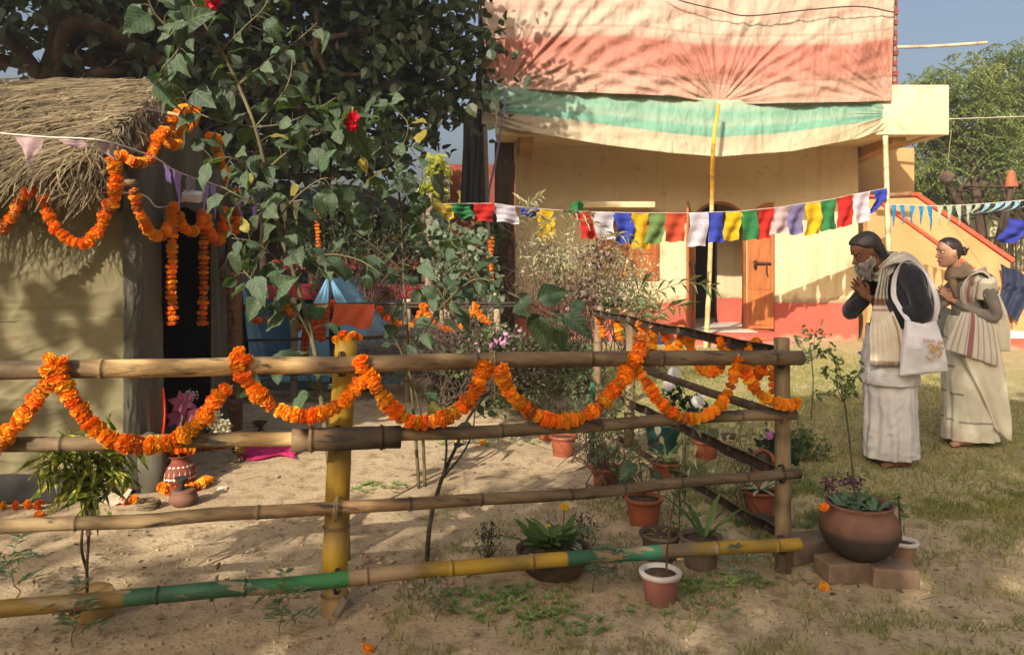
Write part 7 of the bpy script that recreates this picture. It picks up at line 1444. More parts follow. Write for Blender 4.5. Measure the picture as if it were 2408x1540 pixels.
# ------------------------------------------------------------------ people
def chain(m, pts, seg=14):
    """rounded tapering limb through (point, radius) pairs"""
    P_ = [Vector(p) for p, r in pts]; r_ = [r for p, r in pts]
    if len(P_) > 2:
        sp = spline(P_, 5); rr = list(np.interp(np.linspace(0, len(P_) - 1, len(sp)), range(len(P_)), r_))
    else: sp = [P_[0].lerp(P_[1], t) for t in np.linspace(0, 1, 6)]; rr = list(np.linspace(r_[0], r_[1], 6))
    m.tube(sp, rr, seg, caps=True); m.ell(sp[0], (rr[0],) * 3, seg, 8); m.ell(sp[-1], (rr[-1],) * 3, seg, 8)
HZ = [-.118, -.112, -.100, -.085, -.065, -.045, -.02, .005, .03, .055, .08, .098, .110, .116]
HF = [.050, .072, .084, .086, .088, .086, .088, .085, .093, .090, .074, .052, .028, .004]
HB = [.020, .000, -.020, -.045, -.066, -.082, -.098, -.106, -.107, -.101, -.084, -.060, -.034, -.004]
HWd = [.020, .036, .048, .056, .062, .066, .070, .073, .075, .073, .063, .048, .028, .004]
def head_pt(a, z, off=0.0):
    f, b, w_ = interp(z, HZ, HF), interp(z, HZ, HB), interp(z, HZ, HWd); c = (f + b) / 2; ax = (f - b) / 2 + off; w_ += off
    ca, sa = math.cos(a), math.sin(a); x = c + ax * math.copysign(abs(ca) ** .9, ca); y = w_ * math.copysign(abs(sa) ** .92, sa)
    if ca > 0:
        for s in (-1, 1): x -= .011 * math.exp(-((y - s * .031) / .016) ** 2 - ((z - .008) / .014) ** 2)
        x += .004 * math.exp(-((abs(y) - .034) / .016) ** 2 - ((z + .03) / .018) ** 2)
    return Vector((x, y, z))
def head_shell(off, z0, z1, nz, na, keep, drop=-.012):
    m = MB(); rows = []
    for j in range(nz + 1):
        z = lerp(z0, z1, j / nz); row = []
        for i in range(na):
            a = 2 * math.pi * i / na; p = head_pt(a, min(z, .1155)); k_ = keep(p); o = lerp(drop, off(p) if callable(off) else off, k_); q = head_pt(a, min(z, .1155), o)
            q.z += max(0, o) * max(0, (z - .05) / .066); row.append(q)
        rows.append(row)
    m.grid(rows, closed=True); b = len(m.v) - na; m.f.append(tuple(b + i for i in range(na))); m.f.append(tuple(range(na))[::-1]); return m
def xform(m, T):
    m.v = [tuple(T @ Vector(p)) for p in m.v]; return m
def merge(m, o):
    b = len(m.v); m.v += o.v; m.c += o.c; m.f += [tuple(i + b for i in f) for f in o.f]
def head_mesh(T, ear=True, nose=1.0):
    h = head_shell(0, -.118, .116, 34, 44, lambda p: 1.0, 0)
    n = MB(); chain(n, [((.086, 0, .012), .007), ((.100, 0, -.010), .009), ((.113 * nose, 0, -.028), .0105)], 10)
    for s in (-1, 1): n.ell((.098, s * .012, -.034), (.011, .008, .008), 8, 6)
    n.ell((.088, 0, -.058), (.010, .022, .0055), 10, 6); n.ell((.087, 0, -.068), (.010, .019, .006), 10, 6); n.ell((.078, 0, -.098), (.016, .020, .014), 10, 6)
    for s in (-1, 1):
        n.ell((.084, s * .033, .026), (.008, .022, .006), 10, 6)
        if ear: n.ell((-.008, s * .073, -.008), (.018, .009, .030), 10, 8); n.ell((-.012, s * .080, .004), (.014, .006, .018), 10, 8)
    merge(h, n); return xform(h, T)
def hand(m, wrist, h, p, l, side, size=1.0, curl=.0):
    """flat hand of the prayer gesture: h along fingers, p towards the thumb, l outward from the palms"""
    w_ = Vector(wrist); h, p, l = Vector(h).normalized(), Vector(p).normalized(), Vector(l).normalized(); s = size
    pc = w_ + h * .048 * s + l * .010
    rot = Matrix((h, p, l)).transposed(); m.ell(pc, (.052 * s, .038 * s, .013 * s), 14, 10, rot); m.ell(w_ + h * .085 * s + l * .010, (.022 * s, .037 * s, .011 * s), 12, 8, rot)
    for k_, (off, L, r, fan) in enumerate(((.028, .072, .0078, .10), (.0095, .082, .0082, .02), (-.0095, .076, .0078, -.06), (-.027, .058, .0068, -.16))):
        b = w_ + h * .088 * s + p * off * s + l * .009; d = (h + p * fan).normalized(); k1 = b + d * L * .42 * s + l * .004; k2 = b + d * L * .74 * s + l * .001; e = b + d * L * s - l * .005
        chain(m, [(b, r * s), (k1, r * .98 * s), (k2, r * .9 * s), (e, r * .76 * s)], 9)
    t0 = w_ + h * .028 * s + p * .030 * s + l * .006; chain(m, [(t0, .0115 * s), (t0 + h * .034 * s + p * .020 * s, .0098 * s), (t0 + h * .062 * s + p * .024 * s - l * .004, .0078 * s)], 9)
def foot(m, heel, fwd, s=1.0):
    f = Vector(fwd).normalized(); sd_ = Vector((-f.y, f.x, 0)); h = Vector(heel)
    chain(m, [(h + Vector((0, 0, .035)), .034 * s), (h + f * .08 * s + Vector((0, 0, .04)), .034 * s), (h + f * .15 * s + Vector((0, 0, .026)), .028 * s)], 10); m.ell(h + f * .16 * s + Vector((0, 0, .022)), (.05 * s, .042 * s, .02), 10, 6)
    for k_ in range(5): b = h + f * (.19 - .012 * abs(k_ - .5)) * s + sd_ * (.032 - .017 * k_) * s + Vector((0, 0, .013)); chain(m, [(b, .011 if k_ == 0 else .008), (b + f * .028 * s, .009 if k_ == 0 else .0065)], 7)
def voxel(m, name, mat, root, size=.006, smooth=6, parent=None):
    """fuses overlapping pieces into one continuous skin"""
    o = m.build(name, mat, root, world=False); r = o.modifiers.new('fuse', 'REMESH'); r.mode = 'VOXEL'; r.voxel_size = size; r.use_smooth_shade = True
    s = o.modifiers.new('smooth', 'SMOOTH'); s.factor = .5; s.iterations = smooth
    return o
def local(m, name, mat, parent, thick=0, smooth=True):
    o = m.build(name, mat, parent, world=False, smooth=smooth)
    if thick: q = o.modifiers.new('thick', 'SOLIDIFY'); q.thickness = thick; q.offset = 0
    return o
def loft(rings, n=64, fold=0.0, nf=14, sd=0, colf=None, fgrow=1.0):
    """rings: (z, cf, cl, hf, hl) ellipses; fold = depth of hanging pleats growing downwards"""
    m = MB(); rows = []; cols = []; Z = [r[0] for r in rings]; N_ = len(rings); t_ = np.linspace(0, N_ - 1, 90)
    for j, t in enumerate(t_):
        z, cf, cl, hf, hl = [float(np.interp(t, range(N_), [r[k_] for r in rings])) for k_ in range(5)]; g = (j / 89) ** fgrow; row = []
        for i in range(n):
            a = 2 * math.pi * i / n; wp_ = a + .25 * fbm((math.cos(a) * 1.5, math.sin(a) * 1.5, z * 1.5 + sd), 2); am = .35 + 1.3 * sstep(-.4, .5, fbm((math.cos(a) * 1.3, math.sin(a) * 1.3, z * .8 + sd * 3), 2)); q = fold * g * am * (math.sin(nf * wp_ + sd + 1.8 * math.sin(a * 2 + sd)) + .5 * math.sin(nf * 1.7 * wp_ + 2 * sd)) + fold * .9 * fbm((math.cos(a) * 2.5, math.sin(a) * 2.5, z * 5 + sd), 4) + fold * .8 * (1 - abs(noise.noise(Vector((math.cos(a) * 3 + z * 6, math.sin(a) * 3, z * 9 + sd))))) ** 6
            p = Vector((cf + (hf + q) * math.cos(a), cl + (hl + q) * math.sin(a), z)); row.append(p)
            cols.append(colf(a, z, p) if colf else (1, 1, 1))
        rows.append(row)
    m.grid(rows, closed=True); m.c = cols; return m
def ribbon(path, width, n=10, fold=.006, nfold=3, sd=0, colf=None, ns=10):
    """cloth band: path of (point, width vector, normal vector)"""
    m = MB(); rows = []; cols = []; A = [spline([Vector(p[k_]) for p in path], ns) for k_ in range(3)]
    for j in range(len(A[0])):
        c, w_, nn = A[0][j], A[1][j], A[2][j]; nn = nn.normalized() if nn.length > 1e-6 else Vector((0, -1, 0)); v = j / (len(A[0]) - 1)
        rows.append([c + w_ * s + nn * (fold * math.sin((s + 1) * nfold * math.pi + sd + v * 2)) for s in np.linspace(-1, 1, n)]); cols += [colf(s, v) if colf else (1, 1, 1) for s in np.linspace(-1, 1, n)]
    m.grid(rows); m.c = cols; return m
def strands(m, starts, n=5, r=.0011):
    for p, d, L, dr in starts:
        q = Vector(p); dd = Vector(d).normalized(); pts = [q.copy()]
        for i in range(n): q = q + dd * (L / n); dd = (dd + Vector((0, 0, -dr)) + Vector((random.gauss(0, .12), random.gauss(0, .12), random.gauss(0, .12)))).normalized(); pts.append(q.copy())
        m.tube(pts, list(np.linspace(r, r * .4, n + 1)), 4, caps=False)
def ROOT(x, ybase, label):
    g = G(x, ybase); return empty('person', (g.x, g.y, 0), label, 'person', rz=math.pi)       # local +X = forwards = to the left of the picture, local +Y = towards the viewer
skin_d = M('skin_brown', C(122, 82, 58), C(104, 68, 48), rough=.55, ns=12, spec=.35); skin_l = M('skin_fair', C(188, 142, 116), C(174, 126, 102), rough=.5, ns=10, spec=.35)
hair_d = M('hair_dark', C(42, 34, 32), C(62, 52, 48), rough=.5, ns=30, stretch=(1, .2, 3), bump=.5, bs=90, spec=.4); hair_b = M('hair_brown', C(56, 42, 36), C(40, 30, 26), rough=.42, ns=30, stretch=(.4, 3, 3), bump=.3, bs=90, spec=.5)
beard_m = M('beard_grey', C(186, 178, 168), C(92, 80, 72), rough=.8, ns=45, lo=.42, hi=.62, stretch=(1, 1, .4), bump=.9, bs=120, dist=.004)
eye_w = M('eye_white', C(220, 214, 206), rough=.3); eye_d = M('eye_dark', C(36, 26, 22), rough=.2); lip_m = M('lips', C(160, 100, 92), rough=.5)
knit = M('navy_knit', C(40, 38, 46), C(28, 27, 33), rough=.9, ns=14, bump=.5, bs=26, dist=.006, sheen=.3); grey_top = M('grey_jersey', C(138, 128, 118), C(112, 104, 96), rough=.9, ns=10, bump=.45, bs=22, dist=.006)
white_c = M('white_cotton', C(222, 216, 212), C(200, 194, 192), rough=.85, ns=5, bump=.45, bs=16, dist=.012, trans=.08, tcol=(1, 1, 1)); cream_c = M('cream_cotton', (1, 1, 1), (.92, .90, .87), attr=True, rough=.85, ns=5, bump=.5, bs=14, dist=.012, trans=.08, tcol=(1, 1, 1))
scarf_m = M('shawl', (1, 1, 1), (.86, .84, .82), attr=True, rough=.9, ns=10, bump=.3, bs=50); scarf_g = M('taupe_scarf', C(150, 130, 106), C(122, 104, 84), rough=.9, ns=9, bump=.5, bs=30, dist=.006)
def eyes(root, T, lid, openness=.6):
    for s in (-1, 1):
        m = MB(); m.ell((.071, s * .031, .007), (.0105, .0125, .0075 * openness), 10, 8); o = local(xform(m, T), 'eye', eye_w, root); m = MB(); m.ell((.0805, s * .031, .006), (.004, .0055, .0055 * openness + .001), 8, 6); local(xform(m, T), 'iris', eye_d, o)
        m = MB(); m.tube([T @ Vector((.083, s * .014, .027)), T @ Vector((.088, s * .03, .033)), T @ Vector((.074, s * .05, .028))], [.0028, .0032, .0016], 6); local(m, 'eyebrow', hair_d, root)
    m = MB(); m.ell((.0935, 0, -.0625), (.0065, .021, .0075), 10, 6); local(xform(m, T), 'lips', lip_m, root)
def trs(loc, pitch, roll=0, s=1.0): return Matrix.Translation(loc) @ Matrix.Rotation(pitch, 4, 'Y') @ Matrix.Rotation(roll, 4, 'X') @ Matrix.Scale(s, 4)
# ---- man bowing with joined hands
man = ROOT(2090, 1090, 'bearded man in navy sweater and white dhoti bowing with joined palms, white shoulder bag')
TH_ = trs((.178, 0, 1.528), R(30), 0, 1.06); b = MB(); merge(b, head_mesh(TH_, nose=1.05))
chain(b, [((.10, 0, 1.47), .062), ((.04, 0, 1.40), .066), ((0, 0, 1.34), .075)])
chain(b, [((-.06, 0, 1.30), .115), ((-.05, 0, 1.12), .120), ((-.03, 0, .95), .125), ((-.02, 0, .84), .12)], 18)
for s in (-1, 1):
    chain(b, [((-.03, s * .10, .86), .095), ((-.02, s * .10, .46), .062), ((-.04, s * .10, .30), .056), ((-.04, s * .10, .07), .040)])
    foot(b, (-.09, s * .10, .0), (1, s * .12, 0), 1.0)
arms_m = {1: [((-.075, .185, 1.345), .062), ((-.10, .265, 1.19), .056), ((-.105, .275, 1.09), .050), ((.03, .15, 1.115), .042), ((.150, .035, 1.185), .029)], -1: [((-.02, -.185, 1.345), .062), ((.09, -.245, 1.19), .055), ((.20, -.21, 1.085), .048), ((.225, -.11, 1.12), .040), ((.165, -.03, 1.19), .029)]}
for s in (-1, 1): chain(b, arms_m[s])
hd_ = (.67, 0, .74)
for s in (-1, 1): hand(b, (.158, s * .004, 1.190), hd_, (-.74, 0, .67), (0, s, 0), s, 1.06)
voxel(b, 'body', skin_d, man, .0055, 4)
eyes(man, TH_, .3, .22)
keep_m = lambda p: sstep(.005, -.02, p.x - interp(p.z, [-.12, -.03, .02, .06, .085, .12], [-.05, -.03, .005, .05, .075, .09]))
h_ = head_shell(lambda p: .012 + .008 * sstep(.0, -.08, p.x) + .003 * math.sin(p.y * 160 + p.z * 60), -.118, .116, 46, 64, keep_m); local(xform(h_, TH_), 'hair', hair_d, man)
m = MB(); st_ = []
for q in range(240):
    a = random.uniform(1.9, 4.38); z = random.uniform(-.06, .10); p = TH_ @ head_pt(a, z, .014); st_.append((p, (-.5, random.gauss(0, .2), -.9), random.uniform(.06, .15), .12))
strands(m, st_, r=.0016); chain(m, [(TH_ @ Vector((-.085, 0, -.03)), .045), (TH_ @ Vector((-.095, 0, -.09)), .036)]); local(m, 'nape_hair', hair_d, man)
keep_b = lambda p: sstep(-.030, -.056, p.z + .014 * noise.noise(p * 70) - .35 * max(0, .05 - p.x) * (p.x > -.02)) * sstep(-.03, .0, p.x) * (1 - .9 * math.exp(-((p.z + .063) / .006) ** 2 - (p.y / .018) ** 2))
bd = head_shell(lambda p: .004 + .012 * sstep(-.06, -.11, p.z) + .004 * noise.noise(p * 90), -.118, .0, 40, 64, keep_b); bd = xform(bd, TH_); chain(bd, [(TH_ @ Vector((.068, 0, -.105)), .036), (TH_ @ Vector((.072, 0, -.145)), .030), (TH_ @ Vector((.070, 0, -.185)), .014)], 12); bdo = local(bd, 'beard', beard_m, man)
m = MB(); st_ = []
for q in range(760):
    a = random.uniform(-1.5, 1.5); z = random.uniform(-.117, -.035); p = TH_ @ head_pt(a, z, .012); st_.append((p, TH_.to_3x3() @ Vector((.5, random.gauss(0, .3), -1)), random.uniform(.02, .075), .15))
for q in range(60): st_.append((TH_ @ Vector((.104, random.uniform(-.03, .03), -.050)), TH_.to_3x3() @ Vector((.3, random.gauss(0, 1), -.6)), random.uniform(.02, .04), .1))
strands(m, st_, r=.0012); local(m, 'beard_strands', beard_m, bdo)
sw = MB(); chain(sw, [((-.055, 0, 1.39), .085), ((-.075, 0, 1.30), .150), ((-.06, 0, 1.16), .158), ((-.03, 0, 1.02), .160), ((-.02, 0, .92), .158)], 22)
for s in (-1, 1):
    chain(sw, [((-.06, s * .07, 1.37), .085)] + [(p, r + .020 - .006 * (i / 4)) for i, (p, r) in enumerate(arms_m[s])][:-1] + [(Vector(arms_m[s][-1][0]).lerp(Vector(arms_m[s][-2][0]), .22), .042)], 16)
chain(sw, [((-.06, .13, 1.2), .10), ((-.03, .12, 1.0), .10)]); chain(sw, [((-.06, -.13, 1.2), .10), ((-.03, -.12, 1.0), .10)])
swo = voxel(sw, 'sweater', knit, man, .008, 8); dt = bpy.data.textures.new('folds', 'CLOUDS'); dt.noise_scale = .09; dm = swo.modifiers.new('folds', 'DISPLACE'); dm.texture = dt; dm.strength = .022; dm.mid_level = .5
local(loft([(1.0, -.02, 0, .165, .205), (.9, -.02, 0, .178, .215), (.76, -.005, 0, .188, .215), (.585, .0, 0, .195, .215)], 72, .010, 9, 2), 'shirt', white_c, man, .004)
local(loft([(.90, -.01, 0, .15, .18), (.70, -.005, 0, .176, .19), (.45, -.01, 0, .180, .185), (.25, -.015, 0, .185, .18), (.10, -.018, 0, .19, .175), (.055, -.02, 0, .19, .172)], 96, .012, 11, 5, fgrow=.7), 'dhoti', white_c, man, .004)
GS = C(186, 178, 164); DK = C(92, 62, 52); CRM = C(216, 204, 184)
def shawl_c(s, v):
    c = GS
    if abs(s - .55) < .06 or abs(s + .5) < .05: c = C(120, 108, 98)
    if v > .60: c = CRM
    if .60 < v < .645: c = C(128, 92, 78)
    if .665 < v < .675: c = C(150, 104, 86)
    if v > .70 and abs(s + .80) < .07: c = C(168, 140, 116)
    if v > .97: c = C(150, 128, 108)
    return c
shw = ribbon([((-.235, .10, 1.02), (.05, .05, 0), (-1, .3, 0)), ((-.255, .10, 1.22), (.04, .08, 0), (-1, .3, .2)), ((-.19, .10, 1.42), (.02, .09, -.03), (-.6, .2, 1)), ((-.05, .105, 1.485), (.03, .07, -.03), (0, .5, 1)), ((.06, .10, 1.43), (.05, .035, -.02), (.3, .8, .6)), ((.10, .12, 1.32), (.055, .03, -.02), (.4, .9, .2)), ((.12, .13, 1.20), (.06, .02, 0), (.5, .9, 0)), ((.13, .185, 1.08), (.075, -.02, 0), (.3, 1, 0)), ((.13, .215, .98), (.10, -.03, 0), (.3, 1, 0)), ((.125, .225, .86), (.108, -.03, 0), (.3, 1, 0)), ((.12, .225, .735), (.112, -.03, 0), (.3, 1, 0))], 1, n=26, fold=.012, nfold=3.6, colf=shawl_c)
local(shw, 'shawl', scarf_m, man, .006)
shb = ribbon([((-.02, -.02, 1.50), (.02, .10, -.02), (-.2, 0, 1)), ((-.12, .0, 1.475), (.02, .13, -.02), (-.5, 0, 1)), ((-.215, .02, 1.37), (.02, .15, 0), (-1, 0, .4)), ((-.255, .03, 1.22), (.01, .17, 0), (-1, 0, .1)), ((-.275, .04, 1.06), (.0, .18, 0), (-1, 0, 0))], 1, n=26, fold=.012, nfold=4, sd=1, colf=lambda s, v: C(104, 98, 90) if (int((s + 1) * 9) % 3 == 0) else (C(196, 192, 182) if int((s + 1) * 9) % 3 == 1 else C(150, 142, 130)))
local(shb, 'shawl_back', scarf_m, man, .006)
shn = ribbon([((-.07, -.10, 1.46), (.03, 0, .035), (-.3, -1, .3)), ((-.085, .0, 1.485), (.03, 0, .04), (-1, 0, .3)), ((-.02, .095, 1.47), (.03, .01, .045), (0, 1, .4)), ((.06, .10, 1.41), (.02, .0, .05), (.5, 1, 0)), ((.10, .04, 1.36), (.0, -.02, .05), (1, .3, 0)), ((.09, -.06, 1.38), (0, 0, .05), (1, -1, 0)), ((-.0, -.11, 1.43), (0, 0, .045), (0, -1, 0)), ((-.07, -.10, 1.46), (.0, 0, .04), (-.3, -1, .3))], 1, n=12, fold=.008, nfold=2, colf=lambda s, v: GS)
local(shn, 'shawl_collar', scarf_m, man, .006)
# shoulder bag
bag_m = M('bag_cotton', C(226, 222, 224), C(204, 200, 206), rough=.8, ns=4, bump=.4, bs=12, dist=.014)
bg_ = empty('shoulder_bag', man.location, 'white cotton shoulder bag with red lettering and golden emblem hanging at the man\'s side', 'bag', rz=math.pi)
m = MB(); rows = []
for j in range(31):
    v = j / 30; z = lerp(1.055, .675, v); fL = lerp(.045, .055, v) - .03 * (1 - v); fR = lerp(-.205, -.300, v ** .8); th = .012 + .045 * math.sin(math.pi * min(1, .15 + v * .8)); row = []
    for i in range(40):
        a = 2 * math.pi * i / 40; ca, sa = math.cos(a), math.sin(a); x = (fL + fR) / 2 + (fL - fR) / 2 * math.copysign(abs(ca) ** .6, ca); y = .275 + th * math.copysign(abs(sa) ** .7, sa) + .010 * math.sin(x * 30 + v * 6) * math.sin(math.pi * v) + .012 * fbm((x * 9, z * 9, 0), 3)
        zz = z + (.030 * (x - .05) / -.35 * v if v > .5 else -.02 * math.exp(-((x + .09) / .07) ** 2) * (1 - v)) ; row.append(Vector((x, y, zz)))
    rows.append(row)
m.grid(rows, closed=True); m.f.append(tuple(30 * 40 + i for i in range(40))); local(m, 'body', bag_m, bg_)
stp = ribbon([((-.19, .285, 1.04), (.022, 0, 0), (0, 1, 0)), ((-.19, .33, 1.16), (.020, 0, .005), (-.2, 1, 0)), ((-.165, .32, 1.28), (.018, 0, .008), (-.3, 1, .3)), ((-.12, .27, 1.40), (.018, .004, .01), (-.4, .7, .7)), ((-.06, .20, 1.462), (.018, .01, .006), (0, .5, 1)), ((.0, .185, 1.435), (.018, .012, -.006), (.5, .8, .6)), ((.045, .185, 1.34), (.02, .008, 0), (.6, 1, .1)), ((.055, .19, 1.22), (.02, 0, 0), (.5, 1, 0)), ((.03, .22, 1.14), (.02, 0, 0), (.5, 1, 0)), ((.0, .29, 1.05), (.02, 0, 0), (0, 1, 0))], 1, n=6, fold=.003, nfold=1)
local(stp, 'strap', bag_m, bg_, .004)
red_t = M('red_thread', C(176, 44, 50), rough=.7); gold_t = M('gold_thread', C(206, 164, 88), C(180, 136, 62), rough=.6, ns=40)
def text_mesh(s, size, mat, name):
    cu = bpy.data.curves.new(name, 'FONT'); cu.body = s; cu.size = size; cu.extrude = .0008; cu.align_x = 'CENTER'; o = bpy.data.objects.new(name, cu); COL.objects.link(o); bpy.context.view_layer.update()
    me = bpy.data.meshes.new_from_object(o.evaluated_get(bpy.context.evaluated_depsgraph_get())); bpy.data.objects.remove(o); me.materials.clear(); me.materials.append(mat); me.name = name; return me
YB = .352
def bagpt(x, z): return Vector((x, YB + .004 * math.sin(x * 30) , z))
o = link('lettering', text_mesh('S.D.Ch. Gaj', .030, red_t, 'lettering'), bg_); o.matrix_basis = Matrix.Translation((-.145, YB + .004, .908)) @ Matrix.Rotation(math.pi, 4, 'Z') @ Matrix.Rotation(R(90), 4, 'X') @ Matrix.Rotation(R(-6), 4, 'Z')
em = MB()
def ep(u, v): return bagpt(-.150 - u * .052, .845 + v * .052)          # emblem plane: u to the right of the picture
for stroke in ([(-.75, .75), (-.45, 1.0), (-.05, .85), (-.05, .45), (-.4, .2), (-.1, .0), (.15, -.35), (-.1, -.85), (-.6, -.9), (-.95, -.55)], [(-.3, .15), (.1, .1), (.45, .35), (.85, .4), (1.1, .0), (.95, -.45), (.6, -.6), (.5, -.35)], [(.25, .85), (.5, .65), (.8, .7), (1.0, .95)]):
    for off in (-.0045, .0045): em.tube(spline([ep(u, v) + Vector((off * .6, 0, off)) for u, v in stroke], 8), .0032, 6)
em.ell(ep(.62, 1.05), (.006, .004, .006), 8, 6); local(em, 'emblem', gold_t, bg_)
# ---- woman with joined hands
wom = ROOT(2268, 1043, 'woman in cream striped sari and taupe scarf standing barefoot with joined palms')
TW = trs((.135, 0, 1.522), R(4), 0, .99); b = MB(); merge(b, head_mesh(TW, nose=.965))
chain(b, [((.10, 0, 1.46), .050), ((.06, 0, 1.38), .050), ((.02, 0, 1.30), .060)])
chain(b, [((-.03, 0, 1.24), .095), ((-.02, 0, 1.08), .095), ((-.03, 0, .92), .115), ((-.03, 0, .82), .115)], 18)
for s in (-1, 1):
    chain(b, [((-.03, s * .085, .84), .09), ((-.02, s * .085, .45), .056), ((-.05, s * .085, .28), .050), ((-.04, s * .085, .07), .034)]); foot(b, (-.06 + .05 * (s > 0), s * .085, 0), (1, s * .1, 0), .92)
arms_w = {1: [((-.07, .155, 1.265), .048), ((-.105, .225, 1.13), .042), ((-.115, .225, 1.025), .038), ((.0, .13, 1.065), .034), ((.095, .03, 1.130), .024)], -1: [((-.01, -.155, 1.265), .048), ((.12, -.20, 1.13), .042), ((.235, -.155, 1.035), .038), ((.20, -.09, 1.075), .034), ((.115, -.025, 1.130), .024)]}
for s in (-1, 1): chain(b, arms_w[s])
for s in (-1, 1): hand(b, (.108, s * .003, 1.138), (.76, 0, .65), (-.65, 0, .76), (0, s, 0), s, .96)
voxel(b, 'body', skin_l, wom, .0055, 4)
eyes(wom, TW, .8, .8)
keep_w = lambda p: sstep(.004, -.012, p.x - interp(p.z, [-.12, -.05, -.01, .03, .07, .10, .12], [-.06, -.04, -.022, .02, .058, .075, .08]))
h_ = head_shell(lambda p: .007 + .0012 * math.sin(p.y * 240 + p.z * 90), -.07, .116, 44, 64, keep_w); ho = local(xform(h_, TW), 'hair', hair_b, wom)
m = MB(); bc = TW @ Vector((-.130, .0, .0)); m.ell(bc, (.026, .036, .030), 16, 10)
for q in range(9): m.tube([bc + Vector((math.sin(t * 1.2 + q) * .010 + .004, math.cos(t) * .034, math.sin(t) * .029)) for t in np.linspace(q * .7, q * .7 + 4, 14)], .008, 6)
local(m, 'bun', hair_b, ho); m = MB(); m.tube([TW @ Vector((-.09, .075, -.03)), TW @ Vector((-.145, .045, .022))], .007, 8); local(m, 'hair_stick', M('stick_black', C(36, 32, 32), rough=.3), ho)
tp_ = MB(); chain(tp_, [((.03, 0, 1.36), .07), ((-.02, 0, 1.27), .115), ((-.02, 0, 1.1), .12), ((-.02, 0, .98), .12)], 18)
for s in (-1, 1): chain(tp_, [((-.02, s * .08, 1.30), .065)] + [(p, r + .008) for (p, r) in arms_w[s]][:-1] + [(Vector(arms_w[s][-1][0]).lerp(Vector(arms_w[s][-2][0]), .15), .030)], 14)
tpo = voxel(tp_, 'top', grey_top, wom, .007, 6); dm = tpo.modifiers.new('folds', 'DISPLACE'); dm.texture = dt; dm.strength = .014; dm.mid_level = .5
CR = C(222, 214, 192); LN = C(126, 112, 104); PU = C(150, 100, 102); CG = C(206, 198, 184)
def sari_c(a, z, p):
    c = CR
    for k_, zl in enumerate((.83, .62, .41, .20)):
        if abs(z + .010 * math.sin(a * 2) - .08 * p.x - zl) < .0048: c = LN
    pass
    return c
local(loft([(1.02, -.03, 0, .135, .165), (.90, -.03, 0, .16, .185), (.75, -.03, 0, .185, .185), (.50, -.04, 0, .205, .185), (.30, -.045, 0, .208, .18), (.12, -.05, 0, .218, .18), (.045, -.055, 0, .225, .18)], 110, .008, 9, 3, colf=sari_c, fgrow=.6), 'skirt', cream_c, wom, .004)
# wrapped overlap running diagonally down the side
def wrap_c(s, v): return LN if abs(s - .93) < .03 else CR
wr_ = ribbon([((.02, .205, .88), (.16, -.02, .02), (0, 1, 0)), ((-.02, .215, .70), (.16, -.02, .03), (0, 1, 0)), ((-.08, .215, .50), (.14, -.015, .06), (0, 1, 0)), ((-.15, .205, .30), (.11, -.01, .07), (0, 1, 0)), ((-.22, .17, .10), (.07, .0, .05), (0, 1, 0))], 1, n=26, fold=.006, nfold=2, colf=wrap_c); local(wr_, 'sari_wrap', cream_c, wom, .004)
def pal_c(s, v):
    c = CG
    if abs(s - .08) < .12: c = PU
    elif int((s + 1) * 16) % 4 == 0: c = C(168, 154, 146)
    return c
lo_p = ribbon([((.02, .165, 1.05), (.10, -.01, .01), (.2, 1, 0)), ((.04, .205, .98), (.14, -.015, .015), (.2, 1, 0)), ((.06, .225, .88), (.17, -.02, .03), (.2, 1, 0)), ((.075, .235, .78), (.195, -.025, .05), (.2, 1, 0)), ((.085, .238, .715), (.205, -.025, .065), (.2, 1, 0))], 1, n=64, fold=.007, nfold=4, sd=2, colf=pal_c, ns=12); local(lo_p, 'pallu', cream_c, wom, .004)
up_p = ribbon([((-.16, .10, 1.30), (.03, .09, 0), (-.8, .2, .6)), ((-.09, .12, 1.385), (.05, .06, -.01), (-.2, .3, 1)), ((.0, .125, 1.345), (.07, .03, -.02), (.3, .9, .6)), ((.035, .128, 1.25), (.075, .005, -.01), (.4, 1, .1)), ((.03, .112, 1.17), (.07, 0, 0), (.3, 1, 0)), ((.01, .10, 1.10), (.06, 0, 0), (.2, 1, 0))], 1, n=48, fold=.011, nfold=3.5, sd=1, colf=pal_c, ns=12); local(up_p, 'pallu', cream_c, wom, .005)
bk_p = ribbon([((.0, .02, 1.385), (.0, .13, -.02), (0, 0, 1)), ((-.09, .02, 1.375), (.0, .155, -.02), (-.5, 0, 1)), ((-.165, .02, 1.27), (.01, .175, 0), (-1, 0, .3)), ((-.195, .02, 1.10), (.02, .19, 0), (-1, 0, 0)), ((-.205, .02, .94), (.02, .19, 0), (-1, 0, 0)), ((-.22, .02, .80), (.02, .18, 0), (-1, 0, 0))], 1, n=40, fold=.008, nfold=5, sd=3, colf=lambda s, v: LN if (int(v * 60) % 7 == 0) else CR, ns=14); local(bk_p, 'sari_back', cream_c, wom, .004)
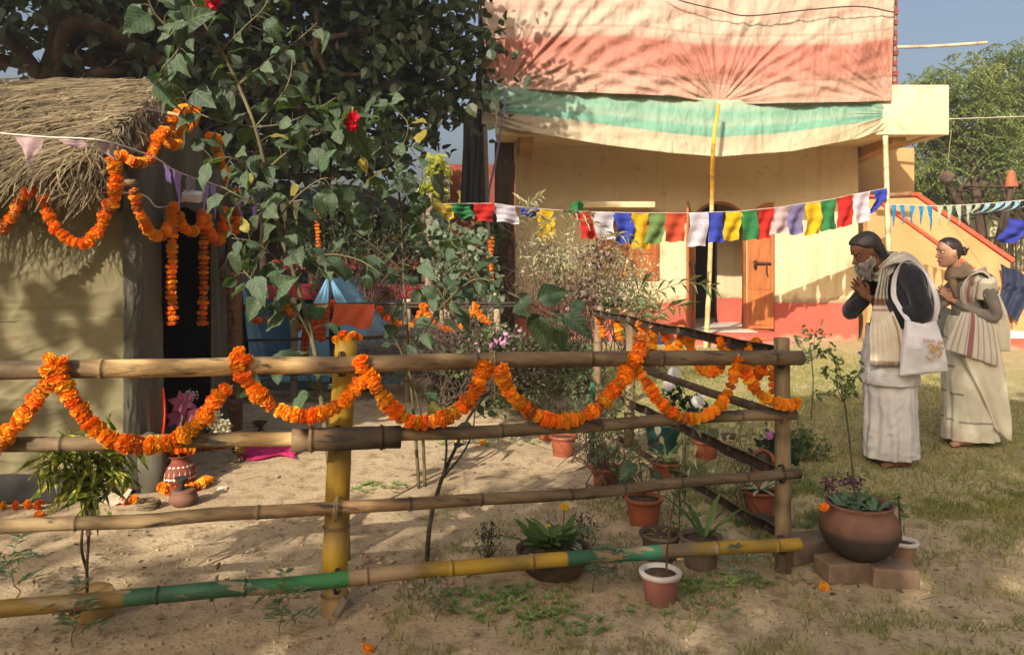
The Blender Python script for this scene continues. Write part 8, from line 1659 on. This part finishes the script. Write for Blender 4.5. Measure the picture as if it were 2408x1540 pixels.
slv = loft([(.03, 0, 0, .05, .05), (0, 0, 0, .078, .078), (-.06, 0, 0, .088, .084), (-.135, .0, .0, .098, .088)], 48, .006, 5, 1, colf=lambda a, z, p: LN if abs(p.y - .03) < .004 and p.x > 0 else CR); slv = xform(slv, Matrix.Translation((-.075, .165, 1.315)) @ Matrix.Rotation(R(-24), 4, 'X') @ Matrix.Rotation(R(10), 4, 'Y')); local(slv, 'cap_sleeve', cream_c, wom, .004)
sd_p = ribbon([((-.10, .215, 1.20), (.06, 0, .0), (-.2, 1, 0)), ((-.15, .225, 1.05), (.06, -.01, 0), (-.2, 1, 0)), ((-.17, .22, .90), (.06, -.02, 0), (-.2, 1, 0)), ((-.19, .20, .76), (.05, -.02, 0), (-.2, 1, 0))], 1, n=14, fold=.01, nfold=2, colf=lambda s, v: CR); local(sd_p, 'sari_fold', cream_c, wom, .004)
m = MB()
for (z, rf, rl, tk, cf) in ((1.40, .068, .068, .020, .065), (1.375, .078, .08, .025, .055), (1.35, .088, .092, .024, .045)):
    pts = [Vector((cf + rf * math.cos(a), rl * math.sin(a), z + .028 * -math.cos(a) + .008 * math.sin(3 * a))) for a in np.linspace(0, 2 * math.pi, 33)]; m.tube(pts, [tk * (1 + .12 * math.sin(i * 1.3)) for i in range(33)], 12, caps=False)
chain(m, [((.115, .02, 1.33), .034), ((.105, .03, 1.25), .036), ((.08, .035, 1.18), .032)]); voxel(m, 'scarf', scarf_g, wom, .007, 3)

man.scale = bg_.scale = (.94, .93, 1); wom.scale = (.93, .93, 1)
# ------------------------------------------------------------------ thin dusty air
hz = MB(); hz.box((-45, -40, -1.0), (48, 60, 17)); hzm = bpy.data.materials.new('haze'); hzm.use_nodes = True; hn = hzm.node_tree; hn.nodes.clear()
ho_ = hn.nodes.new('ShaderNodeOutputMaterial'); hv = hn.nodes.new('ShaderNodeVolumePrincipled'); hv.inputs['Color'].default_value = (.92, .92, .92, 1); hv.inputs['Density'].default_value = .0022; hv.inputs['Anisotropy'].default_value = .2
hn.links.new(hv.outputs[0], ho_.inputs['Volume']); hb_ = hz.build('haze', hzm, None, smooth=False); hb_['kind'] = 'stuff'; tag(hb_, 'thin dusty haze filling the air of the yard', 'haze')
